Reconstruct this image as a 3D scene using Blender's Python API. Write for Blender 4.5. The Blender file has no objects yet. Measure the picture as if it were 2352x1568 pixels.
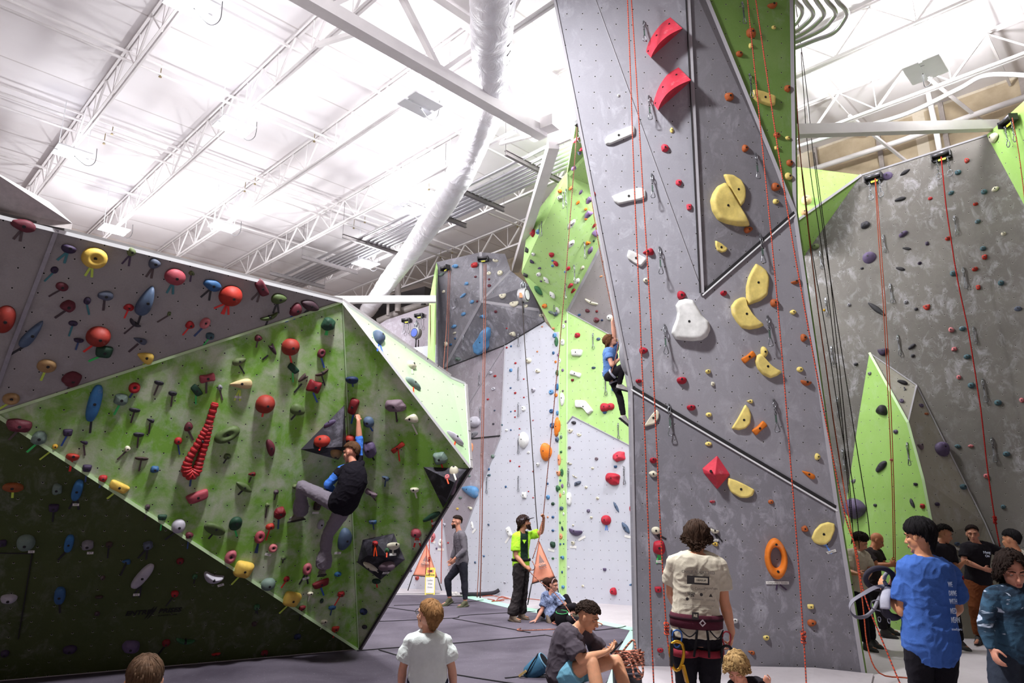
import bpy, bmesh, math, random
from mathutils import Vector, Matrix, noise, Euler
from mathutils.geometry import intersect_ray_tri, tessellate_polygon
random.seed(7)
S = bpy.context.scene
COL = S.collection
PI = math.pi
# ------------------------------------------------------------------ camera
F = 1581.0; TH = math.radians(14.4); CAMZ = 1.78
CAM = Vector((0, 0, CAMZ))
cd = bpy.data.cameras.new('camera'); cam = bpy.data.objects.new('camera', cd); COL.objects.link(cam)
cam.location = CAM; cam.rotation_euler = (PI/2 + TH, 0, 0)
cd.sensor_width = 36; cd.lens = F/2352*36; cd.clip_start = .05; cd.clip_end = 200
S.camera = cam
def ray(px, py):
    x = px - 1176; up = 784 - py
    return Vector((x, F*math.cos(TH) - up*math.sin(TH), F*math.sin(TH) + up*math.cos(TH)))
def atY(px, py, Y):
    r = ray(px, py); return CAM + r*(Y/r.y)
def atZ(px, py, z):
    r = ray(px, py); return CAM + r*((z - CAMZ)/r.z)
def floor_pt(px, py): return atZ(px, py, 0)
def at_plane(px, py, p, n):
    r = ray(px, py); return CAM + r*((p - CAM).dot(n)/r.dot(n))
def proj(p):
    d = p - CAM
    zz = d.y*math.cos(TH) + d.z*math.sin(TH); uu = -d.y*math.sin(TH) + d.z*math.cos(TH)
    return 1176 + F*d.x/zz, 784 - F*uu/zz, zz
def ppm(p): return F/proj(p)[2]          # pixels of the photo per metre at p
# the building's own axes: joists run along V, seams along U
UA = Vector((math.cos(math.radians(45.5)), math.sin(math.radians(45.5)), 0)); VA = Vector((-UA.y, UA.x, 0))
def uv(u, v, z=0): return UA*u + VA*v + Vector((0, 0, z))
# ------------------------------------------------------------------ materials
def lin(c):
    return tuple((x/12.92 if x <= .04045 else ((x + .055)/1.055)**2.4) for x in c)
def rgb(h):
    h = h.lstrip('#'); return lin(tuple(int(h[i:i+2], 16)/255 for i in (0, 2, 4))) + (1,)
MATS = {}
class NT:
    def __init__(s, name, rough=.6, metal=0, spec=.5):
        s.m = bpy.data.materials.new(name); s.m.use_nodes = True; s.t = s.m.node_tree; s.n = s.t.nodes
        s.b = s.n['Principled BSDF']; s.b.inputs['Roughness'].default_value = rough
        s.b.inputs['Metallic'].default_value = metal; s.b.inputs['Specular IOR Level'].default_value = spec
    def new(s, t, **kw):
        n = s.n.new(t)
        for k, v in kw.items():
            if k in n.inputs: s.put(n.inputs[k], v)
            else: setattr(n, k, v)
        return n
    def put(s, sock, v):
        if isinstance(v, bpy.types.NodeSocket): s.t.links.new(v, sock)
        elif isinstance(v, bpy.types.Node): s.t.links.new(v.outputs[0], sock)
        else: sock.default_value = v
    def math(s, op, a, b=None, c=None):
        n = s.n.new('ShaderNodeMath'); n.operation = op; s.put(n.inputs[0], a)
        if b is not None: s.put(n.inputs[1], b)
        if c is not None: s.put(n.inputs[2], c)
        return n.outputs[0]
    def noise(s, vec, scale, detail=3, rough=.5, dist=0):
        n = s.n.new('ShaderNodeTexNoise'); s.put(n.inputs['Vector'], vec); n.inputs['Scale'].default_value = scale
        n.inputs['Detail'].default_value = detail; n.inputs['Roughness'].default_value = rough; n.inputs['Distortion'].default_value = dist
        return n.outputs['Fac']
    def ramp(s, f, a, b, ca=(0,0,0,1), cb=(1,1,1,1)):
        n = s.n.new('ShaderNodeValToRGB'); s.put(n.inputs[0], f); e = n.color_ramp.elements
        e[0].position = a; e[1].position = b; e[0].color = ca; e[1].color = cb
        return n.outputs[0]
    def mix(s, f, a, b):
        n = s.n.new('ShaderNodeMix'); n.data_type = 'RGBA'; s.put(n.inputs[0], f); s.put(n.inputs[6], a); s.put(n.inputs[7], b)
        return n.outputs[2]
    def color(s, v): s.put(s.b.inputs['Base Color'], v)
    def bump(s, h, strength=.3, dist=.01):
        n = s.n.new('ShaderNodeBump'); s.put(n.inputs['Height'], h); n.inputs['Strength'].default_value = strength
        n.inputs['Distance'].default_value = dist; s.t.links.new(n.outputs[0], s.b.inputs['Normal'])
    def coord(s, which='Object'): return s.n.new('ShaderNodeTexCoord').outputs[which]
def mat(name, col, rough=.6, metal=0, var=.12, scale=20, bump=0, spec=.5):
    """plain procedural material: a colour with a soft noise variation"""
    if name in MATS: return MATS[name]
    k = NT(name, rough, metal, spec); c = rgb(col); co = k.coord()
    f = k.noise(co, scale, 4, .6)
    dk = tuple(x*(1 - var) for x in c[:3]) + (1,); lt = tuple(min(1, x*(1 + var)) for x in c[:3]) + (1,)
    k.color(k.ramp(f, .3, .7, dk, lt))
    if bump: k.bump(f, bump, .004)
    MATS[name] = k.m; return k.m
def emit(name, col, power):
    k = NT(name); k.color(rgb(col)); k.put(k.b.inputs['Emission Color'], rgb(col)); k.b.inputs['Emission Strength'].default_value = power
    return k.m
def wall_mat(name, base, light, dark, pitch=.2, chalk=.5, mottle=.5, halo=None, rot=0, ms=.9, sh=.14):
    """climbing panel: textured paint, worn patches, chalk smears and a grid of bolt holes (UV in metres)"""
    k = NT(name, .82, 0, .25); uvc = k.new('ShaderNodeUVMap').outputs[0]
    n1 = k.noise(uvc, ms, 5, .62, .3); n2 = k.noise(uvc, 3.2, 6, .65, .2)
    col = k.mix(k.math('MULTIPLY', k.ramp(n1, .52-sh, .52+sh), mottle), rgb(base), rgb(light))
    col = k.mix(k.math('MULTIPLY', k.ramp(n2, .55, .8), mottle*.8), col, rgb(dark))
    # chalk smears
    mp = k.new('ShaderNodeMapping', Vector=uvc); mp.inputs['Scale'].default_value = (1.7, 1.1, 1); mp.inputs['Rotation'].default_value = (0, 0, .5)
    s1 = k.noise(mp.outputs[0], 3.2, 8, .74, .55); s2 = k.noise(uvc, .8, 2)
    f = k.math('MULTIPLY', k.ramp(s1, .5, .76), k.math('MULTIPLY', k.ramp(s2, .35, .6), chalk))
    col = k.mix(f, col, rgb('d9d8e4'))
    fine = k.noise(uvc, 60, 3, .7); col = k.mix(k.math('MULTIPLY', k.ramp(fine, .45, .75), .18), col, rgb(dark))
    # bolt holes on a square grid
    mp2 = k.new('ShaderNodeMapping', Vector=uvc); mp2.inputs['Scale'].default_value = (1/pitch, 1/pitch, 1); mp2.inputs['Rotation'].default_value = (0, 0, rot)
    fr = k.new('ShaderNodeVectorMath', operation='FRACTION'); k.put(fr.inputs[0], mp2.outputs[0])
    wob = k.new('ShaderNodeVectorMath', operation='SUBTRACT'); k.put(wob.inputs[0], fr.outputs[0]); wob.inputs[1].default_value = (.5, .5, 0)
    sx = k.new('ShaderNodeSeparateXYZ'); k.put(sx.inputs[0], wob.outputs[0])
    d = k.math('SQRT', k.math('ADD', k.math('MULTIPLY', sx.outputs[0], sx.outputs[0]), k.math('MULTIPLY', sx.outputs[1], sx.outputs[1])))
    if halo:
        cell = k.new('ShaderNodeTexWhiteNoise'); fl = k.new('ShaderNodeVectorMath', operation='FLOOR'); k.put(fl.inputs[0], mp2.outputs[0]); k.put(cell.inputs['Vector'], fl.outputs[0])
        h = k.math('MULTIPLY', k.ramp(d, .06, .32, (1,1,1,1), (0,0,0,1)), k.ramp(cell.outputs['Value'], .35, .9))
        col = k.mix(k.math('MULTIPLY', h, .55), col, rgb(halo))
    hole = k.math('LESS_THAN', d, .0075/pitch)
    rim = k.math('MULTIPLY', k.math('LESS_THAN', d, .0125/pitch), k.math('LESS_THAN', sx.outputs[1], 0))
    col = k.mix(k.math('MULTIPLY', rim, .6), col, rgb('b9b6b0'))
    col = k.mix(hole, col, (.006, .006, .006, 1))
    k.color(col)
    k.bump(k.math('ADD', fine, k.math('MULTIPLY', n2, 2)), .22, .004)
    MATS[name] = k.m; return k.m
# ------------------------------------------------------------------ object helpers
def tag(o, label=None, cat=None, group=None, kind=None):
    if label: o['label'] = label
    if cat: o['category'] = cat
    if group: o['group'] = group
    if kind: o['kind'] = kind
    return o
def bm_obj(name, bm, m, parent=None, smooth=False, loc=None):
    me = bpy.data.meshes.new(name)
    if smooth:
        for f in bm.faces: f.smooth = True
    bm.normal_update(); bm.to_mesh(me); bm.free()
    o = bpy.data.objects.new(name, me); COL.objects.link(o)
    for x in (m if isinstance(m, (list, tuple)) else [m]):
        if x: me.materials.append(x)
    if parent: o.parent = parent
    if loc is not None: o.location = loc
    return o
def empty(name, loc=(0, 0, 0), rot=(0, 0, 0)):
    o = bpy.data.objects.new(name, None); COL.objects.link(o); o.location = loc; o.rotation_euler = rot; o.empty_display_size = .1
    return o
def frame_from(d, upv=Vector((0, 0, 1))):
    d = d.normalized(); s = d.cross(upv)
    if s.length < 1e-4: s = d.cross(Vector((0, 1, 0)))
    s.normalize(); return s, s.cross(d).normalized(), d
def add_bar(bm, p, q, w, h, upv=Vector((0, 0, 1)), mi=0):
    s, u, d = frame_from(q - p, upv)
    vs = [bm.verts.new(c + s*(a*w/2) + u*(b*h/2)) for c in (p, q) for a, b in ((-1,-1),(1,-1),(1,1),(-1,1))]
    for f in ((3,2,1,0),(4,5,6,7),(0,1,5,4),(1,2,6,5),(2,3,7,6),(3,0,4,7)):
        bm.faces.new([vs[i] for i in f]).material_index = mi
def add_box(bm, c, sx, sy, sz, R=None, mi=0):
    c = Vector(c); R = R or Matrix.Identity(3)
    vs = [bm.verts.new(c + R @ Vector((a*sx/2, b*sy/2, e*sz/2))) for e in (-1, 1) for a, b in ((-1,-1),(1,-1),(1,1),(-1,1))]
    for f in ((3,2,1,0),(4,5,6,7),(0,1,5,4),(1,2,6,5),(2,3,7,6),(3,0,4,7)):
        bm.faces.new([vs[i] for i in f]).material_index = mi
def add_tube(bm, pts, r, seg=8, closed=False, mi=0, radii=None, cap=True, flat=1.0):
    pts = [Vector(p) for p in pts]; rings = []; n = len(pts); up = Vector((0, 0, 1))
    for i, p in enumerate(pts):
        if closed: d = pts[(i+1) % n] - pts[i-1]
        else: d = pts[min(i+1, n-1)] - pts[max(i-1, 0)]
        if d.length < 1e-7: d = Vector((0, 0, 1))
        d.normalize()
        s = d.cross(up)
        if s.length < .05: s = d.cross(Vector((0, 1, 0)))
        s.normalize(); u = s.cross(d).normalized(); up = u if not closed else up
        rr = radii[i] if radii else r
        rings.append([bm.verts.new(p + s*(math.cos(2*PI*k/seg)*rr) + u*(math.sin(2*PI*k/seg)*rr*flat)) for k in range(seg)])
    m = n if closed else n-1
    for i in range(m):
        a, b = rings[i], rings[(i+1) % n]
        for k in range(seg):
            f = bm.faces.new((a[k], a[(k+1) % seg], b[(k+1) % seg], b[k])); f.material_index = mi; f.smooth = True
    if not closed and cap:
        bm.faces.new(rings[0][::-1]).material_index = mi; bm.faces.new(rings[-1]).material_index = mi
def add_prism(bm, poly, vec, mi=0):
    """polygon (list of 3D points) extruded by vec"""
    a = [bm.verts.new(p) for p in poly]; b = [bm.verts.new(Vector(p) + vec) for p in poly]
    n = len(poly)
    bm.faces.new(a[::-1]).material_index = mi; bm.faces.new(b).material_index = mi
    for i in range(n): bm.faces.new((a[i], a[(i+1) % n], b[(i+1) % n], b[i])).material_index = mi
def add_ball(bm, c, r, R=None, seg=16, rings=10, mi=0):
    """ellipsoid; r is a radius or three of them"""
    if not hasattr(r, '__len__'): r = (r, r, r)
    R = R or Matrix.Identity(3); c = Vector(c)
    top = bm.verts.new(c + R @ Vector((0, 0, r[2]))); bot = bm.verts.new(c - R @ Vector((0, 0, r[2]))); rr = []
    for i in range(1, rings):
        a = PI*i/rings
        rr.append([bm.verts.new(c + R @ Vector((r[0]*math.sin(a)*math.cos(2*PI*k/seg), r[1]*math.sin(a)*math.sin(2*PI*k/seg), r[2]*math.cos(a)))) for k in range(seg)])
    fs = []
    for k in range(seg):
        fs.append(bm.faces.new((top, rr[0][k], rr[0][(k+1) % seg]))); fs.append(bm.faces.new((bot, rr[-1][(k+1) % seg], rr[-1][k])))
        for i in range(rings-2): fs.append(bm.faces.new((rr[i][k], rr[i+1][k], rr[i+1][(k+1) % seg], rr[i][(k+1) % seg])))
    for f in fs: f.smooth = True; f.material_index = mi
def mesh_obj(name, fn, m, parent=None, smooth=False, loc=None):
    bm = bmesh.new(); fn(bm); return bm_obj(name, bm, m, parent, smooth, loc)
def txt(name, body, size, M4, m, parent=None, extrude=.0008, align='CENTER', bold=0, sx=1, shear=0):
    cu = bpy.data.curves.new(name, 'FONT'); cu.body = body; cu.size = size; cu.align_x = align; cu.align_y = 'CENTER'; cu.extrude = extrude; cu.offset = bold; cu.shear = shear
    cu.resolution_u = 2
    o = bpy.data.objects.new(name, cu); COL.objects.link(o)
    dg = bpy.context.evaluated_depsgraph_get(); me = bpy.data.meshes.new_from_object(o.evaluated_get(dg)); bpy.data.objects.remove(o)
    me.name = name; me.materials.clear(); me.materials.append(m); me.transform(M4 @ Matrix.Diagonal((sx, 1, 1, 1)))
    o = bpy.data.objects.new(name, me); COL.objects.link(o)
    if parent: o.parent = parent
    return o
def basis(o, x, y, z):
    return Matrix(((x.x, y.x, z.x, o.x), (x.y, y.y, z.y, o.y), (x.z, y.z, z.z, o.z), (0, 0, 0, 1)))
# ------------------------------------------------------------------ render look
S.view_settings.view_transform = 'Standard'; S.view_settings.look = 'None'; S.view_settings.gamma = 1
S.view_settings.exposure = 0.3
S.cycles.use_denoising = True; S.cycles.max_bounces = 7; S.cycles.diffuse_bounces = 5; S.cycles.caustics_reflective = False; S.cycles.caustics_refractive = False
w = bpy.data.worlds.new('world'); S.world = w; w.use_nodes = True
w.node_tree.nodes['Background'].inputs[0].default_value = (.7, .72, .8, 1); w.node_tree.nodes['Background'].inputs[1].default_value = .0
# ================================================================== THE HALL
HC = 10.05
U0, U1, V0, V1 = -7.0, 15.1, -9.0, 22.4
def struct(name, poly, m, uvs=None, solid=None):
    bm = bmesh.new(); vs = [bm.verts.new(p) for p in poly]; bm.faces.new(vs)
    o = bm_obj(name, bm, m); tag(o, kind='structure'); return o
# vinyl floor
k = NT('grey_vinyl', .55, 0, .4); co = k.coord()
n = k.noise(co, .7, 5, .6); n2 = k.noise(co, 9, 5, .65)
c = k.mix(k.ramp(n, .3, .7), rgb('a8a1a5'), rgb('bab4b8')); c = k.mix(k.math('MULTIPLY', k.ramp(n2, .5, .8), .35), c, rgb('948c92')); k.color(c); k.bump(n2, .1, .003)
VINYL = k.m
struct('floor', [uv(U0, V0), uv(U1, V0), uv(U1, V1), uv(U0, V1)], VINYL)
# ceiling: white insulation board with seams and slight sag marks
k = NT('white_roof_board', .9, 0, .2); co = k.coord()
n = k.noise(co, .5, 4); c = k.mix(k.ramp(n, .3, .7), rgb('dbd6d7'), rgb('e6e3e5'))
rt = k.new('ShaderNodeMapping', Vector=co); rt.inputs['Rotation'].default_value = (0, 0, -math.radians(45.5))
sp = k.new('ShaderNodeSeparateXYZ'); k.put(sp.inputs[0], rt.outputs[0])
fv = k.math('FRACT', k.math('MULTIPLY', sp.outputs[1], 1/1.52)); seam = k.math('LESS_THAN', k.math('ABSOLUTE', k.math('SUBTRACT', fv, .5)), .012)
k.color(k.mix(k.math('MULTIPLY', seam, .45), c, rgb('9c918d')))
wv = k.math('ABSOLUTE', k.math('SUBTRACT', fv, .5)); k.bump(k.math('SQRT', wv), .5, .06)
ROOF = k.m
struct('ceiling', [uv(U0, V0, HC), uv(U0, V1, HC), uv(U1, V1, HC), uv(U1, V0, HC)], ROOF)
# building walls: taped drywall
k = NT('taped_drywall', .9, 0, .2); co = k.coord(); rt = k.new('ShaderNodeMapping', Vector=co); rt.inputs['Rotation'].default_value = (0, 0, -math.radians(45.5))
sp = k.new('ShaderNodeSeparateXYZ'); k.put(sp.inputs[0], rt.outputs[0])
a = k.math('ABSOLUTE', k.math('SUBTRACT', k.math('FRACT', k.math('ADD', k.math('MULTIPLY', sp.outputs[1], 1/2.4), k.math('MULTIPLY', sp.outputs[0], 1/2.4))), .5))
b = k.math('ABSOLUTE', k.math('SUBTRACT', k.math('FRACT', k.math('ADD', k.math('MULTIPLY', sp.outputs[2], 1/1.22), .22)), .5))
tape = k.math('MAXIMUM', k.math('LESS_THAN', a, .045), k.math('LESS_THAN', b, .085))
n = k.noise(co, 2.2, 5, .7); c = k.mix(k.ramp(n, .35, .65), rgb('a09078'), rgb('b0a088')); k.color(k.mix(k.math('MULTIPLY', tape, k.ramp(n, .25, .5)), c, rgb('c4b9a8')))
DRY = k.m
k = NT('painted_block_wall', .9, 0, .2); co = k.coord(); n = k.noise(co, 1.5, 4); k.color(k.mix(k.ramp(n, .3, .7), rgb('a79b96'), rgb('b7aba6'))); BLK = k.m
struct('wall_right', [uv(U1, V0), uv(U1, V0, HC), uv(U1, V1, HC), uv(U1, V1)], DRY)
struct('wall_back', [uv(U0, V1), uv(U1, V1), uv(U1, V1, HC), uv(U0, V1, HC)], BLK)
struct('wall_left', [uv(U0, V0), uv(U0, V1), uv(U0, V1, HC), uv(U0, V0, HC)], BLK)
struct('wall_front', [uv(U0, V0), uv(U0, V0, HC), uv(U1, V0, HC), uv(U1, V0)], BLK)
WHITE = mat('white_steel_paint', 'dcd8d8', .5, 0, .05, 3)
GREYST = mat('dark_zinc_steel', '6d6869', .4, .4, .1, 8)
PIPE = mat('galvanised_tube', 'b8b7bb', .28, .85, .08, 6)
# ---------------------------------------------------------------- roof trusses (bar joists along V)
TU = [-3.4, -1.3, .75, 2.8, 4.75, 6.72, 8.85, 11.05, 13.15]
ZB, ZT = 9.3, 9.97
names_t = ['outermost at the left', 'second from the left', 'third from the left', 'steepest one in view',
  'second in view, carrying two lamps', 'third in view, near the glare', 'left of the silver heater tubes', 'right of the heater tubes', 'outermost at the right']
for i, u in enumerate(TU):
    t = empty('roof_truss', uv(u, (V0+V1)/2, ZB)); tag(t, 'white steel bar joist under the roof, ' + names_t[i], 'roof truss', 'parallel white steel roof joists'); inv = -t.location
    def ch(bm, z=ZB, w=.035):
        for s in (-1, 1):
            add_bar(bm, uv(u+s*.035, V0+.02, z)+inv, uv(u+s*.035, V1-.02, z)+inv, w, .012)
            add_bar(bm, uv(u+s*.02, V0+.02, z+.03)+inv, uv(u+s*.02, V1-.02, z+.03)+inv, .01, .06)
    mesh_obj('bottom_chord', ch, WHITE, t)
    mesh_obj('top_chord', lambda bm: ch(bm, ZT), WHITE, t)
    step = 1.24; v = V0 + .4; q = 0
    while v < V1 - 1.3:
        a, b, c = uv(u, v, ZT)+inv, uv(u, v+step/2, ZB+.03)+inv, uv(u, v+step, ZT)+inv
        mesh_obj('web_brace', lambda bm: add_bar(bm, a, b, .034, .034), WHITE, t)
        mesh_obj('web_brace', lambda bm: add_bar(bm, b, c, .022, .022), WHITE, t)
        mesh_obj('web_brace', lambda bm: add_bar(bm, b, uv(u, v+step*.5, ZT)+inv, .014, .014), WHITE, t)
        v += step
# bridging bars and sprinkler pipes along U
def strut_line(name, v, z, r, label, cat, group, mt=WHITE, flat=False, u0=U0, u1=U1):
    p, q = uv(u0+.05, v, z), uv(u1-.05, v, z)
    o = mesh_obj(name, lambda bm: add_bar(bm, p-uv(0,v,z), q-uv(0,v,z), r*2, r*2) if flat else add_tube(bm, [p-uv(0,v,z), q-uv(0,v,z)], r, 10), mt, loc=uv(0, v, z))
    return tag(o, label, cat, group)
for i, (px, py) in enumerate([(163, 299), (476, 216), (690, 455)]):
    p = atZ(px, py, 9.82); v = p.dot(VA)
    so = strut_line('sprinkler_pipe', v, 9.82, .028, 'thin white sprinkler pipe under the roof, ' + ['passing left of the left plate lamps', 'running above the plate lamp with the loose wire', 'crossing behind the brightest glare spot'][i], 'pipe', 'white sprinkler pipes')
    for kq in range(6):
        hp = uv(-3 + kq*3.2, v, 9.82)
        def hd(bm):
            add_tube(bm, [Vector((0,0,.02)), Vector((0,0,-.05))], .012, 8); add_tube(bm, [Vector((0,0,-.05)), Vector((0,0,-.06))], .03, 10); add_bar(bm, Vector((0,0,.02)), Vector((0,0,.2)), .012, .012)
        h = mesh_obj('sprinkler_head', hd, mat('brass', '8a7a55', .4, .6), so, loc=hp-so.location)
brace_v = [1.3, 3.9, 10.2, 12.4, 15.2, 18.4]
for i, v in enumerate(brace_v):
    strut_line('bridging_bar', v, ZT-.09, .02, 'slim white bridging bar crossing the roof joists, ' + ['first one', 'second', 'third', 'fourth', 'fifth', 'sixth one'][i] + ' counted away from the camera', 'roof bar', 'white bridging bars', flat=True)
# girder truss (main beam across the hall)
gv = 7.5
g = empty('girder_truss', uv(4, gv, 8.6)); tag(g, 'heavy white girder truss crossing the hall over the joists to the tower', 'roof girder'); gi = -g.location
def ibeam(bm, p, q, w, h, t=.02):
    add_bar(bm, p+Vector((0,0,h/2)), q+Vector((0,0,h/2)), w, t); add_bar(bm, p-Vector((0,0,h/2)), q-Vector((0,0,h/2)), w, t); add_bar(bm, p, q, t, h)
mesh_obj('bottom_beam', lambda bm: add_bar(bm, uv(U0+.05, gv, 8.6)+gi, uv(8.45, gv, 8.6)+gi, .2, .2), WHITE, g)
mesh_obj('top_beam', lambda bm: add_bar(bm, uv(U0+.05, gv, 9.88)+gi, uv(U1-.05, gv, 9.88)+gi, .16, .16), WHITE, g)
uu = -5.
while uu < 8:
    mesh_obj('web_brace', lambda bm: add_bar(bm, uv(uu, gv, 9.8)+gi, uv(uu+1.0, gv, 8.65)+gi, .09, .09), WHITE, g)
    mesh_obj('web_brace', lambda bm: add_bar(bm, uv(uu+1.0, gv, 8.65)+gi, uv(uu+2.0, gv, 9.8)+gi, .07, .07), WHITE, g)
    uu += 2.0
# stub braces hanging from joist ends to the girder
for i, (p, q) in enumerate([((729, 103), (826, 73)), ((960, 232), (1020, 185)), ((1150, 330), (1225, 310))]):
    a, b = atZ(*p, ZB-.02), atZ(*q, 8.75)
    o = mesh_obj('knee_brace', lambda bm: add_bar(bm, Vector(), b-a, .07, .07), WHITE, loc=a); tag(o, 'short white knee brace, ' + ['the left one near the top of the photo', 'the one over the bright glare', 'the one beside the tower'][i], 'roof brace', 'knee braces')
# horizontal steel tubes tying the climbing structures together
def tie(name, p, q, w, h, label):
    mid = (p+q)/2
    def f(bm):
        add_bar(bm, p-mid, q-mid, w, h); add_bar(bm, p-mid+Vector((0,0,h/2+.004)), q-mid+Vector((0,0,h/2+.004)), w*.45, .008)
    o = mesh_obj(name, f, WHITE, loc=mid); return tag(o, label, 'steel tie beam', 'steel tie beams')
tie('tie_beam', atZ(1272, 330, 8.45), atZ(1184, 618, 8.45), .2, .2, 'pale steel tie beam reaching from the tower top back to the dark grey wall')
tie('tie_beam', atY(700, 689, 16.5), atY(1001, 687, 16.9), .14, .17, 'long white steel tie beam behind the peak of the green boulder wall')
tie('tie_beam', atY(1826, 301, 9.2), atY(2290, 288, 10.8), .13, .17, 'white steel tie beam from the tower to the right grey wall')
# bracket at the girder's end
o = mesh_obj('gusset_plate', lambda bm: (add_box(bm, (0,0,0), .5, .05, .34, Matrix.Rotation(-.7, 3, 'Z')), add_box(bm, (-.25,-.2,.1), .4, .25, .22, Matrix.Rotation(-.6, 3, 'Z'))), WHITE, loc=atZ(1285, 312, 8.6)); tag(o, 'white steel gusset where the girder meets the tower', 'steel bracket')
# fabric duct
DUCT = []
for px, py in [(1134, -900), (1132, -420), (1131, -160), (1130, 0), (1128, 110), (1124, 215), (1090, 320), (1050, 412), (1003, 490), (950, 568), (905, 628), (868, 680), (845, 712)]:
    DUCT.append(atZ(px, py, 8.97 if py < 300 else max(8.45, 8.97-(py-300)/250)))
def cr(pts, n=8):
    out = []
    for i in range(len(pts)-1):
        p0, p1, p2, p3 = pts[max(i-1, 0)], pts[i], pts[i+1], pts[min(i+2, len(pts)-1)]
        for j in range(n):
            t = j/n; out.append(.5*((2*p1) + (p2-p0)*t + (2*p0-5*p1+4*p2-p3)*t*t + (3*p1-p0-3*p2+p3)*t*t*t))
    out.append(pts[-1].copy()); return out
dp = cr(DUCT, 14)
k = NT('white_duct_fabric', .5, 0, .4); co = k.coord(); n = k.noise(co, 2.5, 5, .6, 1.5); k.color(k.mix(k.ramp(n, .3, .7), rgb('dedade'), rgb('ececf2'))); k.bump(n, .7, .05)
d = empty('air_duct', dp[0]); tag(d, 'long white inflated fabric air duct curving across the ceiling', 'air duct')
bm = bmesh.new(); rad = [.37 - .11*min(1, i/118) + .006*math.sin(i*2.1) + .004*noise.noise(Vector((i*.7, 0, 0))) for i in range(len(dp))]
add_tube(bm, [p-dp[0] for p in dp], .25, 28, radii=rad)
for v in bm.verts:
    v.co += Vector((noise.noise(v.co*2.6), noise.noise(v.co*2.6+Vector((9,0,0))), noise.noise(v.co*2.6+Vector((0,9,0)))))*.022
bm_obj('duct_sleeve', bm, k.m, d, True)
SLIT = mat('dark_slit', '4a4245', .9)
acc = 0; last = dp[0]
for i in range(4, len(dp)-1, 3):
    p = dp[i]; s, u_, dd = frame_from(dp[i+1]-dp[i-1])
    if s.x < 0: s = -s
    for an in (-.5,):
        nrm = (s*math.cos(an) + Vector((0,0,1))*math.sin(an)).normalized(); tt = nrm.cross(dd).normalized()
        c = p - dp[0] + nrm*(.36 - .11*min(1, i/118))
        mesh_obj('vent_slit', lambda bm: add_box(bm, c, .11, .014, .02, Matrix((tt, dd, nrm)).transposed()), SLIT, d)
# radiant tube heaters
def heater(ucen, v0, v1, z, label, nt=6, gap=.135, bend=False, extra=True, bars=()):
    h = empty('tube_heater', uv(ucen, (v0+v1)/2, z)); tag(h, label, 'tube heater', 'radiant tube heaters'); ci = -h.location
    us = [ucen + (j-(nt-1)/2)*gap for j in range(nt)] + ([ucen-(nt/2+1.3)*gap] if extra else [])
    for j, u in enumerate(us):
        pts = [uv(u, v0, z)+ci, uv(u, v1, z)+ci]
        mesh_obj('heater_tube', lambda bm: add_tube(bm, pts, .042, 12), PIPE, h)
    for v in bars:
        def f(bm):
            a, b = uv(ucen-1.1, v, z-.08)+ci, uv(ucen+.75, v, z-.08)+ci
            add_bar(bm, a, b, .015, .1); add_bar(bm, a+Vector((0,0,.05)), b+Vector((0,0,.05)), .07, .012); add_bar(bm, a-Vector((0,0,.05)), b-Vector((0,0,.05)), .07, .012)
            for e in (a, b): add_bar(bm, e, e+Vector((0,0,HC-z)), .01, .01)
        mesh_obj('cross_channel', f, GREYST, h)
    return h
zc = 9.05
hp0 = atZ(1245, 385, zc); hp1 = atZ(700, 640, zc); ucen = (hp0.dot(UA)+hp1.dot(UA))/2
bars = [atZ(px, py, zc-.08).dot(VA) for px, py in ((1210, 376), (1075, 445), (985, 485), (835, 557), (745, 604), (672, 640))]
heater(ucen, atZ(1330, 330, zc).dot(VA), 21.5, zc, 'long bank of silver heater tubes under the roof behind the fabric duct', bars=bars)
# tube ends bending round at the upper right
h2 = empty('tube_heater', atZ(1880, 60, 9.0)); tag(h2, 'bank of heater tubes bending round right of the tower top', 'tube heater', 'radiant tube heaters')
for tube in ([(1903, -40), (1923, 0), (1943, 23), (1943, 40), (1915, 75), (1872, 92), (1819, 113), (1760, 136)], [(1880, -40), (1899, 0), (1918, 23), (1915, 40), (1886, 69), (1819, 100), (1760, 123)], [(1856, -40), (1875, 0), (1892, 26), (1886, 43), (1857, 69), (1819, 89), (1760, 110)], [(1832, -40), (1849, 0), (1867, 26), (1862, 43), (1837, 66), (1819, 76), (1760, 97)], [(1808, -40), (1826, 0), (1842, 20), (1837, 40), (1819, 60), (1760, 84)]):
    pts = [atZ(px, py, 9.0) - h2.location for px, py in tube]
    mesh_obj('heater_tube', lambda bm: add_tube(bm, cr(pts, 5), .036, 10), PIPE, h2)
# pipes, studs and cable by the drywall at the right
def pipe(name, pts, r, label, mt=WHITE, cat='pipe', seg=10):
    c = pts[0]; o = mesh_obj(name, lambda bm: add_tube(bm, [p-c for p in pts], r, seg), mt, loc=c); return tag(o, label, cat)
pw = UA*14.8; nn = UA
P = lambda px, py, u: at_plane(px, py, UA*u, UA)
pipe('sprinkler_main', [P(1800, 410, 14.75), P(2065, 325, 14.75), P(2420, 200, 14.75)], .06, 'thick white pipe running along the brown drywall above the right climbing wall')
pipe('drop_pipe', [P(2130, 205, 14.2), P(2150, 300, 14.2), P(2158, 345, 14.2)], .05, 'vertical white pipe dropping in front of the brown drywall')
pipe('foil_conduit', cr([P(1826, 338, 13.3), P(1950, 300, 13.3), P(2080, 262, 13.3), P(2200, 205, 13.3), P(2270, 172, 13.3), P(2400, 176, 13.3)], 8), .04, 'twisted foil wrapped conduit sagging under the roof at the right', mat('foil', 'd8d8dc', .35, .3, .15, 40, .6), 'conduit')
STUD = mat('grey_stud', '8f8682', .6, .2)
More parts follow.
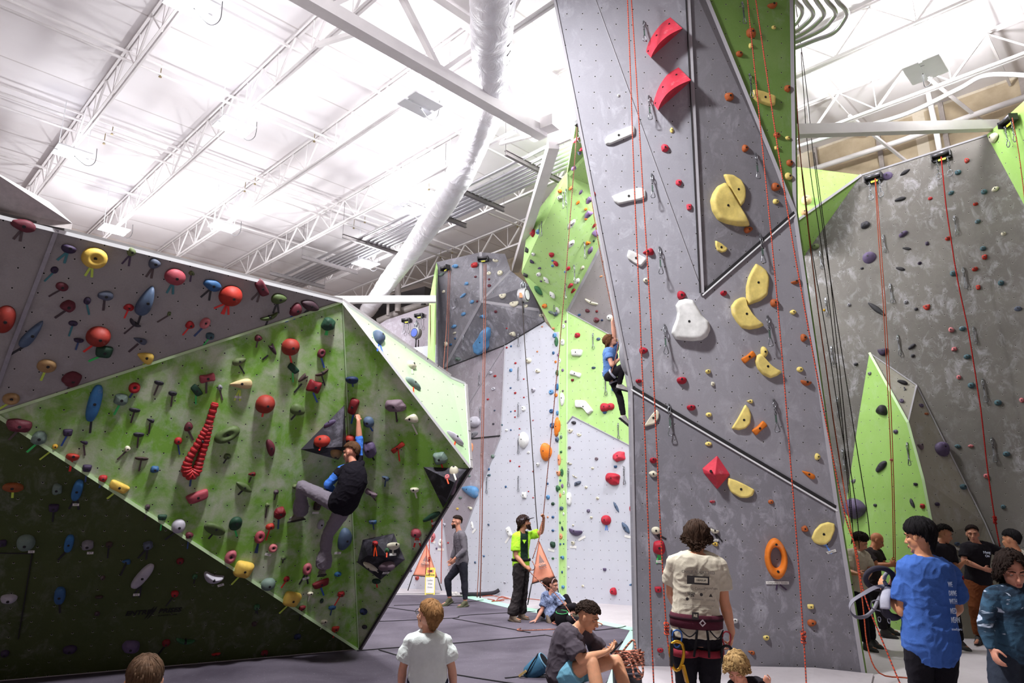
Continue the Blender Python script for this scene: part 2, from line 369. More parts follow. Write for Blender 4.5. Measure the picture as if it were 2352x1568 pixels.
for i, (px, py) in enumerate([(1877, 395), (2022, 350), (2172, 310), (2350, 200)]):
    a = P(px, py, 15.04); o = mesh_obj('steel_stud', lambda bm: add_bar(bm, Vector((0,0,-4)), Vector((0,0,HC-a.z-.01)), .09, .05, UA), STUD, loc=a); tag(o, 'grey steel stud on the brown drywall, ' + ['nearest to the tower', 'second from the tower', 'third from the tower', 'at the right edge of the photo'][i], 'stud', 'steel studs on the drywall')
for i, (px, py) in enumerate([(2108, 160), (1950, 265)]):
    a = P(px, py, 13.3); b = P(px+150, py+120, 15.0); 
    o = mesh_obj('diagonal_brace', lambda bm: add_bar(bm, Vector(), b-a, .05, .05), WHITE, loc=a); tag(o, 'white diagonal brace at the right roof edge, ' + ['under the grey plate lamp', 'left of the plate lamp near the tower'][i], 'roof brace', 'diagonal braces')
# dark service zone behind the boulder wall
DARK = mat('black_duct', '2a2527', .7)
o = mesh_obj('service_duct', lambda bm: add_box(bm, (0,0,0), 3.6, .9, .6, Matrix.Rotation(-.62, 3, 'Z')), DARK, loc=atY(905, 708, 22.2)); tag(o, 'black service duct above the far wall behind the boulder', 'duct')
pipe('service_pipe', [atY(868, 738, 21.3), atY(925, 713, 21.1), atY(992, 692, 20.9)], .11, 'thick grey pipe along the top of the far wall', mat('grey_pipe', '8d8583', .5), 'pipe')
pipe('vertical_pipe', [atY(914, 716, 20.8), atY(914, 640, 20.8)], .1, 'short thick vertical grey pipe above the far wall', mat('grey_pipe', '8d8583', .5), 'pipe')
pipe('thin_vertical_pipe', [atY(891, 725, 20.7), atY(892, 650, 20.7)], .05, 'thin vertical grey pipe above the far wall', mat('grey_pipe', '8d8583', .5), 'pipe')
# soffit panel at the upper left corner
zs = atY(0, 497, 5.55).z + .02
sf = [atZ(-40, 492, zs), atZ(164, 527, zs), atZ(112, 478, zs+.25), atZ(-40, 395, zs+.25)]
def f(bm):
    add_prism(bm, [p - sf[0] for p in sf], Vector((0, 0, .06)))
o = mesh_obj('deck_board', f, mat('matt_white_board', 'b3acab', .8), loc=sf[0]); tag(o, 'pale board lying on top of the left boulder wall at its left end', 'board')
# ---------------------------------------------------------------- lamps
LAMPW = mat('lamp_housing', 'd9dadd', .4, 0, .03, 3)
WIRE = mat('dark_wire', '2c2c30', .6)
LED = emit('led_surface', 'f4f6ff', 14)
def lamp(px, py, z, size, power, label, wire=True, under=40, xy=None, lz=.22, glare=None):
    p = atZ(px, py, z) if xy is None else Vector(xy)
    t = empty('plate_lamp', p, (0, 0, math.radians(45.5))); tag(t, label, 'ceiling lamp', 'uplighting plate lamps')
    mesh_obj('lamp_plate', lambda bm: (add_box(bm, (0,-.15,0), .62, .24, .03), add_box(bm, (0,.15,0), .62, .24, .03), add_box(bm, (0,0,0), .3, .3, .02)), LAMPW, t)
    mesh_obj('driver_box', lambda bm: add_box(bm, (0, 0, .03), .5, .09, .06), LAMPW, t)
    mesh_obj('led_strip', lambda bm: (add_box(bm, (0,-.15,.019), .54, .17, .006), add_box(bm, (0,.15,.019), .54, .17, .006)), LED, t)
    for e in (-.25, .25): mesh_obj('hanger', lambda bm: add_bar(bm, Vector((e,0,.05)), Vector((e,0,HC-p.z-.01)), .012, .012), LAMPW, t)
    if wire:
        mesh_obj('cable', lambda bm: add_tube(bm, cr([Vector((.05,.05,-.02)), Vector((.3,.1,-.12)), Vector((.42,.02,-.02)), Vector((.4,-.05,.25))], 6), .006, 6), WIRE, t)
    L = bpy.data.lights.new('lamp_light', 'POINT'); L.shadow_soft_size = .16; L.energy = power; L.color = (.985, .985, 1)
    lo = bpy.data.objects.new('lamp_light', L); COL.objects.link(lo); lo.parent = t; lo.location = (0, 0, lz)
    if glare:
        g_ = atZ(glare[0], glare[1], HC - .22)
        L = bpy.data.lights.new('lamp_light', 'POINT'); L.shadow_soft_size = .12; L.energy = glare[2]; L.color = (.985, .985, 1)  # extra point light added close under the roof to make the glare spot
        lo = bpy.data.objects.new('lamp_light', L); COL.objects.link(lo); lo.parent = t; lo.matrix_parent_inverse = Matrix.Rotation(-math.radians(45.5), 4, 'Z') @ Matrix.Translation(-p); lo.location = g_
    L = bpy.data.lights.new('lamp_light', 'AREA'); L.shape = 'RECTANGLE'; L.size = size; L.size_y = size*.8; L.energy = under; L.color = (.985, .985, 1)
    lo = bpy.data.objects.new('lamp_light', L); COL.objects.link(lo); lo.parent = t; lo.location = (0, 0, -.03)
    return t
# ================================================================== CLIMBING WALLS
GREY_B = wall_mat('grey_boulder_panel', '8f8b8b', '9d9998', '6a6666', .2, .15, .7)
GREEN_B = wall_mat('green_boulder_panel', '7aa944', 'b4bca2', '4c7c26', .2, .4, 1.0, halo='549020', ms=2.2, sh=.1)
GREEN_B_SHADE = wall_mat('green_lower_panel_shaded', '3f4a28', '4a5330', '2f3a1c', .2, .15, .6)  # darker olive copy of the boulder green; the overhang's shade is in the colour
GREEN_P = wall_mat('pale_green_panel', 'a9c69a', 'b9cfae', '97b987', .2, .1, .5)
GREY_T_LIT = wall_mat('tower_panel_lit', '98979f', 'a2a1aa', '807e87', .2, .6, .5, rot=.09)  # lighter tower grey: brightness of the facets facing the lamp is painted in
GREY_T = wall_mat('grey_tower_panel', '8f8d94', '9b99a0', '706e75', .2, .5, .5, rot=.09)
GREY_T_SHADE = wall_mat('tower_panel_shaded', '7e7c82', '88868d', '636166', .2, .45, .5, rot=.04)  # darker tower grey: shade of the turned-away triangle is put into the colour
GREY_T_LOWSHADE = wall_mat('lower_tower_panel_shaded', '77757c', '827f87', '5c5a61', .2, .5, .5, rot=.04)  # tower grey darkened to carry the dimmer light near the floor
GREEN_T = wall_mat('green_tower_panel', '72984a', '8aa866', '5c8238', .2, .2, .6)
GREY_R = wall_mat('grey_right_panel', '625e5b', '75716d', '4c4a47', .2, .45, .6, rot=.12)
GREEN_R = wall_mat('lime_right_panel', '88ac5a', '96b86c', '74994a', .2, .12, .5)
GREY_RP = wall_mat('warm_grey_panel', '8b877c', '969288', '747067', .2, .3, .5)
DARK_K = wall_mat('slate_back_panel', '68666c', '7d7a80', '55545a', .2, .5, .8)
LIGHT_K = wall_mat('light_grey_back_panel', 'b9bac4', 'c1c2cb', 'adaeb8', .2, .15, .4)
MAUVE_K = wall_mat('mauve_back_panel', '8d858d', '989098', '7b737b', .2, .45, .5)
GREEN_K = wall_mat('lime_back_panel', 'a8cc80', 'b0d08c', '9cc46e', .2, .25, .5)
TAUPE_K = wall_mat('taupe_back_panel', '857f80', '8d8788', '767071', .2, .15, .4)
TRIM = mat('white_trim_strip', 'dfe0e2', .5, 0, .04, 5)
GTRIM = mat('light_green_trim', 'b5cfa0', .5, 0, .04, 5)
SEAM = mat('dark_seam', '1d1b1e', .8)
DTRIM = mat('grey_trim_strip', '9d9aa0', .55, 0, .05, 5)
FACETS = []      # (tris, normal, name, centroid)
def panel(parent, pts, m, fname, thick=.045, name='wall_panel', reg=True):
    pts = [Vector(p) for p in pts]; c = sum(pts, Vector())/len(pts)
    tr = tessellate_polygon([pts]); n = Vector()
    for a, b, d in tr: n += (pts[b]-pts[a]).cross(pts[d]-pts[a])
    n.normalize()
    if n.dot(CAM-c) < 0: n = -n
    up = (Vector((0,0,1)) - n*n.z).normalized(); rt = up.cross(n)
    bm = bmesh.new(); uvl = bm.loops.layers.uv.new('UVMap'); org = parent.location
    f_ = [bm.verts.new(p-org) for p in pts]; b_ = [bm.verts.new(p-org-n*thick) for p in pts]
    fs = [bm.faces.new([f_[i] for i in t]) for t in tr] + [bm.faces.new([b_[i] for i in t][::-1]) for t in tr]
    m_ = len(pts)
    for i in range(m_): fs.append(bm.faces.new((f_[i], f_[(i+1) % m_], b_[(i+1) % m_], b_[i])))
    bmesh.ops.recalc_face_normals(bm, faces=bm.faces)
    for f in bm.faces:
        for l in f.loops:
            w_ = l.vert.co + org - Vector((0, 12, 0)); l[uvl].uv = (w_.dot(rt)+50, w_.dot(up)+50)
    o = bm_obj(name, bm, m, parent)
    if reg: FACETS.append(([(pts[a], pts[b], pts[d]) for a, b, d in tr], n, fname))
    return o
def trim(parent, pts, m, w=.03, name='edge_trim', off=.012, d=.02):
    """a strip along a line of points, lying just proud of the panels (towards the viewer)"""
    org = parent.location
    def f(bm):
        for p, q in zip(pts, pts[1:]):
            v = (CAM-(p+q)/2).normalized(); e = v*off
            add_bar(bm, p-org+e, q-org+e, w, d, v)
    return mesh_obj(name, f, m, parent)
def closer(p, d): return p + (CAM-p).normalized()*d
# --- the boulder wall on the left -----------------------------------------------------------
zt = 4.33
Bpk = atZ(787, 693, zt); Btl = atZ(-140, 463, zt)
Bv1 = atY(-12, 951, 6.6); Bq = atY(1068, 880, 9.45); Bp = atY(1035, 866, 9.3); Br = atY(1080, 1073, 8.8); Bb = floor_pt(824, 1493); Bl = floor_pt(-140, 1578)
B = empty('boulder_wall', Bb); tag(B, 'large overhanging green and grey boulder wall filling the left of the hall', 'climbing wall')
Bv0 = Bv1 + (Btl-Bpk).normalized()*.9
panel(B, [Btl, Bpk, Bv1, Bv0], GREY_B, 'bgrey')
panel(B, [Bv1, Bpk, Bb], GREEN_B, 'bgreen')
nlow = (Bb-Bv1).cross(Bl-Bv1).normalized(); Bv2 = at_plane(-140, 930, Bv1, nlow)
panel(B, [Bv1, Bb, Bl, Bv2], GREEN_B_SHADE, 'blow')
panel(B, [Bpk, Br, Bb], GREEN_B, 'bright')
panel(B, [Bpk, Bp, Bq, Br], GREEN_P, 'bpale')
back1 = Bpk + VA*1.6; back2 = Btl + VA*1.6
panel(B, [Bpk, Btl, back2, back1], GREY_B, 'btop', reg=False)
bf1 = Bb + VA*1.1; bf2 = Bl + VA*1.1
panel(B, [Bpk, Btl, back2, back1], GREY_B, 'btop', reg=False)
panel(B, [Bb, Br, Bq, bf1], GREY_B, 'bside', reg=False)
panel(B, [bf1, Bq, Bp, back1], GREY_B, 'bback', reg=False); panel(B, [Bpk, Bp, back1], GREY_B, 'btop2', reg=False)
panel(B, [bf1, back1, back2, bf2], GREY_B, 'bback2', reg=False)
trim(B, [Btl, Bpk], TRIM, .034); trim(B, [Bpk, Bp, Bq], TRIM, .03); trim(B, [Bq, Br], TRIM, .012, off=.004); trim(B, [Bv1, Bpk], GTRIM, .028)
trim(B, [Bpk, Bb], GTRIM, .012, off=.004); trim(B, [Bpk, Br], TRIM, .03); trim(B, [Bv1, Bb], GTRIM, .035); trim(B, [Bb, Bl], DTRIM, .035)
trim(B, [Br, Bb], DARK, .03)
o_ = atY(131, 530, 5.9); pl = (Btl, Bpk, Bv1); nb = (Bpk-Btl).cross(Bv1-Btl).normalized()
trim(B, [at_plane(131, 527, Btl, nb), at_plane(22, 810, Btl, nb), at_plane(-8, 895, Btl, nb)], mat('steel_seam_strip', '8d8a90', .4, .4), .035)
# --- the tower ------------------------------------------------------------------------------
T = empty('climbing_tower', atY(1463, 1535, 9.16)); tag(T, 'tall grey climbing tower with a green flank rising through the ceiling line', 'climbing tower')
t_a, t_a2, t_b, t_c, t_d = atY(1262, -60, 7.42), atY(1346, -60, 7.36), atY(1578, -60, 7.3), atY(1600, -60, 7.36), atY(1817, -60, 7.62)
t_e, t_f, t_g, t_h = atY(1450, 887, 8.7), atY(1613, 672, 8.25), atY(1825, 487, 8.15), atY(1922, 1165, 8.62)
t_i, t_j = floor_pt(1463, 1535), floor_pt(1984, 1552)
panel(T, [t_a, t_a2, t_f, t_e], GREY_T_LIT, 'tower'); panel(T, [t_a2, t_b, t_f], GREY_T_LIT, 'tower')
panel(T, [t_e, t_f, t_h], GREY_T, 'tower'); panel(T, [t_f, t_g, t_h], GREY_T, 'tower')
panel(T, [t_b, t_c, t_g, t_f], GREY_T_SHADE, 'tdark'); panel(T, [t_c, t_d, t_g], GREEN_T, 'tgreen')
panel(T, [t_e, t_h, t_j, t_i], GREY_T_LOWSHADE, 'tlow')
bk = lambda p, dx: Vector((p.x + dx, p.y + 3.3, p.z))
LS = [t_a, t_e, t_i]
def edge_x(y): return 1262 + (y+60)/947*188 if y < 887 else 1450 + (y-887)/648*13
def back_pt(p):
    Y = p.y + 3.3; q = Vector((p.x, Y, p.z)); py = proj(q)[1]
    return Vector(((edge_x(py)+3-1176)/F*(Y*math.cos(TH)+(p.z-CAMZ)*math.sin(TH)), Y, p.z))
LB = [back_pt(p) for p in LS]
for i in range(2): panel(T, [LS[i], LS[i+1], LB[i+1], LB[i]], GREY_T, 'tside', reg=False)
RS = [t_d, t_g, t_h, t_j]; RB = [bk(p, -.15) for p in RS]
for i in range(3): panel(T, [RS[i], RS[i+1], RB[i+1], RB[i]], GREEN_T, 'tside', reg=False)
panel(T, [LB[0], LB[1], LB[2], RB[3], RB[2], RB[1], RB[0]], GREY_T, 'tback', reg=False)
panel(T, [t_a, t_a2, t_b, t_c, t_d, RB[0], LB[0]], GREY_T, 'ttop', reg=False)
trim(T, [t_b, t_f], DTRIM, .05); trim(T, [t_b + Vector((-.03, 0, 0)), t_f + Vector((-.03, 0, 0))], SEAM, .014, off=.02)
trim(T, [t_f, t_g], SEAM, .035, off=.01); trim(T, [t_f - Vector((0, 0, .035)), t_g - Vector((0, 0, .035))], TRIM, .018)
trim(T, [t_e, t_h], SEAM, .035, off=.01); trim(T, [t_e - Vector((0, 0, .04)), t_h - Vector((0, 0, .04))], TRIM, .02)
trim(T, [t_a, t_e, t_i], DTRIM, .03); trim(T, [t_c, t_g], DTRIM, .05); trim(T, [t_a2, t_f], DTRIM, .008, off=.004)
trim(T, [t_d, t_g, t_h, t_j], DTRIM, .045)
# --- right wall ------------------------------------------------------------------------------
UR = 13.55
pr = lambda px, py, u=UR: at_plane(px, py, UA*u, UA)
R = empty('right_climbing_wall', Vector((pr(2150, 1440).x, pr(2150, 1440).y, 0))); tag(R, 'wide grey climbing wall along the right side of the hall', 'climbing wall')
r0, r1 = pr(1978, 402), pr(2268, 321)
def zz(p, z): return Vector((p.x, p.y, z))
rl = uv(UR, 6.6)  # beyond the tower
rr = uv(UR, -2.2)
zr = r0.z
panel(R, [zz(rl, zr), r0, zz(r1, zr), pr(2352, 470), zz(pr(2352, 470), 0), zz(rl, 0)], GREY_R, 'right')
g1 = closer(pr(2352, 240), .5)
panel(R, [zz(r1, zr), closer(pr(2420, 170), .9), closer(pr(2420, 560), .9), pr(2352, 470)], GREEN_R, 'rgreen')
panel(R, [pr(2352, 470), closer(pr(2420, 560), .9), zz(closer(pr(2420, 560), .9), 0), zz(pr(2352, 470), 0)], GREY_R, 'right2')
w0, w1, w2, wt = pr(1978, 402), pr(1846, 588), closer(pr(1828, 508), .9), closer(pr(1815, 381), .5)
panel(R, [wt, w0, w2], GREEN_R, 'wedge'); panel(R, [w2, w0, w1], GREEN_R, 'wedge2'); panel(R, [wt, w2, w1, pr(1800, 420)], GREEN_R, 'wedge3', reg=False)
trim(R, [w2, w0], DTRIM, .045); trim(R, [zz(rl, zr), r0, zz(r1, zr)], DTRIM, .03)
# pillar feature
p0 = pr(1997, 810); c1, c2, c3, c4 = closer(pr(2085, 970), .5), closer(pr(2120, 1100), .65), closer(pr(2145, 1230), .75), None
c4 = closer(pr(2166, 1440), .8); c4.z = 0
lft = [pr(1972, 960), pr(1950, 1110), pr(1934, 1240)]; lb = pr(1950, 1420); lb.z = 0
e1, e2, e3 = pr(2105, 884), pr(2262, 1200), pr(2365, 1400); e3.z = 0
panel(R, [p0, c1, c2, c3, c4, lb, lft[2], lft[1], lft[0]], GREEN_R, 'pillar')
panel(R, [p0, e1, c1], GREY_RP, 'pillarg'); panel(R, [c1, e1, e2, c2], GREY_RP, 'pillarg'); panel(R, [c2, e2, e3, c4, c3], GREY_RP, 'pillarg')
trim(R, [p0, c1, c2, c3, c4], GTRIM, .04); trim(R, [e1, c1], DTRIM, .025); trim(R, [p0, e1, e2, e3], DTRIM, .02)
# --- back walls -------------------------------------------------------------------------------
K = empty('back_climbing_wall', Vector((1.1, 16.5, 0))); tag(K, 'tall light grey, slate and lime climbing walls closing the back of the hall', 'climbing wall')
nf = Vector((1, 1.4, 0)).normalized(); pf0 = floor_pt(1300, 1380)
nf = (floor_pt(1463, 1391) - pf0).cross(Vector((0, 0, 1))).normalized()
pf = lambda x, y, d=0: closer(at_plane(x, y, pf0, nf), d)
pc0 = floor_pt(1284, 1379); pc1 = floor_pt(1075, 1361); nc = (pc1-pc0).cross(Vector((0, 0, 1))).normalized()
pc = lambda x, y, d=0: closer(at_plane(x, y, pc0, nc), d)
fbl, fbr = pf(1300, 1380), pf(1500, 1394); fbl.z = 0; fbr.z = 0
f1, f2, f3, f4 = pf(1302, 972), pf(1315, 955), pf(1490, 1045), pf(1303, 715)
panel(K, [fbl, f1, f2, f3, fbr], LIGHT_K, 'front')
f5 = pf(1500, 822); f6 = pf(1500, 370, 1.3)
f6 = atY(1440, 455, 14.2)
panel(K, [f1, f4, f5, f3, f2], GREEN_K, 'lime')
tr1 = atY(1393, 540, 14.6)
panel(K, [f4, tr1, f6, f5], TAUPE_K, 'taupe')
d_top = atY(1322, 290, 11.3); d_top2 = atY(1420, 275, 11.0); d_m = atY(1303, 398, 13.0); d_l = atY(1212, 518, 15.5); d_ll = atY(1198, 625, 15.9); d_b = atY(1272, 762, 16.45)
panel(K, [f4, d_b, d_ll, d_l, d_m], GREEN_K, 'limeup'); panel(K, [f4, d_m, d_top, d_top2, f6, tr1], GREEN_K, 'limeup2')
s1, s2 = pc(1284, 762), pc(1284, 1379); s2.z = 0
panel(K, [s1, f4, fbl, s2], GREEN_K, 'strip'); panel(K, [d_b, f4, s1], GREEN_K, 'strip')
c_a, c_b, c_c = pc(1160, 792), pc(1250, 738), pc(1272, 762); c_l1, c_l2, c_l3 = pc(1150, 1000), pc(1050, 1262), pc(1020, 1366); c_l3.z = 0
panel(K, [c_a, c_b, c_c, s1, s2, c_l3, c_l2, c_l1], LIGHT_K, 'main')
dk0, dk1, dk2, dk3 = atY(1002, 602, 17.7), atY(1104, 579, 17.3), atY(1160, 583, 17.1), atY(1215, 655, 16.3)
dj = atY(1105, 692, 16.9); dk4 = pc(1020, 846, .1); djb = pc(1160, 792)
panel(K, [dk0, dk1, dj, dk4, atY(1002, 846, 17.7)], DARK_K, 'slate'); panel(K, [dk1, dk2, atY(1173, 622, 16.9), dj], DARK_K, 'slate')
panel(K, [atY(1173, 622, 16.9), dk3, c_b, pc(1243, 712), dj], DARK_K, 'slate'); panel(K, [dj, pc(1243, 712), c_b, djb], DARK_K, 'slate'); panel(K, [dj, djb, dk4], DARK_K, 'slate')
trim(K, [dk1, dj, pc(1243, 712)], DTRIM, .07); trim(K, [atY(1173, 622, 16.9), dj, dk4], DTRIM, .07)
panel(K, [dk4, djb, c_l1, c_l2, pc(1035, 1340), pc(985, 900)], MAUVE_K, 'mauve')
trim(K, [c_l1 + Vector((0,0,0)), pc(1080, 1007)], SEAM, .03); trim(K, [c_a, c_l1, c_l2], DTRIM, .02); trim(K, [pc(1160, 792), pc(1062, 950)], DTRIM, .012)
trim(K, [dk4, c_a, c_b], SEAM, .02); trim(K, [f4, f1, fbl], GTRIM, .03, off=.005); trim(K, [f4, tr1], DTRIM, .09); trim(K, [f4, f5], DTRIM, .02); trim(K, [d_m, f4], GTRIM, .012)
trim(K, [s1, s2], GTRIM, .02); trim(K, [f1, f2, f3], DTRIM, .02)
# far lower-left wall and far upper-left wall
h0, h1 = floor_pt(1046, 1357), floor_pt(850, 1347)
panel(K, [h0, zz(h0, 6.5), zz(h1, 6.5), h1], LIGHT_K, 'far'); trim(K, [zz(h0, 5), h0], mat('lime_strip', '9cc95e', .6), .14, name='corner_strip')
panel(K, [atY(838, 765, 21), atY(888, 734, 20.8), atY(1000, 697, 20), zz(atY(1000, 697, 20), 3), zz(atY(838, 765, 21), 3)], MAUVE_K, 'farup')
panel(K, [atY(986, 690, 18.6), dk0, zz(dk0, 3), zz(atY(986, 690, 18.6), 3)], GREEN_K, 'limeedge')
# back faces for the free-standing upper green prow
panel(K, [d_l, d_m, d_top, d_top2, Vector((2.4, 14.5, 8.7)), Vector((1.2, 17, 8.7))], GREEN_K, 'limetop', reg=False)
# ================================================================== FLOOR: mats, tape, seams
k = NT('purple_grey_mat', .75, 0, .3); co = k.coord(); n = k.noise(co, .9, 6, .6, .6); n2 = k.noise(co, 14, 4, .6)
c = k.mix(k.ramp(n, .35, .65), rgb('453e4a'), rgb('5f5864')); c = k.mix(k.math('MULTIPLY', k.ramp(k.noise(co, 60, 2), .68, .78), .5), c, rgb('b9b6c0')); k.color(c); k.bump(n2, .15, .006); MATM = k.m
MINT = mat('mint_tape', 'a9d8bf', .5, 0, .05, 10); VELCRO = mat('black_velcro', '151318', .95)
def flat(name, pix, z0, z1, m, label, cat, kind=None):
    pts = [floor_pt(*p) for p in pix]; c = pts[0].copy()
    def f(bm): add_prism(bm, [Vector((p.x-c.x, p.y-c.y, 0)) for p in pts], Vector((0, 0, z1-z0)))
    bm = bmesh.new(); f(bm); bmesh.ops.recalc_face_normals(bm, faces=bm.faces)
    o = bm_obj(name, bm, m, loc=Vector((c.x, c.y, z0))); return tag(o, label, cat, kind=kind)
flat('crash_mat', [(-500, 1420), (880, 1367), (1040, 1367), (1180, 1400), (1330, 1424), (1447, 1449), (1418, 1500), (1400, 1560), (1330, 1640), (1320, 2600), (-2600, 2600)], .001, .012, MATM, 'wide purple grey crash mat covering the floor between the boulder wall and the back wall', 'floor mat')
flat('floor_tape', [(1060, 1364), (1180, 1391), (1330, 1416), (1462, 1444), (1462, 1452), (1447, 1449), (1330, 1424), (1180, 1400), (1050, 1369)], .001, .014, MINT, 'mint green tape along the far edge of the crash mat', 'tape')
flat('floor_tape', [(1447, 1449), (1466, 1447), (1448, 1505), (1425, 1600), (1385, 1600), (1418, 1500)], .001, .014, MINT, 'mint green tape running towards the camera beside the tower base', 'tape')
def seam(pix, label, w=.03, z=.018):
    pts = [floor_pt(*p) for p in pix]; c = pts[0].copy()
    def f(bm):
        q = cr(pts, 5)
        for i, p in enumerate(q): p.z = 0; q[i] = p - Vector((c.x, c.y, 0)) + Vector((0, noise.noise(p*3)*.015, 0))
        add_tube(bm, q, w/2, 6, flat=.3)
    o = mesh_obj('mat_seam', f, VELCRO, loc=Vector((c.x, c.y, z))); return tag(o, label, 'mat seam', 'black velcro seams in the crash mat')
seam([(850, 1366), (1010, 1364)], 'black mat seam at the foot of the yellow caution sign')
seam([(905, 1392), (1040, 1387), (1110, 1379)], 'black mat seam under the feet of the walking man in grey')
seam([(890, 1396), (965, 1407)], 'short black mat seam left of the boy in the white shirt')
seam([(868, 1429), (1040, 1421), (1067, 1415), (1230, 1405)], 'black mat seam running to the shoes of the belayer')
seam([(1040, 1422), (1140, 1440), (1218, 1455)], 'diagonal black mat seam crossing behind the boy in the white shirt')
seam([(1030, 1480), (1130, 1472), (1250, 1461)], 'black mat seam right of the boy in the white shirt')
seam([(1250, 1460), (1290, 1468)], 'short black mat seam touching the back of the seated boy in the grey shirt')
seam([(1365, 1450), (1420, 1444), (1437, 1440)], 'short black mat seam behind the head of the seated boy in the grey shirt')
seam([(820, 1497), (905, 1490), (930, 1488)], 'black mat seam starting at the foot of the boulder wall')
seam([(870, 1495), (915, 1508)], 'short black mat seam by the left sleeve of the boy in the white shirt')
seam([(1045, 1552), (1120, 1564), (1200, 1576)], 'black mat seam by the right elbow of the boy in the white shirt')
seam([(1160, 1560), (1260, 1552), (1330, 1556)], 'black mat seam under the seated boy in the grey shirt')
# pale padded skirt at the foot of the tower
def skirt():
    a = [floor_pt(x, y) for x, y in ((1458, 1568), (1650, 1600), (1860, 1620), (1990, 1620))]
    org = a[0]; f = bmesh.new()
    top = [Vector((t_i.x-.1, t_i.y-.02, .03)), Vector((t_i.x+.9, t_i.y-.05, .045)), Vector(((t_i.x+t_j.x)/2+.7, t_j.y-.05, .1)), Vector((t_j.x+.1, t_j.y-.03, .03))]
    tv = [f.verts.new(p-org) for p in top]; bv = [f.verts.new(Vector((p.x, p.y, .015))-org) for p in a]; gv = [f.verts.new(Vector((p.x, p.y, .004))-org) for p in a]; tg = [f.verts.new(Vector((p.x, p.y, .004))-org) for p in top]
    for i in range(3):
        f.faces.new((bv[i], bv[i+1], tv[i+1], tv[i])); f.faces.new((gv[i], gv[i+1], bv[i+1], bv[i])); f.faces.new((tv[i], tv[i+1], tg[i+1], tg[i])); f.faces.new((tg[i], tg[i+1], gv[i+1], gv[i]))
    f.faces.new((bv[0], tv[0], tg[0], gv[0])); f.faces.new((tv[3], bv[3], gv[3], tg[3])); bmesh.ops.recalc_face_normals(f, faces=f.faces)
    o = bm_obj('padded_skirt', f, VINYL, loc=org); return tag(o, 'pale vinyl padding ramp in front of the tower base', 'floor padding')
skirt()
# ================================================================== LAMPS IN PLACE
lamp(440, 8, 8.95, .5, 85, 'white plate lamp at the top edge of the photo with a black wire loop', lz=-.75, glare=(505, 165, 7))
lamp(538, 290, 8.95, .5, 95, 'white plate lamp hanging under the second joist with a long loose cable', lz=-.75, glare=(700, 215, 7))
lamp(166, 352, 8.95, .5, 60, 'dim plate lamp at the far left under the steep joist', lz=-.75, under=5)
lamp(262, 527, 8.95, .5, 170, 'plate lamp just above the top edge of the boulder wall', under=5, lz=-.75)
lamp(515, 520, 8.95, .5, 200, 'plate lamp low under the third joist, glowing on the roof above', lz=-.75, glare=(430, 460, 14))
lamp(965, 240, 8.95, .6, 80, 'bright plate lamp beside the white girder, washing out the roof', under=220, glare=(918, 290, 60))
lamp(940, 478, 8.95, .6, 80, 'bright plate lamp just left of the fabric duct by the heater tubes', under=220, glare=(930, 462, 50))
lamp(840, 605, 8.85, .6, 200, 'square plate lamp seen from below left of the fabric duct', under=80, lz=-.75)
lamp(2125, 160, 8.95, .7, 370, 'large plate lamp glowing at the upper right over the climbing wall', under=40)
lamp(0, 0, 8.95, .7, 170, 'plate lamp in front of the tower above the photo', xy=(-1.15, 5.1, 8.35), under=860)
lamp(0, 0, 8.95, .7, 150, 'plate lamp above the tower top', xy=(2.0, 11.6, 9.1), under=60)
lamp(1226, 300, 8.95, .5, 60, 'small white lamp box beside the gusset at the end of the girder', under=400, wire=False)
lamp(0, 0, 8.95, .7, 260, 'plate lamp over the space behind the tower', xy=(3.2, 12.2, 9.0), under=300)
# ================================================================== HOLDS
HC_ = dict(maroon=('5e2530', 'maroon'), red=('a02024', 'red'), darkred=('6d141c', 'dark red'), ball=('862a20', 'orange red'), pinkred=('96404a', 'pinkish red'), salmon=('b5656a', 'salmon pink'), pink=('a85862', 'pink'),
  scarlet=('a02c20', 'scarlet'), crimson=('a81c30', 'crimson'), coral=('c9384a', 'rosy red'), purple=('352943', 'dark purple'), violet=('574a68', 'violet'), lilac=('7d6690', 'lilac'), plum=('3f2c34', 'plum'), mauve=('6e5c66', 'mauve'),
  blue=('2f5680', 'blue'), sky=('5484b0', 'sky blue'), cobalt=('2f6494', 'bright blue'), slate=('4e5566', 'slate'), steel=('4a5a72', 'steel blue'), navy=('1f2c4e', 'navy'), teal=('3f5a64', 'teal'), green=('2f5f3c', 'green'), dkgreen=('1d3d2c', 'dark green'),
  olive=('5f6b45', 'olive'), sage=('66786f', 'grey green'), moss=('4a5a32', 'moss green'), yellow=('d2b050', 'yellow'), lemon=('e2cd78', 'pale yellow'), mustard=('c79a25', 'mustard'), tan=('9a7a52', 'tan'), sand=('c2ac80', 'sand'), rust=('8a4a24', 'rust'),
  orange=('d4731f', 'orange'), burnt=('a9582c', 'burnt orange'), peach=('cf8a62', 'peach'), brown=('3f2f2c', 'brown'), char=('34323a', 'charcoal'), black=('232126', 'black'), grey=('77757c', 'grey'), pale=('a9a6b0', 'pale grey'), white=('d5d5d3', 'white'), cream=('cfc9b4', 'cream'))
HM = {}
def hmat(c):
    if c in HM: return HM[c]
    k = NT('hold_' + HC_[c][1].replace(' ', '_'), .62, 0, .35); co = k.coord(); b = rgb(HC_[c][0])
    n = k.noise(co, 9, 5, .6); n2 = k.noise(co, 45, 4, .7)
    cc = k.mix(k.ramp(n, .3, .7), tuple(x*.82 for x in b[:3])+(1,), tuple(min(1, x*1.15) for x in b[:3])+(1,))
    cc = k.mix(k.math('MULTIPLY', k.ramp(k.noise(co, 5, 4, .7, .5), .56, .8), .35), cc, rgb('c9c3c8'))
    k.color(cc); k.bump(n2, .25, .004); HM[c] = k.m; return k.m
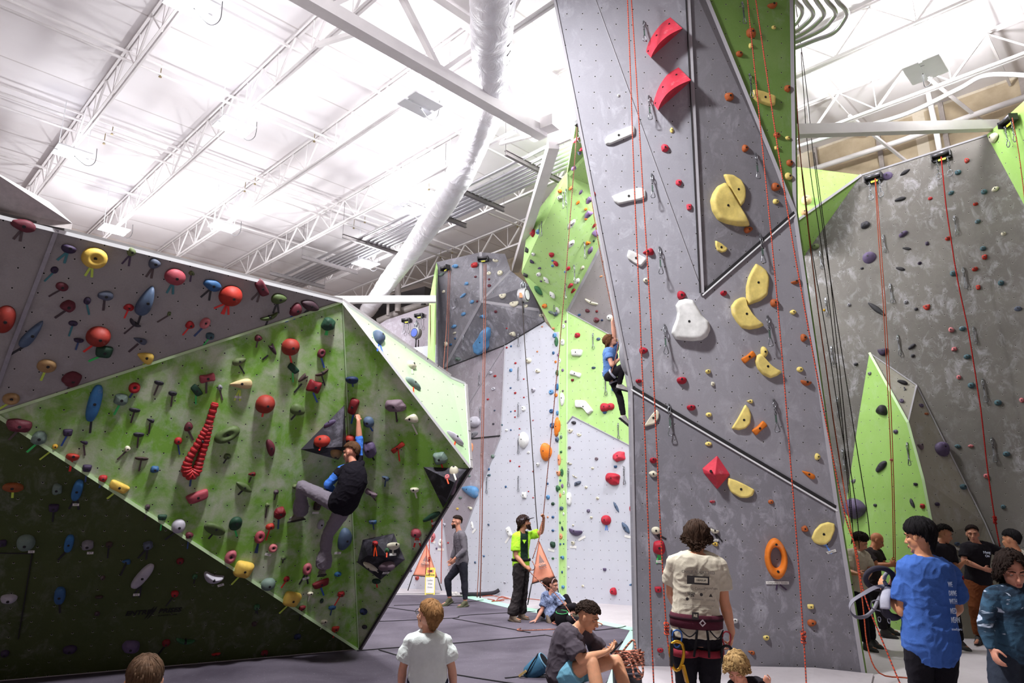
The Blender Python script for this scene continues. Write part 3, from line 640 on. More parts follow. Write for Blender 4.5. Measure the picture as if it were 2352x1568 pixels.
SHN = dict(dome='rounded knob', ball='ball', egg='egg shaped hold', bar='bar hold', block='block hold', rock='craggy hold', jug='jug', wedge='wedge', banana='curved hold', pinch='waisted pinch', ring='ring hold', fin='long fin', pear='pear shaped hold', lens='almond hold', sloper='sloper', half='half moon', poly='flat plate hold')
def outline(shape, n, rnd):
    pts = []
    for i in range(n):
        t = 2*PI*i/n; c, s = math.cos(t), math.sin(t)
        def se(p, a=1, b=1): 
            return Vector((math.copysign(abs(c)**(2/p), c)*a, math.copysign(abs(s)**(2/p), s)*b))
        if shape in ('dome', 'ball', 'ring', 'sloper'): q = se(2.15)
        elif shape == 'egg': q = se(2.1); q.y *= 1 - .28*q.x; q.x += .04
        elif shape == 'bar': q = se(3); q.y *= .85 + .15*math.sin(q.x*3+1)
        elif shape == 'block': q = se(4.5); q.x *= 1 + .1*q.y
        elif shape == 'rock':
            rr = 1 + .22*noise.noise(Vector((c*1.3, s*1.3, rnd*7.3))); q = se(2.6)*rr
        elif shape == 'jug':
            q = se(2.2); q.y = .62*max(-9, q.y) if q.y > 0 else q.y; q.x *= 1.0 if q.y < .3 else 1.02
        elif shape == 'half':
            q = se(2); q.y = q.y*.12+.85*1 if q.y > 0 else q.y*1.8+.85; q.y = max(q.y, -.98)
        elif shape == 'wedge':
            q = se(2.4); q.y *= .62 + .38*q.x; q.y -= .1*q.x
        elif shape == 'banana': q = se(2.3); q.y = q.y*.52 + .5*q.x*q.x - .38
        elif shape == 'pinch': q = se(4); q.y *= .66 + .36*q.x*q.x
        elif shape == 'fin': q = se(3.2) ; (q.__setitem__(0, q.x*(1 - .22*q.y*q.y)))
        elif shape == 'pear': q = se(2.2); q.x *= .72 - .3*q.y
        elif shape == 'lens': q = se(1.55)
        else: q = se(2)
        pts.append(q)
    return pts
def hold_bm(shape, w, h, rot, rnd, poly=None, hh=None):
    big = max(w, h); n = 36 if big > .25 else (24 if big > .12 else 16); nr = 9 if big > .12 else 6
    if poly:
        pts = []
        P_ = [Vector(p) for p in poly]
        for i in range(len(P_)):
            a, b = P_[i], P_[(i+1) % len(P_)]
            for t in (0, 1/6, 1/3, 1/2, 2/3, 5/6): pts.append(a.lerp(b, t))
        for _ in range(1):
            pts = [(pts[i-1] + pts[i]*2 + pts[(i+1) % len(pts)])/4 for i in range(len(pts))]
    else: pts = [Vector((p.x*w/2, p.y*h/2)) for p in outline(shape, n, rnd)]
    n = len(pts); cc = sum(pts, Vector((0, 0)))/n
    m_ = min(w, h); H = hh if hh else {'dome': .5, 'ball': .56, 'egg': .5, 'bar': .5, 'block': .5, 'rock': .52, 'jug': .6, 'wedge': .5, 'banana': .5, 'pinch': .5, 'ring': .5, 'fin': .55, 'pear': .6, 'lens': .5, 'sloper': .5, 'half': .35, 'poly': .16}[shape]*m_
    bm = bmesh.new(); R = Matrix.Rotation(-rot, 2)
    offy = {'jug': .35, 'half': .1, 'sloper': .25, 'banana': .15, 'wedge': .2}.get(shape, .05); e = {'block': 3.2, 'poly': 5, 'fin': 3.2, 'bar': 2.6, 'pinch': 3, 'half': 2.6, 'ball': 2.0}.get(shape, 2.2)
    rings = []
    def vert(p2, s, z):
        q = cc + (p2-cc)*s; q = Vector((q.x, q.y + offy*z)); 
        if shape == 'jug' and q.y > 0 and s > .3: z *= 1
        if shape in ('ring',): z -= H*.6*math.exp(-((q.x-cc.x)/(w*.2))**2 - ((q.y-cc.y-h*.06)/(h*.2))**2)
        if shape == 'sloper': z *= .75 + .25*(q.y/(h/2))
        if shape == 'wedge': z *= .8 + .35*(q.x/(w/2))
        amp = .12 if shape == 'rock' else .035
        nz = noise.noise(Vector((q.x/m_*2.2, q.y/m_*2.2, z/m_*2.2 + rnd*5)))*amp*m_
        q = R @ q
        return bm.verts.new((q.x, q.y, max(-.004, z + (nz if z > 0 else 0))))
    rings.append([vert(p, 1, -.004) for p in pts])
    for i in range(nr):
        a = (i+.35)/nr*PI/2*.985; s = math.cos(a)**(2/e); z = H*math.sin(a)**(2/e) if shape != 'poly' else H*min(1, math.sin(a)*1.3)**.8
        rings.append([vert(p, s, z) for p in pts])
    for a, b in zip(rings, rings[1:]):
        for i in range(n): bm.faces.new((a[i], a[(i+1) % n], b[(i+1) % n], b[i]))
    bm.faces.new(rings[-1])
    top = max(v.co.z for v in rings[-1])
    cz = sum((v.co for v in rings[-1]), Vector())/n
    sm = shape != 'rock'
    for f in bm.faces: f.smooth = sm
    return bm, Vector((cz.x, cz.y, cz.z))
BOLT = mat('black_bolt_hole', '0c0b0c', .6); BOLTR = mat('bolt_rim', '8e8a86', .35, .8, .05)
TAPES = {k_: mat('tape_' + n_, c_, .45, 0, .05, 30) for k_, n_, c_ in (('t', 'teal', '2d6f78'), ('y', 'lime', 'b5cf4a'), ('p', 'purple', '3b2745'), ('b', 'brown', '4a3a3a'), ('m', 'dark_brown', '3a2a2e'), ('r', 'red', 'd8241c'), ('k', 'black', '17151a'), ('g', 'green', '35c05c'), ('o', 'orange', 'ee4a1e'), ('u', 'blue', '2a55a8'), ('n', 'navy', '2b4270'), ('w', 'white', 'cfcdbf'), ('c', 'sky', '5b8fe0'))}
TAGW = mat('white_tag', 'd8d6d2', .6, 0, .03); INK = mat('black_ink', '151515', .7); BROWNINK = mat('brown_ink', '4c4440', .7)
def hit(px, py, tries=True):
    r = ray(px, py); best = None
    for tris, n, nm in FACETS:
        for t in tris:
            q = intersect_ray_tri(t[0], t[1], t[2], r, CAM, True)
            if q is not None and (q-CAM).dot(r) > 0:
                d = (q-CAM).length
                if best is None or d < best[0]: best = (d, q, n, nm)
    if best is None and not tries: return None
    if best is None:
        for rr in range(2, 60, 2):
            for k_ in range(12):
                b = hit(px + rr*math.cos(k_*PI/6), py + rr*math.sin(k_*PI/6), False)
                if b: return b
        raise Exception('no facet at %d %d' % (px, py))
    return best[1:]
def fr(n):
    up = (Vector((0,0,1)) - n*n.z).normalized(); return up.cross(n), up
HOLDS = []
def place(px, py, nrm=None, pos=None):
    if pos is None: pos, nrm, nm = hit(px, py)
    rt, up = fr(nrm); a = proj(pos); b = proj(pos+rt*.1); c = proj(pos+up*.1)
    sx = max(25, math.hypot(b[0]-a[0], b[1]-a[1])*10); sy = max(25, math.hypot(c[0]-a[0], c[1]-a[1])*10)
    full = ppm(pos)
    sx = max(sx, full*.3); sy = max(sy, full*.45)
    return pos, nrm, rt, up, sx, sy
def hold(px, py, w, h, rot, shape, col, tape='', area=None, pos=None, nrm=None, label=None, hscale=1, poly=None, nobolt=False, grp=None, shn=None):
    if pos is None: pos, nrm, nm = hit(px, py)
    else: nm = 'vol'
    pos, nrm, rt, up, sx, sy = place(px, py, nrm, pos)
    r = abs(rot); rr_ = math.radians(rot)
    if r >= 15 and not poly:
        if h > 1.2*w: W_, H_ = max(.45*w, w - h*math.sin(abs(rr_))*.6), h/math.cos(rr_)*.97
        elif 25 <= r <= 65: W_, H_ = .82*math.hypot(w, h), .62*min(w, h)
        else: W_, H_ = .95*w, .78*h
    else: W_, H_ = w, h
    wm, hm = W_/sx, H_/sy
    pl = None
    if poly: pl = [((x-px)/sx, -(y-py)/sy) for x, y in poly]; rr_ = 0
    rnd = (px*13.7 + py*7.1) % 97
    hh = None
    if hscale != 1: hh = min(wm, hm)*.5*hscale
    bm, tp = hold_bm('poly' if poly and shape == 'poly' else shape, wm, hm, rr_, rnd, pl, hh)
    o = bm_obj('climbing_hold', bm, hmat(col)); o.matrix_world = basis(pos, rt, up, nrm)
    if not nobolt:
        br = min(.015, min(wm, hm)*.14)
        def f(b_):
            add_tube(b_, [Vector((tp.x, tp.y, 0)), Vector((tp.x, tp.y, tp.z+.0035))], br, 10)
        mesh_obj('bolt', f, BOLT, o)
    for part in tape.split('|'):
        if not part: continue
        if part[0] == '#':
            bits = part[1:].split(','); tx = bits[0]; dx = float(bits[1]) if len(bits) > 1 else 0; dy = float(bits[2]) if len(bits) > 2 else 14; ang = float(bits[3]) if len(bits) > 3 else 0
            tw = float(bits[4]) if len(bits) > 4 else 15; th_ = 5.5 if tw < 30 else 6
            M4 = Matrix.Translation((dx/sx, -hm/2 - dy/sy, .006)) @ Matrix.Rotation(math.radians(-ang), 4, 'Z')
            def f(b_):
                add_box(b_, (0, 0, 0), tw/sx, th_/sy, .003)
            t = mesh_obj('grade_tag', f, TAGW, o); t.matrix_local = M4
            if tx: 
                tt = txt('tag_writing', tx, th_/sy*.95, Matrix.Translation((0, 0, .002)), INK, t, .0004, sx=1.0)
            continue
        cm = TAPES[part[0]]; L = None; body = part[1:]
        if ':' in body: body, L = body.split(':'); L = float(L)
        for an in body.split(','):
            a = math.radians(float(an)); ln = (L or 26)/sy; wd = .021 if hm > .09 else .016
            def f(b_):
                st = Vector((math.sin(a)*hm*.3*.4, -hm*.42, .004)); en = st + Vector((math.sin(a), -math.cos(a), 0))*ln
                add_bar(b_, st, en, .003, wd, (en-st).cross(Vector((0,0,1))))
            mesh_obj('tape_strip', f, cm, o)
    o['group'] = grp or 'holds'
    HOLDS.append(dict(ar=w*h, o=o, px=px, py=py, area=area or nm, col=col, shape=shape, size=max(w, h), label=label, shn=shn, poly=bool(poly)))
    return o
def holds(ox, oy, sc, data):
    for line in data.strip().splitlines():
        t = line.split()
        if not t: continue
        x, y, w, h, r = map(float, t[:5]); hold(ox + x/sc, oy + y/sc, w/sc, h/sc, r, t[5], t[6], t[7] if len(t) > 7 else '')
holds(0, 450, 3.92, '''
210 262 235 115 3 bar maroon b-20,5
620 470 140 95 5 jug purple t-30,0
850 555 235 190 0 ring yellow y-12,12
1183 500 85 80 -14 egg olive p-22,8
1390 605 110 95 -10 egg slate b-15,8
1575 725 190 150 10 dome pinkred t-10,15
1725 695 60 50 20 egg olive p10:16
1910 800 165 105 10 bar blue k-30,10
2073 895 200 190 0 ball scarlet r-50,0|r-8,20
490 665 70 65 0 dome purple t-25
558 815 125 100 15 dome maroon m-40
612 990 130 105 14 rock maroon m-35
785 942 65 70 0 dome purple t25
950 895 140 90 -10 bar slate m10
1160 1003 90 60 -5 rock red r-5:20
1312 940 170 285 6 pear steel k0:34
1522 1060 35 40 0 rock olive b-40
1217 1140 110 115 30 banana char m-30
658 1145 85 50 0 dome purple t0
710 1295 90 55 0 jug purple n0:18
885 1262 220 185 0 ball ball r-35
935 1398 145 105 -3 block dkgreen g-50
1260 1300 130 75 10 wedge slate m-30
1710 1160 80 70 14 egg red r-20:20
1845 1143 85 105 10 ring salmon n-25
1890 1260 80 65 0 rock teal g-20:18
1305 1450 150 140 10 wedge yellow y20
285 1240 190 275 20 pear steel k-40:34
420 1530 175 125 5 sloper tan y-5:22
40 1108 195 255 0 ball ball''')
holds(400, 550, 3.92, '''
785 435 130 150 45 block maroon b-25,5
940 530 135 95 -14 egg moss k0,25
1222 592 180 95 10 lens plum k-25,0
1095 630 95 125 10 egg maroon u-25,20
855 690 145 130 -35 banana moss k0:16
1388 760 120 115 0 rock dkgreen g-5,10:14
757 887 68 60 0 egg maroon b0:16
878 965 100 150 -40 banana plum k-40:16
1045 965 158 158 0 ball ball r25
1325 1023 70 88 10 ring maroon u30
583 1095 110 110 -30 egg olive k40
1070 1160 95 95 35 block dkgreen g15
1175 1230 95 130 40 banana brown k-30
1330 1195 110 105 -35 banana brown k30
1255 1320 115 140 10 pinch darkred u35
297 1245 145 120 -20 pinch pinkred b10
600 1300 200 130 -14 wedge sand y-12,12|#V3,0,14
200 1357 100 110 45 block dkgreen g10
412 1330 45 50 0 egg grey b25
818 1480 170 170 0 ball ball r0:12
1110 1530 145 130 20 egg moss k-30:16
1602 1258 112 85 0 jug navy n0:8
1615 1500 112 140 25 block darkred u-20
1990 1495 180 115 5 rock mauve m0
1837 885 95 115 0 egg steel u-30,0
2135 1132 75 85 20 egg cream w-20:16
2147 1297 105 120 30 egg sage o-20:18''')
holds(0, 850, 3.92, '''
648 78 155 130 10 rock maroon b-5
100 255 155 105 -5 ring tan y-40
848 295 120 340 3 fin cobalt k5:34
1090 262 125 110 0 rock sage g-15
1210 158 105 100 0 ring red n-20:14
1432 110 90 50 10 jug char b-10
1555 205 78 55 5 jug char b5
1213 355 105 50 5 jug char m-5
1355 450 75 50 14 wedge char m5
1250 575 100 55 0 jug char b5
1697 508 75 85 10 egg maroon b35
1603 635 70 68 0 dome red n20
2045 578 205 205 -35 ring moss k45:10
178 495 245 120 8 rock maroon b-30
350 610 140 120 0 rock sage g-35
610 560 85 65 -5 block purple u-15
755 650 75 45 10 wedge purple b15
497 685 55 45 0 dome mustard y-40:36
655 775 125 85 5 jug scarlet r0
783 880 80 65 0 block purple n5
925 972 78 62 0 rock red n-10:16
1148 705 55 50 0 egg cream b-35
1275 792 125 42 3 jug brown b0
1393 890 75 65 0 rock blue
2045 775 65 50 0 rock moss k-20:12
2268 935 65 55 -10 wedge darkred m-10:14
1070 1048 190 130 25 block yellow y-40
1778 1135 180 150 -25 block pinkred
2197 1050 190 110 30 lens moss k-35:14
1328 1230 48 50 0 dome plum m0
1460 1322 80 50 0 block dkgreen g5
1605 1400 125 130 0 dome pale k-45
1932 1430 205 160 25 sloper moss k-30:14
2120 1380 115 130 0 sloper dkgreen g25:18
1703 1483 75 60 0 egg maroon n5
2335 1500 85 115 0 ring pinkred n5
118 1055 195 90 0 sloper rust y0:14
515 1068 95 95 0 rock sage
697 1075 95 190 8 fin cobalt k-20,10|#V4,0,10
485 1235 90 65 0 block purple k0''')
holds(0, 1168, 3.92, '''
235 300 170 140 0 dome sage #V5,14,4
622 308 85 155 5 fin cobalt k-30
790 320 105 90 0 rock grey #V7,8,8
983 320 65 55 0 dome brown k0
1333 325 95 75 -5 rock slate k-30,0
1137 475 80 65 -5 wedge blue k-14
1622 468 68 55 0 dome darkred
1283 600 165 215 28 fin pale k-20,0|#V5,-8,14
1925 600 205 170 20 banana pale #V4,20,6,-20
2187 540 160 140 14 block yellow y-35
2075 430 100 125 10 ring pink n-5:14
1755 608 50 45 0 dome green k0:12
540 775 105 150 0 fin blue k5
925 620 45 40 0 dome brown
893 790 75 35 0 jug brown
875 943 50 40 0 dome plum
1573 762 70 50 0 rock red k-25
80 805 150 75 5 rock pale
630 1262 130 70 0 dome purple
1180 1230 160 100 0 rock violet
1497 1203 75 60 0 dome darkred k-25
1670 1180 180 70 14 banana green
1945 1305 85 30 -5 jug red
2310 885 50 50 0 dome green k20:12
2290 1035 50 40 0 dome brown
45 1300 80 60 0 dome purple
30 310 75 60 0 rock purple''')
holds(550, 1150, 3.751, '''
345 103 90 110 -10 rock darkred n10
265 220 75 60 0 rock scarlet r-5
175 310 85 105 0 ring pinkred n-5
288 405 75 75 0 ring salmon #V3,-8,5,14
240 35 40 40 0 egg olive b5
380 490 45 40 0 dome moss k0:8
583 585 75 105 -5 ring pink k-20,20|#V3,2,8,-14
700 710 140 80 -20 block darkred u30
405 672 50 52 0 dome red r-25:16
245 715 125 110 0 dome sage k40:14
445 840 140 120 14 block yellow y-40
608 795 52 45 0 jug cream w0:14
540 920 60 42 0 rock darkred k0
150 910 50 45 0 dome green k0:10
708 860 30 45 0 dome dkgreen
798 918 65 40 0 dome blue n0:14
847 630 60 45 0 dome cobalt
872 800 60 50 0 rock red r-20
905 325 115 190 -4 egg steel #V2,-8,8
1150 180 65 35 0 block blue n0:14
728 1035 55 45 10 jug cream w-14:14
825 1100 60 45 0 block scarlet r0:16
1070 950 65 55 0 dome navy
1078 1083 45 35 0 dome char
500 1165 60 45 0 dome navy
215 1305 60 40 0 rock darkred
127 1055 40 35 0 dome plum
1180 690 75 45 0 dome dkgreen r0:10
1525 275 85 75 10 rock pinkred r-18,14|#V4,0,10
1655 135 200 75 -28 bar dkgreen r0:20|#,6,8,-20
700 200 55 90 0 dome pale
668 42 60 75 0 block brown #,0,6''')
holds(550, 850, 3.92, '''
1165 465 95 100 0 dome steel u25:12
1547 437 125 110 -14 wedge cream w20
1175 710 105 140 0 rock violet k25:12
1428 695 145 90 -35 pinch scarlet r0
1810 790 125 110 -14 rock sage r10
1315 970 70 75 20 wedge steel n-14:14
1187 1105 90 100 35 pinch mauve b30:14
1577 1072 80 60 0 jug cream w10:14
280 695 110 150 -25 egg maroon
330 1095 45 45 0 dome plum m0:14
1938 612 110 130 35 lens pale o-40:16
500 1045 45 45 0 rock olive''')
# ribbed red two-pronged hold
def ribbed():
    px, py = 1795/3.92, 850 + 620/3.92; pos, nrm, rt, up, sx, sy = place(px, py)
    pts = [Vector(((x-1795)/3.92/sx, -(y-620)/3.92/sy, .03)) for x, y in ((1858, 275), (1850, 380), (1840, 480), (1815, 560), (1790, 640), (1755, 740), (1732, 830), (1738, 900), (1785, 940), (1826, 900), (1834, 830), (1842, 740), (1850, 640), (1850, 560), (1852, 480))]
    bm = bmesh.new(); q = cr(pts, 9); rad = []
    for i in range(len(q)):
        t = i/len(q); base = .036 + .02*math.exp(-((t-.56)/.12)**2); rad.append(base*(1.2 if (i//2) % 2 else 1))
    add_tube(bm, q, .05, 14, radii=rad)
    for i_, f in enumerate(bm.faces): f.smooth = False
    o = bm_obj('climbing_hold', bm, hmat('red'), smooth=False); o.matrix_world = basis(pos, rt, up, nrm)
    mesh_obj('bolt', lambda b: add_tube(b, [Vector((.02, 0, 0)), Vector((.02, 0, .1))], .012, 10), BOLT, o)
    mesh_obj('tape_strip', lambda b: add_bar(b, Vector((0, -.44, .004)), Vector((.01, -.56, .004)), .02, .003), TAPES['n'], o)
    HOLDS.append(dict(o=o, px=px, py=py, area='bgreen', col='red', shape='ribbed', size=170, label='long ribbed red two-pronged hold on the green boulder face', shn='ribbed hold', poly=True))
ribbed()
# --- wooden volumes on the boulder -------------------------------------------------------------
k = NT('black_volume_paint', .6, 0, .35); co = k.coord(); n = k.noise(co, 3, 6, .7, .6); k.color(k.mix(k.ramp(n, .5, .78), rgb('232029'), rgb('6f6b78'))); VOLM = k.m
def volume(base, apexes, faces, label, edges=()):
    """base: pixel corners on the wall; apexes: (px, py, metres in front of the wall)"""
    org = hit(*base[0])[0]; P_ = [hit(*b)[0] for b in base] + [closer(hit(x, y)[0], d) for x, y, d in apexes]
    bm = bmesh.new(); vs = [bm.verts.new(p-org) for p in P_]
    for f in faces: bm.faces.new([vs[i] for i in f])
    bmesh.ops.triangulate(bm, faces=bm.faces[:]); bmesh.ops.recalc_face_normals(bm, faces=bm.faces[:])
    o = bm_obj('wooden_volume', bm, VOLM, loc=org); tag(o, label, 'climbing volume')
    for f in faces:
        q = [P_[i] for i in f]
        for i in range(1, len(q)-1):
            n_ = (q[i]-q[0]).cross(q[i+1]-q[0]).normalized()
            if n_.dot(CAM-q[0]) < 0: n_ = -n_
            if (CAM-q[0]).normalized().dot(n_) > .05: FACETS.append(([(q[0], q[i], q[i+1])], n_, 'vol'))
    return o
s4 = lambda x, y: (550 + x/3.92, 850 + y/3.92)
s6 = lambda x, y: (550 + x/3.751, 1150 + y/3.751)
volume([s4(945, 312), s4(552, 712), s4(890, 806), s4(965, 690)], [(*s4(925, 688), .38)], [(0, 1, 4), (1, 2, 4), (0, 4, 3), (2, 3, 4), (0, 3, 2, 1)], 'black triangular wooden volume beside the climbing boy')
holds(550, 850, 3.92, '''
815 480 120 70 -30 jug violet
745 640 145 105 -5 dome scarlet r-14:10
872 738 105 60 5 dome tan
1000 622 100 110 20 ball scarlet''')
volume([s4(1655, 870), s4(2055, 884), s4(1834, 1238)], [(*s4(1935, 1010), .3)], [(0, 1, 3), (1, 2, 3), (2, 0, 3), (0, 2, 1)], 'black wooden volume at the right corner of the boulder wall')
holds(550, 850, 3.92, '''
1932 910 85 52 -5 jug cream w20:16
1870 963 46 42 0 ring salmon o20:12
1935 1045 95 80 30 wedge mauve''')
volume([s6(1062, 335), s6(1330, 280), s6(1425, 505), s6(1215, 680), s6(1015, 530)], [(*s6(1105, 470), .16), (*s6(1270, 470), .26), (*s6(1180, 360), .16)], [(0, 5, 4), (0, 7, 5), (0, 1, 7), (1, 2, 6, 7), (7, 6, 5), (2, 3, 6), (3, 4, 5, 6), (0, 4, 3, 2, 1)], 'black hexagonal wooden volume right of the climbing boy')
holds(550, 1150, 3.751, '''
1170 363 42 40 0 dome red o-8,14
1322 385 100 75 5 jug cream w-5,5:14|#V5,0,10
1130 560 95 90 40 lens cream w40:14
1268 560 130 95 14 sloper mauve #V5,8,6
1272 425 40 38 0 rock green o0:12''')
# --- tower ------------------------------------------------------------------------------------
def ph(ox, oy, sc, pts, col, label, hs=.3, tape='', shape='poly', shn=None):
    pp = [(ox+x/sc, oy+y/sc) for x, y in pts]; cx = sum(p[0] for p in pp)/len(pp); cy = sum(p[1] for p in pp)/len(pp)
    w = max(p[0] for p in pp)-min(p[0] for p in pp); h = max(p[1] for p in pp)-min(p[1] for p in pp)
    return hold(cx, cy, w, h, 0, shape, col, tape, poly=pp, label=label, hscale=hs, shn=shn)
def crescent(outer, ridge, chord, lb):
    f_ = lambda p: (1250+p[0]/3.357, p[1]/3.357); cxy = f_(ridge[len(ridge)//2]); org, n_, _ = hit(*cxy); N = 16
    W = lambda p: at_plane(*f_(p), org, n_)
    def samp(pts): return cr([W(p) for p in pts], 5)
    O, R_ = samp(outer), samp(ridge); n = len(O); C_ = [W(chord[0]).lerp(W(chord[1]), i/(n-1)) for i in range(n)]
    R_ = [closer(p, .24) for p in R_]
    bm = bmesh.new(); vo, vr, vc = ([bm.verts.new(p-org) for p in q] for q in (O, R_, C_))
    for i in range(n-1):
        bm.faces.new((vo[i], vo[i+1], vr[i+1], vr[i])).smooth = True; bm.faces.new((vr[i], vr[i+1], vc[i+1], vc[i])).smooth = True
    for i in (0, n-1): bm.faces.new((vo[i], vr[i], vc[i]))
    bm.faces.new([*vo, *vc[::-1]]); bmesh.ops.recalc_face_normals(bm, faces=bm.faces[:])
    for e in bm.edges:
        if len(e.link_faces) == 2 and e.calc_face_angle(0) > .5: e.smooth = False
    o = bm_obj('climbing_hold', bm, hmat('coral'), loc=org)
    for t_ in (.12, .5, .88):
        i = int(t_*(n-1)); p = O[i].lerp(R_[i], .35)-org; v = (CAM-org).normalized(); mesh_obj('bolt', lambda b: add_tube(b, [p, p+v*.006], .013, 10), BOLT, o)
    HOLDS.append(dict(o=o, px=cxy[0], py=cxy[1], area='tower', col='coral', shape='poly', size=90, label='large rosy red crescent volume near the tower top, the ' + lb + ' of two', shn='crescent', poly=True))
crescent([(785, 400), (802, 335), (850, 250), (910, 178), (972, 133)], [(822, 443), (850, 385), (900, 320), (975, 262), (1065, 218)], [(824, 445), (1066, 226)], 'upper')
crescent([(841, 800), (858, 735), (895, 650), (955, 570), (1036, 519)], [(877, 848), (902, 785), (955, 715), (1035, 658), (1131, 616)], [(879, 850), (1132, 624)], 'lower')
ph(1250, 0, 3.357, [(462, 1075), (480, 1045), (570, 1010), (690, 975), (704, 1000), (700, 1045), (600, 1080), (500, 1112), (470, 1108)], 'white', 'long white bar hold high on the tower, the upper one', .4, shn='white bar')
ph(1350, 400, 3.92, [(215, 190), (235, 180), (350, 145), (480, 128), (525, 160), (525, 220), (480, 238), (380, 250), (270, 268), (235, 240)], 'white', 'long white bar hold on the tower, the lower one', .4, shn='white bar')
ph(1350, 400, 3.92, [(1215, 10), (1300, 10), (1370, 50), (1412, 120), (1420, 200), (1405, 255), (1375, 292), (1330, 230), (1270, 130)], 'lemon', 'upper right half of the large pale yellow split disc', .3, shn='split disc half')
ph(1350, 400, 3.92, [(1228, 75), (1160, 115), (1120, 180), (1100, 250), (1120, 340), (1170, 415), (1240, 445), (1350, 462), (1460, 460), (1375, 310), (1300, 195)], 'lemon', 'lower left half of the large pale yellow split disc', .3, shn='split disc half')
ph(1350, 400, 3.92, [(1145, 600), (1200, 625), (1256, 665), (1240, 695), (1205, 706), (1165, 690), (1148, 645)], 'lemon', 'small pale yellow half moon under the split disc', .4)
ph(1350, 400, 3.92, [(370, 675), (430, 705), (530, 762), (532, 780), (480, 836), (420, 805), (362, 760), (352, 730)], 'white', 'white four-sided plate hold left of the tower', .3)
ph(1350, 400, 3.92, [(795, 1175), (830, 1130), (890, 1118), (955, 1135), (990, 1200), (1035, 1285), (1090, 1340), (1100, 1410), (1070, 1470), (1020, 1500), (940, 1505), (850, 1495), (780, 1480), (745, 1425), (760, 1375), (795, 1300), (808, 1240)], 'white', 'large white bell shaped hold in the middle of the tower', .4, shn='white bell')
ph(1350, 400, 3.92, [(1520, 803), (1565, 830), (1610, 870), (1632, 930), (1625, 1010), (1610, 1090), (1550, 1140), (1430, 1182), (1418, 1120), (1420, 1020), (1445, 930), (1480, 860)], 'lemon', 'tall pale yellow leaf shaped hold on the tower', .3, shn='leaf')
ph(1350, 400, 3.92, [(1380, 1110), (1415, 1108), (1430, 1180), (1480, 1270), (1530, 1325), (1578, 1362), (1530, 1385), (1450, 1400), (1380, 1385), (1335, 1330), (1295, 1260), (1290, 1190), (1330, 1135)], 'lemon', 'pale yellow curved shield hold below the yellow leaf', .3, shn='shield')
ph(1400, 750, 3.92, [(1355, 243), (1400, 290), (1450, 350), (1500, 388), (1545, 410), (1500, 445), (1440, 465), (1370, 430), (1330, 380), (1308, 315), (1320, 265)], 'lemon', 'pale yellow crescent with a round companion beside an orange bone', .35, shn='crescent')
ph(1400, 750, 3.92, [(1228, 697), (1262, 740), (1278, 800), (1265, 870), (1220, 915), (1160, 932), (1090, 915), (1150, 830)], 'lemon', 'pale yellow half moon left of the bright orange bone', .35)
ph(1400, 750, 3.92, [(430, 745), (450, 775), (445, 825), (400, 880), (300, 903), (340, 845), (385, 785)], 'cream', 'cream half moon crossed by the left rope', .3)
ph(1400, 750, 3.92, [(1070, 1357), (1150, 1385), (1240, 1430), (1306, 1470), (1285, 1520), (1235, 1542), (1170, 1540), (1090, 1490), (1060, 1420)], 'lemon', 'yellow half moon touching the red pyramid', .35)
ph(1400, 1150, 3.752, [(1890, 180), (1945, 195), (1945, 250), (1900, 340), (1850, 378), (1800, 378), (1755, 360), (1733, 320), (1765, 255), (1820, 200)], 'lemon', 'flat pale yellow plate hold low at the right tower edge', .25, '#Buddy System,8,16,-17,38|c-5,28', shn='plate')
ph(1250, 0, 3.357, [(1605, 705), (1680, 712), (1780, 735), (1778, 800), (1740, 815), (1640, 795), (1605, 765)], 'lemon', 'pale yellow slab hold on the green tower strip', .5)
# red pyramid
def pyramid():
    f_ = lambda x, y: (1400+x/3.92, 750+y/3.92)
    base = [f_(*p) for p in ((970, 1155), (1088, 1330), (970, 1468), (845, 1318), (832, 1275))]; P_ = [hit(*b)[0] for b in base]; ap = closer(hit(*f_(950, 1330))[0], .2); org = hit(*f_(950, 1310))[0]; n_ = hit(*f_(950, 1310))[1]
    ap2 = closer(hit(*f_(925, 1240))[0], .14)
    bm = bmesh.new(); v = [bm.verts.new(p-org) for p in P_]; a = bm.verts.new(ap-org)
    for i in range(5): bm.faces.new((v[i], v[(i+1) % 5], a))
    bm.faces.new(v[::-1]); bmesh.ops.recalc_face_normals(bm, faces=bm.faces[:]); bmesh.ops.bevel(bm, geom=bm.edges[:], offset=.012, segments=2, affect='EDGES', profile=.6)
    o = bm_obj('climbing_hold', bm, hmat('coral'), loc=org); rt, up = fr(n_)
    mesh_obj('bolt', lambda b: add_tube(b, [closer(hit(*f_(912, 1300))[0], .1)-org, closer(hit(*f_(912, 1300))[0], .182)-org], .016, 12), BOLT, o)
    HOLDS.append(dict(o=o, px=1642, py=1084, area='tlow', col='coral', shape='poly', size=70, label='large rosy red pyramid hold low on the tower', shn='red pyramid', poly=True))
pyramid()
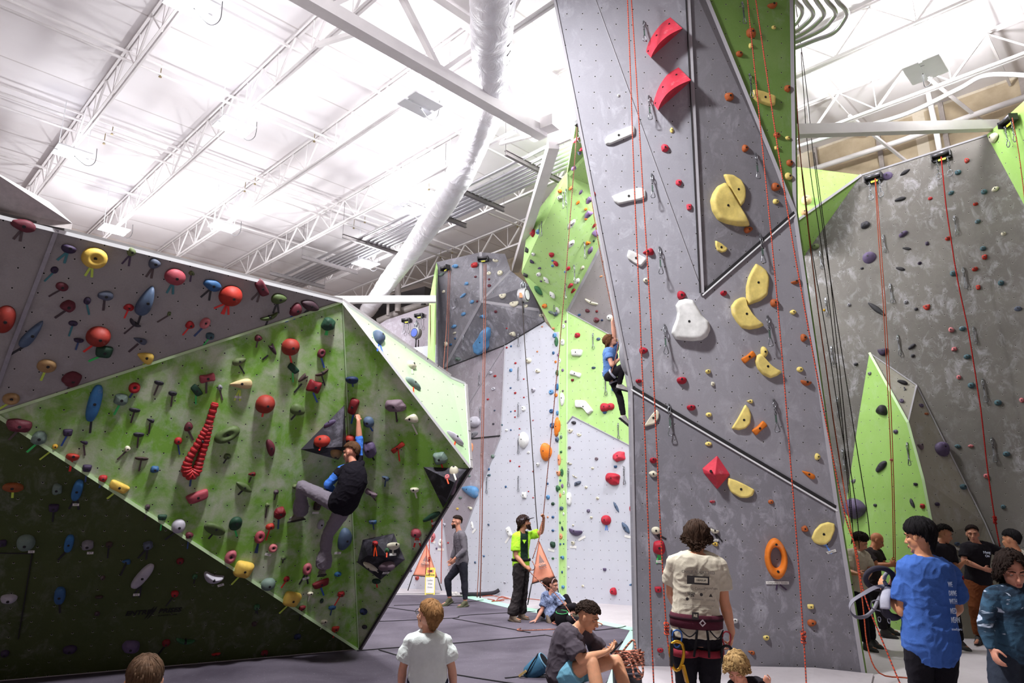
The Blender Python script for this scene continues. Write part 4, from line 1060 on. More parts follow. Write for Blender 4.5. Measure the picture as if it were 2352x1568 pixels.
# big orange ring
def oring():
    px, py = 1400+1432/3.752, 1150+495/3.752; pos, n_, rt, up, sx, sy = place(px, py)
    bm = bmesh.new(); N, M_ = 40, 12; g_ = []
    W_, H_ = 97/3.752/sx, 178/3.752/sy
    for i in range(N):
        t = 2*PI*i/N; c, s = math.cos(t), math.sin(t)
        sc_ = 1 + .1*abs(s)**6; out = Vector((c*W_*(1-.12*s*s), s*H_)); inn = Vector((c*W_*.5, s*H_*.5 + H_*.05)); ring = []
        for j in range(M_):
            a = PI*j/(M_-1); k_ = (1-math.cos(a))/2; p = inn.lerp(out, k_); ring.append(bm.verts.new((p.x, p.y, math.sin(a)**.7*.085)))
        g_.append(ring)
    for i in range(N):
        for j in range(M_-1): f = bm.faces.new((g_[i][j], g_[i][j+1], g_[(i+1) % N][j+1], g_[(i+1) % N][j])); f.smooth = True
    bmesh.ops.recalc_face_normals(bm, faces=bm.faces[:])
    o = bm_obj('climbing_hold', bm, hmat('orange')); o.matrix_world = basis(pos, rt, up, n_)
    for y in (.72, -.58): mesh_obj('bolt', lambda b: add_tube(b, [Vector((0, y*H_, 0)), Vector((0, y*H_, .088))], .014, 12), BOLT, o)
    t = mesh_obj('grade_tag', lambda b: add_box(b, (0, 0, 0), 53/sx, 6.5/sy, .003), TAGW, o); t.location = (0, -H_-8/sy, .006)
    txt('tag_writing', 'Comprenne v. Grosby', 5/sy, Matrix.Translation((0, 0, .002)), INK, t, .0004)
    for a in (-.1, .5): mesh_obj('tape_strip', lambda b: add_bar(b, Vector((a*.05, -H_-12/sy, .004)), Vector((a*.2, -H_-24/sy, .004)), .018, .003), TAPES['p'], o)
    HOLDS.append(dict(o=o, px=px, py=py, area='tlow', col='orange', shape='poly', size=95, label='big orange oval ring hold low on the tower', shn='orange ring', poly=True))
oring()
holds(1250, 0, 3.357, '''
573 737 22 24 0 dome white
983 1005 30 44 0 lens lemon
930 1143 58 58 0 rock coral
1037 1408 48 48 0 rock coral
1422 748 65 60 0 rock burnt
1757 42 85 75 -20 banana burnt
1592 257 70 65 0 rock burnt
1590 355 30 40 0 egg lemon
1503 418 52 45 0 dome burnt
1768 213 33 28 0 dome lemon
1873 685 45 50 0 rock burnt
1792 1043 52 42 0 dome burnt
1877 1065 38 30 0 dome lemon
1788 1143 28 28 0 block lemon
1890 1257 48 50 0 dome burnt
1880 1362 62 68 20 egg lemon
1548 1145 50 55 0 egg burnt
1783 1443 68 62 10 egg burnt''')
holds(1350, 400, 3.92, '''
912 297 45 55 0 block coral
1692 247 55 45 0 egg lemon
1443 500 85 70 -20 egg burnt
545 703 100 85 -10 wedge crimson
522 955 48 45 0 dome cream
842 1088 80 75 0 egg crimson
1222 1070 60 50 0 jug crimson
1870 965 95 70 -20 banana burnt
1680 1160 80 70 0 egg burnt
1847 1242 60 45 0 lens lemon
1943 1473 60 70 0 egg burnt''')
holds(1400, 750, 3.92, '''
305 215 80 60 0 egg crimson
262 487 58 42 0 jug crimson
650 480 92 75 0 jug crimson
887 402 50 45 0 jug lemon
930 515 35 38 0 rock cream
1250 275 115 115 -35 pinch orange
1390 230 65 100 0 egg lemon
1713 385 60 48 0 dome lemon
1768 500 100 70 10 banana burnt
735 725 82 62 0 jug crimson
893 792 55 40 0 dome lemon
1263 672 58 45 0 wedge lemon
1350 912 125 130 -40 pinch orange
890 1055 62 38 0 dome lemon
393 1200 65 60 0 jug crimson
393 1325 82 60 10 lens cream
1870 1170 50 60 10 egg lemon
1790 1330 125 105 28 wedge orange''')
holds(1400, 1150, 3.752, '''
887 5 50 28 0 jug crimson
1390 8 50 38 0 dome burnt
400 255 80 68 0 dome cream k60,35:24
905 255 80 60 14 banana cream k20,40:24|#Cool Springs,9,6,0,41
425 403 110 130 0 rock crimson g-15,10:22|#Over the Yam,-12,6,12,36
908 372 55 48 0 wedge yellow
918 502 48 40 0 rock crimson
1680 240 58 55 0 rock burnt
418 763 58 52 0 block crimson
1732 910 55 42 0 block lemon
1742 1050 80 60 -5 egg burnt
1078 1030 60 50 0 jug white
437 1283 55 50 0 jug crimson
1350 1175 55 55 0 jug lemon
1222 1305 60 50 14 wedge burnt
560 1283 60 48 0 jug white''')
# --- back walls ---------------------------------------------------------------------------------
holds(960, 540, 3.92, '''
335 280 55 35 10 bar sky
212 352 50 35 0 banana sage
512 270 55 50 0 rock red
437 438 35 30 0 rock sky
518 375 20 20 0 dome maroon
405 545 55 25 -10 bar sky
487 600 35 30 0 dome sky
533 595 18 20 0 dome maroon
410 710 40 30 0 dome sky
325 822 45 30 0 bar sky
330 880 30 18 0 dome cream
255 980 25 45 0 egg cream
335 930 15 18 0 dome blue
295 985 22 18 0 block blue
232 508 25 25 0 ring cream
320 660 25 22 0 dome pale
640 345 38 30 0 ring cream
740 342 50 42 0 ring cream
698 230 62 40 20 banana cream
640 398 22 18 0 dome maroon
642 455 35 25 0 dome maroon
762 550 65 42 0 half cream
863 622 88 50 3 half cream
970 640 42 28 3 half cream
700 688 28 25 0 dome maroon
1113 722 42 28 0 block cream
580 733 50 50 0 wedge sky
800 838 15 14 0 dome red
850 890 60 60 0 wedge cream
360 1113 50 32 0 rock sage
655 1240 35 30 0 dome pale
693 1268 25 20 0 rock red
680 1383 35 30 0 ring pale
630 1477 18 16 0 block red
800 1012 18 18 0 dome red
838 1000 18 18 0 dome blue
1075 1048 18 16 0 dome peach
878 1152 20 18 0 rock red
838 1215 28 30 0 rock sky
997 1130 50 50 0 dome cream
1080 1222 45 50 20 egg cream
953 1295 14 14 0 dome red
835 1375 18 16 0 dome blue
876 1420 20 20 0 rock red
953 1460 14 14 0 dome red
1040 1393 36 46 0 egg pale
1118 823 18 14 0 dome peach
950 1555 34 34 0 egg white
1232 903 35 45 0 dome sky
1247 960 34 90 0 lens green
1303 965 35 60 0 dome white
1220 1060 22 30 0 dome blue
1263 1078 20 28 0 dome lilac
1277 1130 22 45 0 egg white
1240 1140 20 25 0 dome orange
1255 1240 30 60 0 lens green
1303 1215 22 28 0 dome lilac
1253 1365 28 60 0 fin cobalt
1243 1440 28 35 0 dome orange
1300 1480 38 110 0 egg white
1312 820 24 40 0 egg white
1330 778 18 24 0 dome mauve
1205 175 40 48 0 egg crimson
1212 228 20 20 0 dome sky
1243 253 38 58 -15 egg crimson
1212 275 20 25 0 dome sky
1352 298 30 42 -10 egg crimson
1328 330 22 22 0 ring sky
1092 298 30 28 0 wedge violet
1088 352 38 38 0 dome white
1155 400 28 80 -12 lens white
1107 415 20 25 0 wedge violet
1087 495 60 110 -20 lens green
1212 535 32 80 -10 lens white
1140 637 42 40 0 dome orange
1197 693 60 50 30 lens sage
1240 710 35 40 0 rock slate
1260 675 25 65 0 egg white
1218 840 25 25 0 dome peach
1370 452 28 48 0 block crimson
1395 500 20 48 0 block red
1430 410 40 60 0 egg white
1375 75 44 76 0 ring white
1480 290 28 40 0 egg cream
1527 72 35 40 0 half orange
1550 135 48 90 -15 lens lilac
1583 50 15 20 0 dome dkgreen
1025 240 40 65 -20 wedge purple
1040 170 25 35 0 egg white
1565 600 130 85 30 banana cream
1527 680 45 40 20 egg maroon
1610 685 25 22 0 dome darkred
1453 717 25 18 0 block blue
1608 763 52 46 10 egg maroon
1657 765 22 20 0 dome navy
1728 740 55 50 0 dome white
1650 370 30 15 0 dome peach
1710 345 25 25 0 dome violet
1682 232 40 28 0 jug rust
1737 513 35 30 0 dome peach
1435 903 50 45 0 rock crimson
1625 935 38 28 0 dome steel
1432 1060 100 62 8 block white
1582 1193 38 25 0 jug steel
1420 1250 110 68 22 pinch white
1392 1305 25 22 0 block darkred
1785 1390 95 60 15 dome sky''')
ph(960, 540, 3.92, [(660, 828), (683, 850), (665, 910), (640, 950), (625, 1010), (585, 1045), (530, 1068), (500, 1035), (510, 965), (550, 925), (590, 890), (625, 845)], 'sky', 'long sky blue bean hold on the slate back wall', .8, shn='blue bean')
ph(1000, 800, 4.356, [(1400, 507), (1500, 520), (1540, 570), (1583, 632), (1535, 670), (1500, 620), (1470, 590), (1400, 582)], 'white', 'white bent plate hold on the lime back wall', .4, shn='white bent plate')
holds(1000, 800, 4.356, '''
1755 582 75 70 0 dome crimson
1700 590 105 85 0 egg crimson
1695 640 42 30 0 dome blue
1385 742 48 35 10 bar char
1348 828 55 45 10 half cream
1437 867 52 40 20 half cream
1342 992 32 30 0 ring mauve
1612 1103 36 32 0 ring mauve
1340 1147 60 48 20 banana cream
1840 1080 130 100 -10 rock coral
1573 1198 28 25 0 dome cream
1802 1182 32 25 0 block blue
1778 1300 145 120 5 rock crimson
1395 1280 55 40 30 banana cream
1423 1350 75 50 -20 rock slate
1508 1388 30 28 0 dome cream
1340 1505 50 130 0 fin white
1623 1497 22 22 0 dome cream
575 1080 35 40 0 dome sage
535 1268 38 32 -10 wedge teal
1160 437 44 48 0 ring sky
887 490 16 16 0 dome red
1163 627 44 42 0 ring blue
797 625 18 16 0 dome red
755 632 16 16 0 dome blue
885 605 38 50 0 ring white
593 620 20 18 0 ring slate
797 687 16 16 0 rock red
580 755 22 20 0 dome char
977 720 14 14 0 dome red
1172 770 46 54 0 ring blue
667 765 18 18 0 dome teal
712 818 28 24 0 dome white
755 815 18 18 0 dome blue
842 803 16 14 0 dome red
842 865 16 14 0 dome red
890 917 90 160 0 egg white
932 1040 28 26 0 ring white
1113 1033 105 175 -6 egg orange
750 1125 16 24 0 lens red
1027 1163 35 42 -10 lens white
840 1180 18 16 0 rock red
978 1230 14 14 0 rock red
537 1208 18 25 0 dome blue
1122 1352 22 24 0 ring blue
705 1383 18 24 0 dome blue
932 1430 14 14 0 dome red
892 1468 42 82 0 pinch white
978 1493 16 14 0 rock red
1128 1487 38 44 0 dome sky
1172 1555 26 26 0 dome green
395 735 120 110 0 dome pale
385 862 100 62 -20 sloper grey
350 1425 175 155 10 wedge sky
340 1275 28 22 0 dome sage
250 1493 35 25 0 dome sage
360 992 40 95 0 dome peach
1222 785 58 190 5 egg orange
1205 465 30 50 0 banana orange
1270 500 48 115 0 egg white
1222 645 24 45 0 fin sky
1222 912 40 50 0 rock steel
1258 885 25 40 0 dome sage
1258 1035 24 25 0 dome green
1240 1115 34 118 0 egg peach
1236 1240 45 90 0 banana peach
1266 1240 32 75 0 dome green
1250 1320 20 25 0 dome blue
1228 1400 42 65 0 egg green
1270 1375 24 45 0 dome lilac
1250 1470 22 50 0 lens peach
1287 1440 18 40 0 egg white
1275 425 18 24 0 dome mauve''')
holds(900, 1100, 3.35, '''
1240 190 26 26 0 dome dkgreen
1240 292 22 20 0 dome blue
1200 292 14 16 0 dome peach
1240 395 22 20 0 dome blue
1240 505 38 50 0 rock dkgreen #,-4,5,10
1240 610 20 18 0 dome green
743 350 16 22 0 wedge steel
708 592 16 14 0 dome blue
641 640 14 18 0 dome steel
620 355 24 60 -15 fin white #,4,4,-40,10
1415 400 105 80 10 banana violet #,14,4,-25,18
1650 315 76 76 0 ball crimson c-10,10:14
1727 215 46 85 -28 lens steel
1800 375 70 90 -35 lens steel #,4,4,10
1843 228 30 50 0 dome crimson
1850 400 26 60 0 egg white
1513 245 26 26 0 rock violet
1535 295 22 20 0 dome cream
1395 355 16 16 0 dome cream
1395 490 28 36 0 jug cream #,0,4
1583 147 24 22 0 dome cream
1495 62 22 20 0 dome cream
1705 862 54 58 0 rock crimson
1470 822 20 20 0 dome cream
1848 813 48 30 -10 wedge cobalt
1638 695 26 22 0 block violet
1360 680 18 18 0 dome white
870 795 18 18 0 dome pale
433 490 13 14 0 dome red
405 350 20 24 0 dome pale
345 533 14 16 0 dome violet
148 705 16 18 0 dome violet
378 490 34 62 0 ring white #,0,6
195 760 28 34 0 rock scarlet
320 445 38 58 15 egg salmon #,0,2,20,10
505 228 20 18 0 dome yellow
600 222 38 30 14 wedge cream
1305 225 30 30 0 rock steel
1322 268 14 25 0 egg white
1294 335 14 20 0 dome green
1312 380 22 40 -15 lens navy
1302 440 24 45 0 egg peach
1297 500 15 18 0 dome blue
1322 498 12 14 0 dome blue
1310 603 34 40 0 wedge sky
1318 830 25 25 0 rock sky
1310 715 14 22 0 dome blue
905 405 50 72 -28 block white #,-4,6,-50,16''')
holds(1130, 280, 4.9, '''
472 1250 68 85 -15 pinch crimson
525 1235 50 60 0 dome sky
765 778 42 45 0 dome orange
765 848 45 50 0 pinch white
885 745 30 55 0 egg orange
997 790 30 65 0 egg violet
1087 885 60 105 0 half lilac
1077 1045 64 110 0 half lilac
967 907 28 55 0 egg orange
1055 980 28 34 0 dome orange
1057 1090 28 30 0 dome orange
888 1150 50 140 0 ring white
885 1370 48 110 0 ring white
1155 815 25 60 0 egg red
1150 1165 25 55 0 block red
1172 1245 72 80 0 rock lilac
1195 1050 30 40 0 dome slate
1145 1340 20 25 0 dome dkgreen
950 195 44 96 0 egg crimson
1013 300 36 66 0 egg crimson
978 345 48 64 0 wedge slate
925 510 46 86 0 ring lilac''')
# --- right wall ---------------------------------------------------------------------------------
holds(1800, 350, 3.92, '''
937 215 95 62 -10 sloper violet
1093 180 112 42 -20 lens black
1650 73 50 42 0 egg scarlet
1570 180 62 42 0 dome teal
1508 365 65 46 -20 lens teal
1805 355 62 42 0 dome teal
1905 330 80 52 -20 lens cream
1050 422 105 34 0 bar black
1320 415 42 28 0 dome red
1728 465 50 30 0 jug scarlet
735 655 80 62 -10 rock char
1078 735 85 72 -25 jug violet
1747 622 58 44 -20 dome teal
1980 732 48 32 0 jug cream
1480 775 58 48 -20 jug scarlet
1292 820 35 35 0 rock purple
1108 865 90 42 25 bar black
1795 865 58 40 0 dome teal
773 950 130 122 -20 sloper violet
1810 943 52 42 0 rock scarlet
1225 997 40 36 -20 jug purple
1050 1047 95 50 30 bar black
1723 1050 62 48 -20 jug scarlet
1525 1090 58 48 0 dome teal
1752 1215 40 42 0 block scarlet
1957 1175 60 46 10 dome teal
837 1410 110 150 -40 lens black
1290 1397 68 50 -5 half scarlet
1100 1348 40 36 0 dome grey
1192 1410 35 28 0 dome char
590 1372 35 30 0 dome grey
2110 1408 72 42 10 sloper slate
705 1043 30 22 0 dome char
360 1420 28 28 0 wedge mustard
290 848 65 50 0 dome olive
205 435 100 80 0 rock sand
188 545 62 52 0 dome tan''')
holds(1800, 750, 3.484, '''
1340 25 48 40 0 rock salmon
1430 15 55 38 0 dome teal
1368 180 48 32 0 rock salmon
1025 160 76 46 -30 bar char
795 205 85 58 0 half purple
1032 232 35 28 0 dome char
578 300 35 25 0 dome char
1468 240 58 38 0 dome teal
1403 405 40 34 0 dome salmon
1502 470 60 44 0 dome teal
1715 608 62 46 0 dome teal
1905 588 38 40 0 dome salmon
1393 957 55 34 14 lens teal
1497 955 50 26 0 lens salmon
1783 1018 60 42 0 dome teal
1622 1195 45 40 0 dome salmon
1757 1440 40 34 0 dome teal
690 375 28 28 0 dome grey
785 675 88 115 -12 wedge black
898 840 38 34 0 dome violet
950 447 90 50 30 bar black
942 595 38 32 0 ring violet
1100 630 35 30 0 ring violet
1143 697 35 20 0 dome rust
1090 950 46 84 -14 banana mauve
1265 985 105 115 10 sloper violet
783 1120 95 85 -38 bar char
560 1238 42 38 -20 half grey
1058 1260 33 30 0 jug purple
580 1455 150 160 0 egg violet
733 1428 28 25 0 dome char
1030 1412 42 80 -20 bar char
1113 1435 38 40 0 rock red
1228 1420 42 32 0 dome purple
1435 1282 52 46 0 dome teal
862 1065 25 22 0 dome salmon''')
holds(1850, 1150, 3.751, '''
1305 370 52 36 5 bar steel #,-2,6,25,22
1340 665 46 44 0 block crimson''')
hold(2284, 316, 20, 20, 0, 'egg', 'cream')
# ---------------------------------------------------------------- labels for the holds
AREA = dict(bgrey='upper grey boulder panel', bgreen='green boulder face', blow='dark lower boulder panel', bright='right green boulder face', bpale='pale boulder flank', tower='grey tower face', tdark='dark tower triangle', tgreen='green tower strip', tlow='lower tower face',
  right='right grey wall', right2='right grey wall', rgreen='lime corner wall', wedge='lime wedge', wedge2='lime wedge', pillar='green pillar', pillarg='grey pillar side', front='light back wall', lime='lime back wall', taupe='taupe back triangle', limeup='upper lime wall', limeup2='upper lime wall', strip='lime corner strip',
  main='light centre wall', slate='slate back wall', mauve='mauve back wall', far='far left wall', farup='far upper wall', limeedge='lime wall edge', vol='black volume')
ORD = ['first', 'second', 'third', 'fourth', 'fifth', 'sixth', 'seventh', 'eighth', 'ninth', 'tenth', 'eleventh', 'twelfth']
def merge_small():
    # the 300 holds that show largest stay things of their own; the many tiny ones become one object
    global HOLDS
    big = sorted(HOLDS, key=lambda h: -h.get('ar', 9e9)); keep = set(id(h) for h in big[:300]); rest = [h for h in HOLDS if id(h) not in keep]
    bpy.context.view_layer.update()
    mats = []; bm = bmesh.new()
    for h in rest:
        for o in [h['o']] + list(h['o'].children_recursive):
            mi = {}
            for i, m_ in enumerate(o.data.materials):
                if m_ not in mats: mats.append(m_)
                mi[i] = mats.index(m_)
            n0 = len(bm.faces); v0 = len(bm.verts); bm.from_mesh(o.data); bm.verts.ensure_lookup_table(); bm.faces.ensure_lookup_table()
            mw = o.matrix_world
            for v in bm.verts[v0:]: v.co = mw @ v.co
            for f in bm.faces[n0:]: f.material_index = mi.get(f.material_index, 0)
    for h in rest:
        for o in list(h['o'].children_recursive) + [h['o']]: bpy.data.objects.remove(o)
    ob = bm_obj('small_climbing_holds', bm, mats); tag(ob, 'scattered tiny climbing holds of many colours across the back, side and boulder walls', 'climbing holds', kind='stuff')
    HOLDS = [h for h in HOLDS if id(h) in keep]
merge_small()
def label_holds():
    bya = {}
    for h in HOLDS:
        h['an'] = AREA[h['area']]; bya.setdefault(h['an'], []).append(h)
    for an, hs in bya.items():
        sz = sorted(h['size'] for h in hs); med = sz[len(sz)//2]
        for h in hs:
            h['sz'] = 'tiny' if h['size'] < med*.55 else 'small' if h['size'] < med*.95 else 'medium' if h['size'] < med*1.5 else 'large'
    used = {}
    for h in HOLDS:
        if h['label']: h['anch'] = 'the ' + (HC_[h['col']][1].split()[-1] + ' ' + h['shn'] if h['shn'] and HC_[h['col']][1].split()[-1] not in h['shn'] else (h['shn'] or 'yellow half moon')); continue
        h['d0'] = '%s %s %s on the %s' % (h['sz'], HC_[h['col']][1], SHN[h['shape']], h['an'])
        used.setdefault(h['d0'], []).append(h)
    # how often a short name (colour + shape) occurs in an area
    short = {}
    for h in HOLDS:
        if not h['label']: short.setdefault((h['an'], HC_[h['col']][1] + ' ' + SHN[h['shape']].replace(' hold', '')), []).append(h)
    anchors = []
    for (an, s_), l in short.items():
        if len(l) == 1: anchors.append((l[0], 'the ' + s_))
    for h in HOLDS:
        if h['label'] and h['shn'] and h['shn'] not in ('crescent', 'split disc half', 'white bar'): anchors.append((h, h['anch']))
    taken = set(h['label'] for h in HOLDS if h['label'])
    for d0, l in used.items():
        l.sort(key=lambda h: (h['px'], h['py']))
        if len(l) == 1: l[0]['label'] = d0; taken.add(d0)
    for d0, l in used.items():
        if len(l) == 1: continue
        for i, h in enumerate(l):
            best = None
            for a, s_ in anchors:
                if a is h or a['an'] != h['an']: continue
                d = math.hypot(a['px']-h['px'], a['py']-h['py'])
                if best is None or d < best[0]: best = (d, a, s_)
            lb = None
            if best and best[0] < 130:
                dx, dy = h['px']-best[1]['px'], h['py']-best[1]['py']
                w_ = ('below' if dy > 0 else 'above') if abs(dy) > abs(dx) else ('right of' if dx > 0 else 'left of')
                lb = '%s %s %s on the %s, %s %s' % (h['sz'], HC_[h['col']][1], SHN[h['shape']], h['an'], w_, best[2])
                if len(lb.split()) > 16 or lb in taken: lb = None
            if lb is None:
                word = ORD[i] + ' from left' if i < 6 or len(l)-i > 6 else ORD[len(l)-1-i] + ' from right'
                if i > 11: word = ORD[len(l)-1-i] + ' from right' if len(l)-1-i < 12 else 'number %d from left' % (i+1)
                lb = '%s %s %s on the %s, %s' % (h['sz'], HC_[h['col']][1], SHN[h['shape']], h['an'], word)
                lb = lb.replace(' first from', ' first from')
            h['label'] = lb; taken.add(lb)
    for h in HOLDS:
        tag(h['o'], h['label'], 'climbing hold'); h['o']['group'] = 'holds on the ' + h['an']
label_holds()
# ================================================================== HARDWARE, ROPES, SIGNS
STL = mat('hanger_steel', '8f9197', .3, .85); STD = mat('dull_chain', '5e5d60', .4, .7)
SLG = mat('green_sling', '41544c', .8); SLG2 = mat('grey_sling', '6a6a70', .8)
def ell(cx, cz, a, b, n=14, y=.0): return [Vector((cx + a*math.cos(2*PI*i/n), y, cz + b*math.sin(2*PI*i/n))) for i in range(n)]
def make_draw(sl):
    t = empty('quickdraw')
    mesh_obj('bolt_hanger', lambda b: (add_bar(b, Vector((0, 0, .02)), Vector((0, .03, -.11)), .075, .012, Vector((0, 1, 0))), add_tube(b, [Vector((0, -.03, 0)), Vector((0, .04, 0))], .03, 8)), STL, t)
    mesh_obj('maillon', lambda b: add_tube(b, ell(0, -.165, .04, .085, y=.04), .019, 6, closed=True), STL, t, True)
    def ch(b):
        for i in range(3):
            e = ell(0, -.285-.075*i, .026, .05, 10, .04)
            if i % 2: e = [Vector((0, .04 + p.x, p.z)) for p in e]
            add_tube(b, e, .016, 5, closed=True)
    mesh_obj('chain', ch, STD, t, True)
    mesh_obj('sling', lambda b: add_bar(b, Vector((0, .04, -.46)), Vector((0, .04, -.74)), .055, .022, Vector((0, 1, 0))), sl, t)
    def cb(b):
        pts = [Vector((x, .04, z)) for x, z in ((-.03, -.72), (.02, -.71), (.04, -.75), (.035, -.82), (.075, -.93), (.06, -.99), (-.03, -1.0), (-.085, -.97), (-.08, -.92), (-.045, -.8))]
        add_tube(b, pts, .018, 6, closed=True)
    mesh_obj('carabiner', cb, STL, t, True)
    return t
PROTO = {}; QN = [0]
def copy_tree(o, parent=None):
    c = o.copy(); COL.objects.link(c); c.parent = parent
    for ch_ in o.children: copy_tree(ch_, c)
    return c
def quickdraw(x, y0, y1, label, group, sl=SLG):
    pos, n, nm = hit(x, y0); L = abs(y1-y0)/ppm(pos)*1.03
    if sl.name not in PROTO: PROTO[sl.name] = t = make_draw(sl)
    else: t = copy_tree(PROTO[sl.name])
    t.location = pos + n*.012; t.scale = (L, L, L); t.rotation_euler = (0, 0, math.atan2(n.y, n.x) - PI/2)
    tag(t, label, 'quickdraw', group)
OR2 = ['top', 'second', 'third', 'fourth', 'fifth', 'sixth', 'seventh', 'eighth']
def qlist(ox, oy, sc, rows, what, group, sl=SLG, start=0):
    for i, (x, a, b) in enumerate(rows): quickdraw(ox+x/sc, oy+a/sc, oy+b/sc, '%s quickdraw %s' % (OR2[start+i], what), group, sl)
qlist(1250, 0, 3.357, [(765, 170, 345), (805, 745, 945), (828, 1345, 1540)], 'of the column left of the red crescents on the tower', 'tower quickdraws')
for q_, (x, a, b) in enumerate([(1350+645/3.92, 400+660/3.92, 400+908/3.92), (1350+690/3.92, 400+1358/3.92, 750+247/3.92), (1400+535/3.92, 750+700/3.92, 750+972/3.92)]):
    quickdraw(x, a, b, ['quickdraw right of the white four-sided plate on the tower', 'quickdraw left of the large white bell hold', 'quickdraw hanging over the left part of the diagonal tower seam'][q_], 'tower quickdraws')
for q_, (x, a, b) in enumerate([(1250+1522/3.357, 25/3.357, 212/3.357), (1250+1578/3.357, 578/3.357, 776/3.357), (1250+1625/3.357, 1188/3.357, 1396/3.357), (1350+1550/3.92, 400+553/3.92, 400+812/3.92), (1350+1615/3.92, 400+1280/3.92, 400+1552/3.92), (1400+1475/3.92, 750+658/3.92, 750+942/3.92)]):
    quickdraw(x, a, b, ['topmost quickdraw on the green tower strip', 'quickdraw beside the yellow slab on the green tower strip', 'quickdraw above right of the split yellow disc', 'quickdraw at the corner of the dark tower triangle', 'quickdraw right of the pale yellow shield hold', 'quickdraw right of the orange bone hold on the tower'][q_], 'tower quickdraws')
qlist(1800, 350, 3.92, [(895, 745, 905), (957, 1185, 1355)], 'under the left black anchor bar on the right grey wall', 'right wall quickdraws', SLG2)
qlist(1800, 750, 3.484, [(912, 70, 230)], 'above the tip of the green pillar', 'right wall quickdraws', SLG2, 2)
qlist(1800, 350, 3.92, [(1535, 575, 748), (1615, 1040, 1228)], 'under the right black anchor bar on the right grey wall', 'right wall quickdraws', SLG2)
qlist(1800, 750, 3.484, [(1517, 5, 135), (1590, 420, 600), (1663, 888, 1075)], 'in the column under the right anchor bar', 'right wall quickdraws', SLG2, 2)
qlist(1800, 350, 3.92, [(328, 893, 1050), (378, 1315, 1478)], 'beside the tower edge among the black ropes', 'right wall quickdraws', SLG2)
qlist(1800, 750, 3.484, [(382, 160, 312), (427, 565, 722), (472, 985, 1145)], 'beside the tower edge among the black ropes', 'right wall quickdraws', SLG2, 2)
quickdraw(1800+965/3.484, 750+490/3.484, 750+640/3.484, 'quickdraw on the grey side of the pillar', 'right wall quickdraws', SLG2); quickdraw(1800+992/3.484, 750+930/3.484, 750+1102/3.484, 'quickdraw on the green face of the pillar', 'right wall quickdraws', SLG2)
qlist(960, 540, 3.92, [(413, 905, 1040), (555, 1240, 1348)], 'left of the brown rope on the back wall', 'back wall quickdraws', SLG2)
qlist(1000, 800, 4.356, [(450, 590, 718), (466, 950, 1075), (517, 1290, 1440)], 'left of the brown rope on the back wall', 'back wall quickdraws', SLG2, 2)
qlist(960, 540, 3.92, [(905, 890, 1005), (905, 1190, 1305)], 'in the centre column of the back wall', 'back wall quickdraws', SLG2)
qlist(1000, 800, 4.356, [(833, 545, 678), (833, 905, 1047), (833, 1280, 1422)], 'in the centre column of the back wall', 'back wall quickdraws', SLG2, 2)
qlist(960, 540, 3.92, [(1495, 60, 215), (1403, 270, 420), (1333, 440, 580), (1228, 630, 720)], 'in the slanting row on the upper lime wall', 'back wall quickdraws', SLG2)
qlist(960, 540, 3.92, [(1577, 885, 1027), (1690, 1275, 1437)], 'left of the climbing girl', 'back wall quickdraws', SLG2)
qlist(1000, 800, 4.356, [(1830, 750, 900), (1888, 1185, 1348), (1333, 1205, 1372)], 'low on the back wall left of the tower', 'back wall quickdraws', SLG2, 2)
qlist(1130, 280, 4.9, [(838, 755, 945), (808, 790, 985), (565, 1120, 1290), (540, 1155, 1310)], 'in the pairs on the left edge of the upper lime wall', 'back wall quickdraws', SLG2)
quickdraw(960+680/3.92, 540+510/3.92, 540+612/3.92, 'quickdraw above left of the cream jugs on the slate wall', 'back wall quickdraws', SLG2); quickdraw(960+342/3.92, 540+572/3.92, 540+665/3.92, 'quickdraw on the left slate panel', 'back wall quickdraws', SLG2)
# ropes -----------------------------------------------------------------------------------------
def rope_mat(name, a, b):
    k = NT(name, .8, 0, .2); co = k.coord(); n = k.n.new('ShaderNodeTexWave'); n.wave_type = 'BANDS'; n.bands_direction = 'Z'; n.inputs['Scale'].default_value = 11; n.inputs['Distortion'].default_value = 6; k.put(n.inputs['Vector'], co)
    k.color(k.mix(k.ramp(n.outputs['Fac'], .45, .6), rgb(a), rgb(b))); return k.m
RO = rope_mat('orange_rope', 'c8492c', '6a3a3a'); RO2 = rope_mat('rust_rope', 'a3482c', '8a3a24'); RBK = rope_mat('black_rope', '1c1a1b', '3a302c'); RB = rope_mat('brown_rope', '8a4a3a', '5a4440'); RP = rope_mat('pink_brown_rope', 'b5715c', '5c4038'); RRD = rope_mat('red_rope', '9c1c18', '7a1512')
def rope(pts, r, m, label, group=None, knot=None, smooth=4, cat='rope'):
    r *= .62; P_ = [atY(*p) if not isinstance(p, Vector) else p for p in pts]; c = P_[-1].copy(); q_ = cr(P_, smooth) if smooth else P_
    q_ = [p + Vector((noise.noise(p*2.3), noise.noise(p*2.3+Vector((5, 0, 0))), 0))*r*.6 for p in q_]
    o = mesh_obj('rope', lambda b: add_tube(b, [p-c for p in q_], r, 8), m, loc=c, smooth=True); tag(o, label, cat, group)
    if knot is not None:
        kc = (atY(*knot) if not isinstance(knot, Vector) else knot) - c
        def kf(b):
            for s_ in (0, 1): add_tube(b, [kc + Vector((.02*math.sin(2*t), .015*math.cos(3*t+s_), .042*math.cos(t) + (.0 if s_ else -.025))) for t in [2*PI*i/22 for i in range(22)]], r*1.05, 7, closed=True)
        mesh_obj('knot', kf, m, o, True)
    return o
YT = 7.05
def plumb(px0, py0, Y, px1=None, py1=None, z=.03):
    a = atY(px0, py0, Y); 
    if px1 is None: return [a, Vector((a.x, a.y, z))]
    b = atY(px1, py1, Y); return [a, a.lerp(b, .5), b]
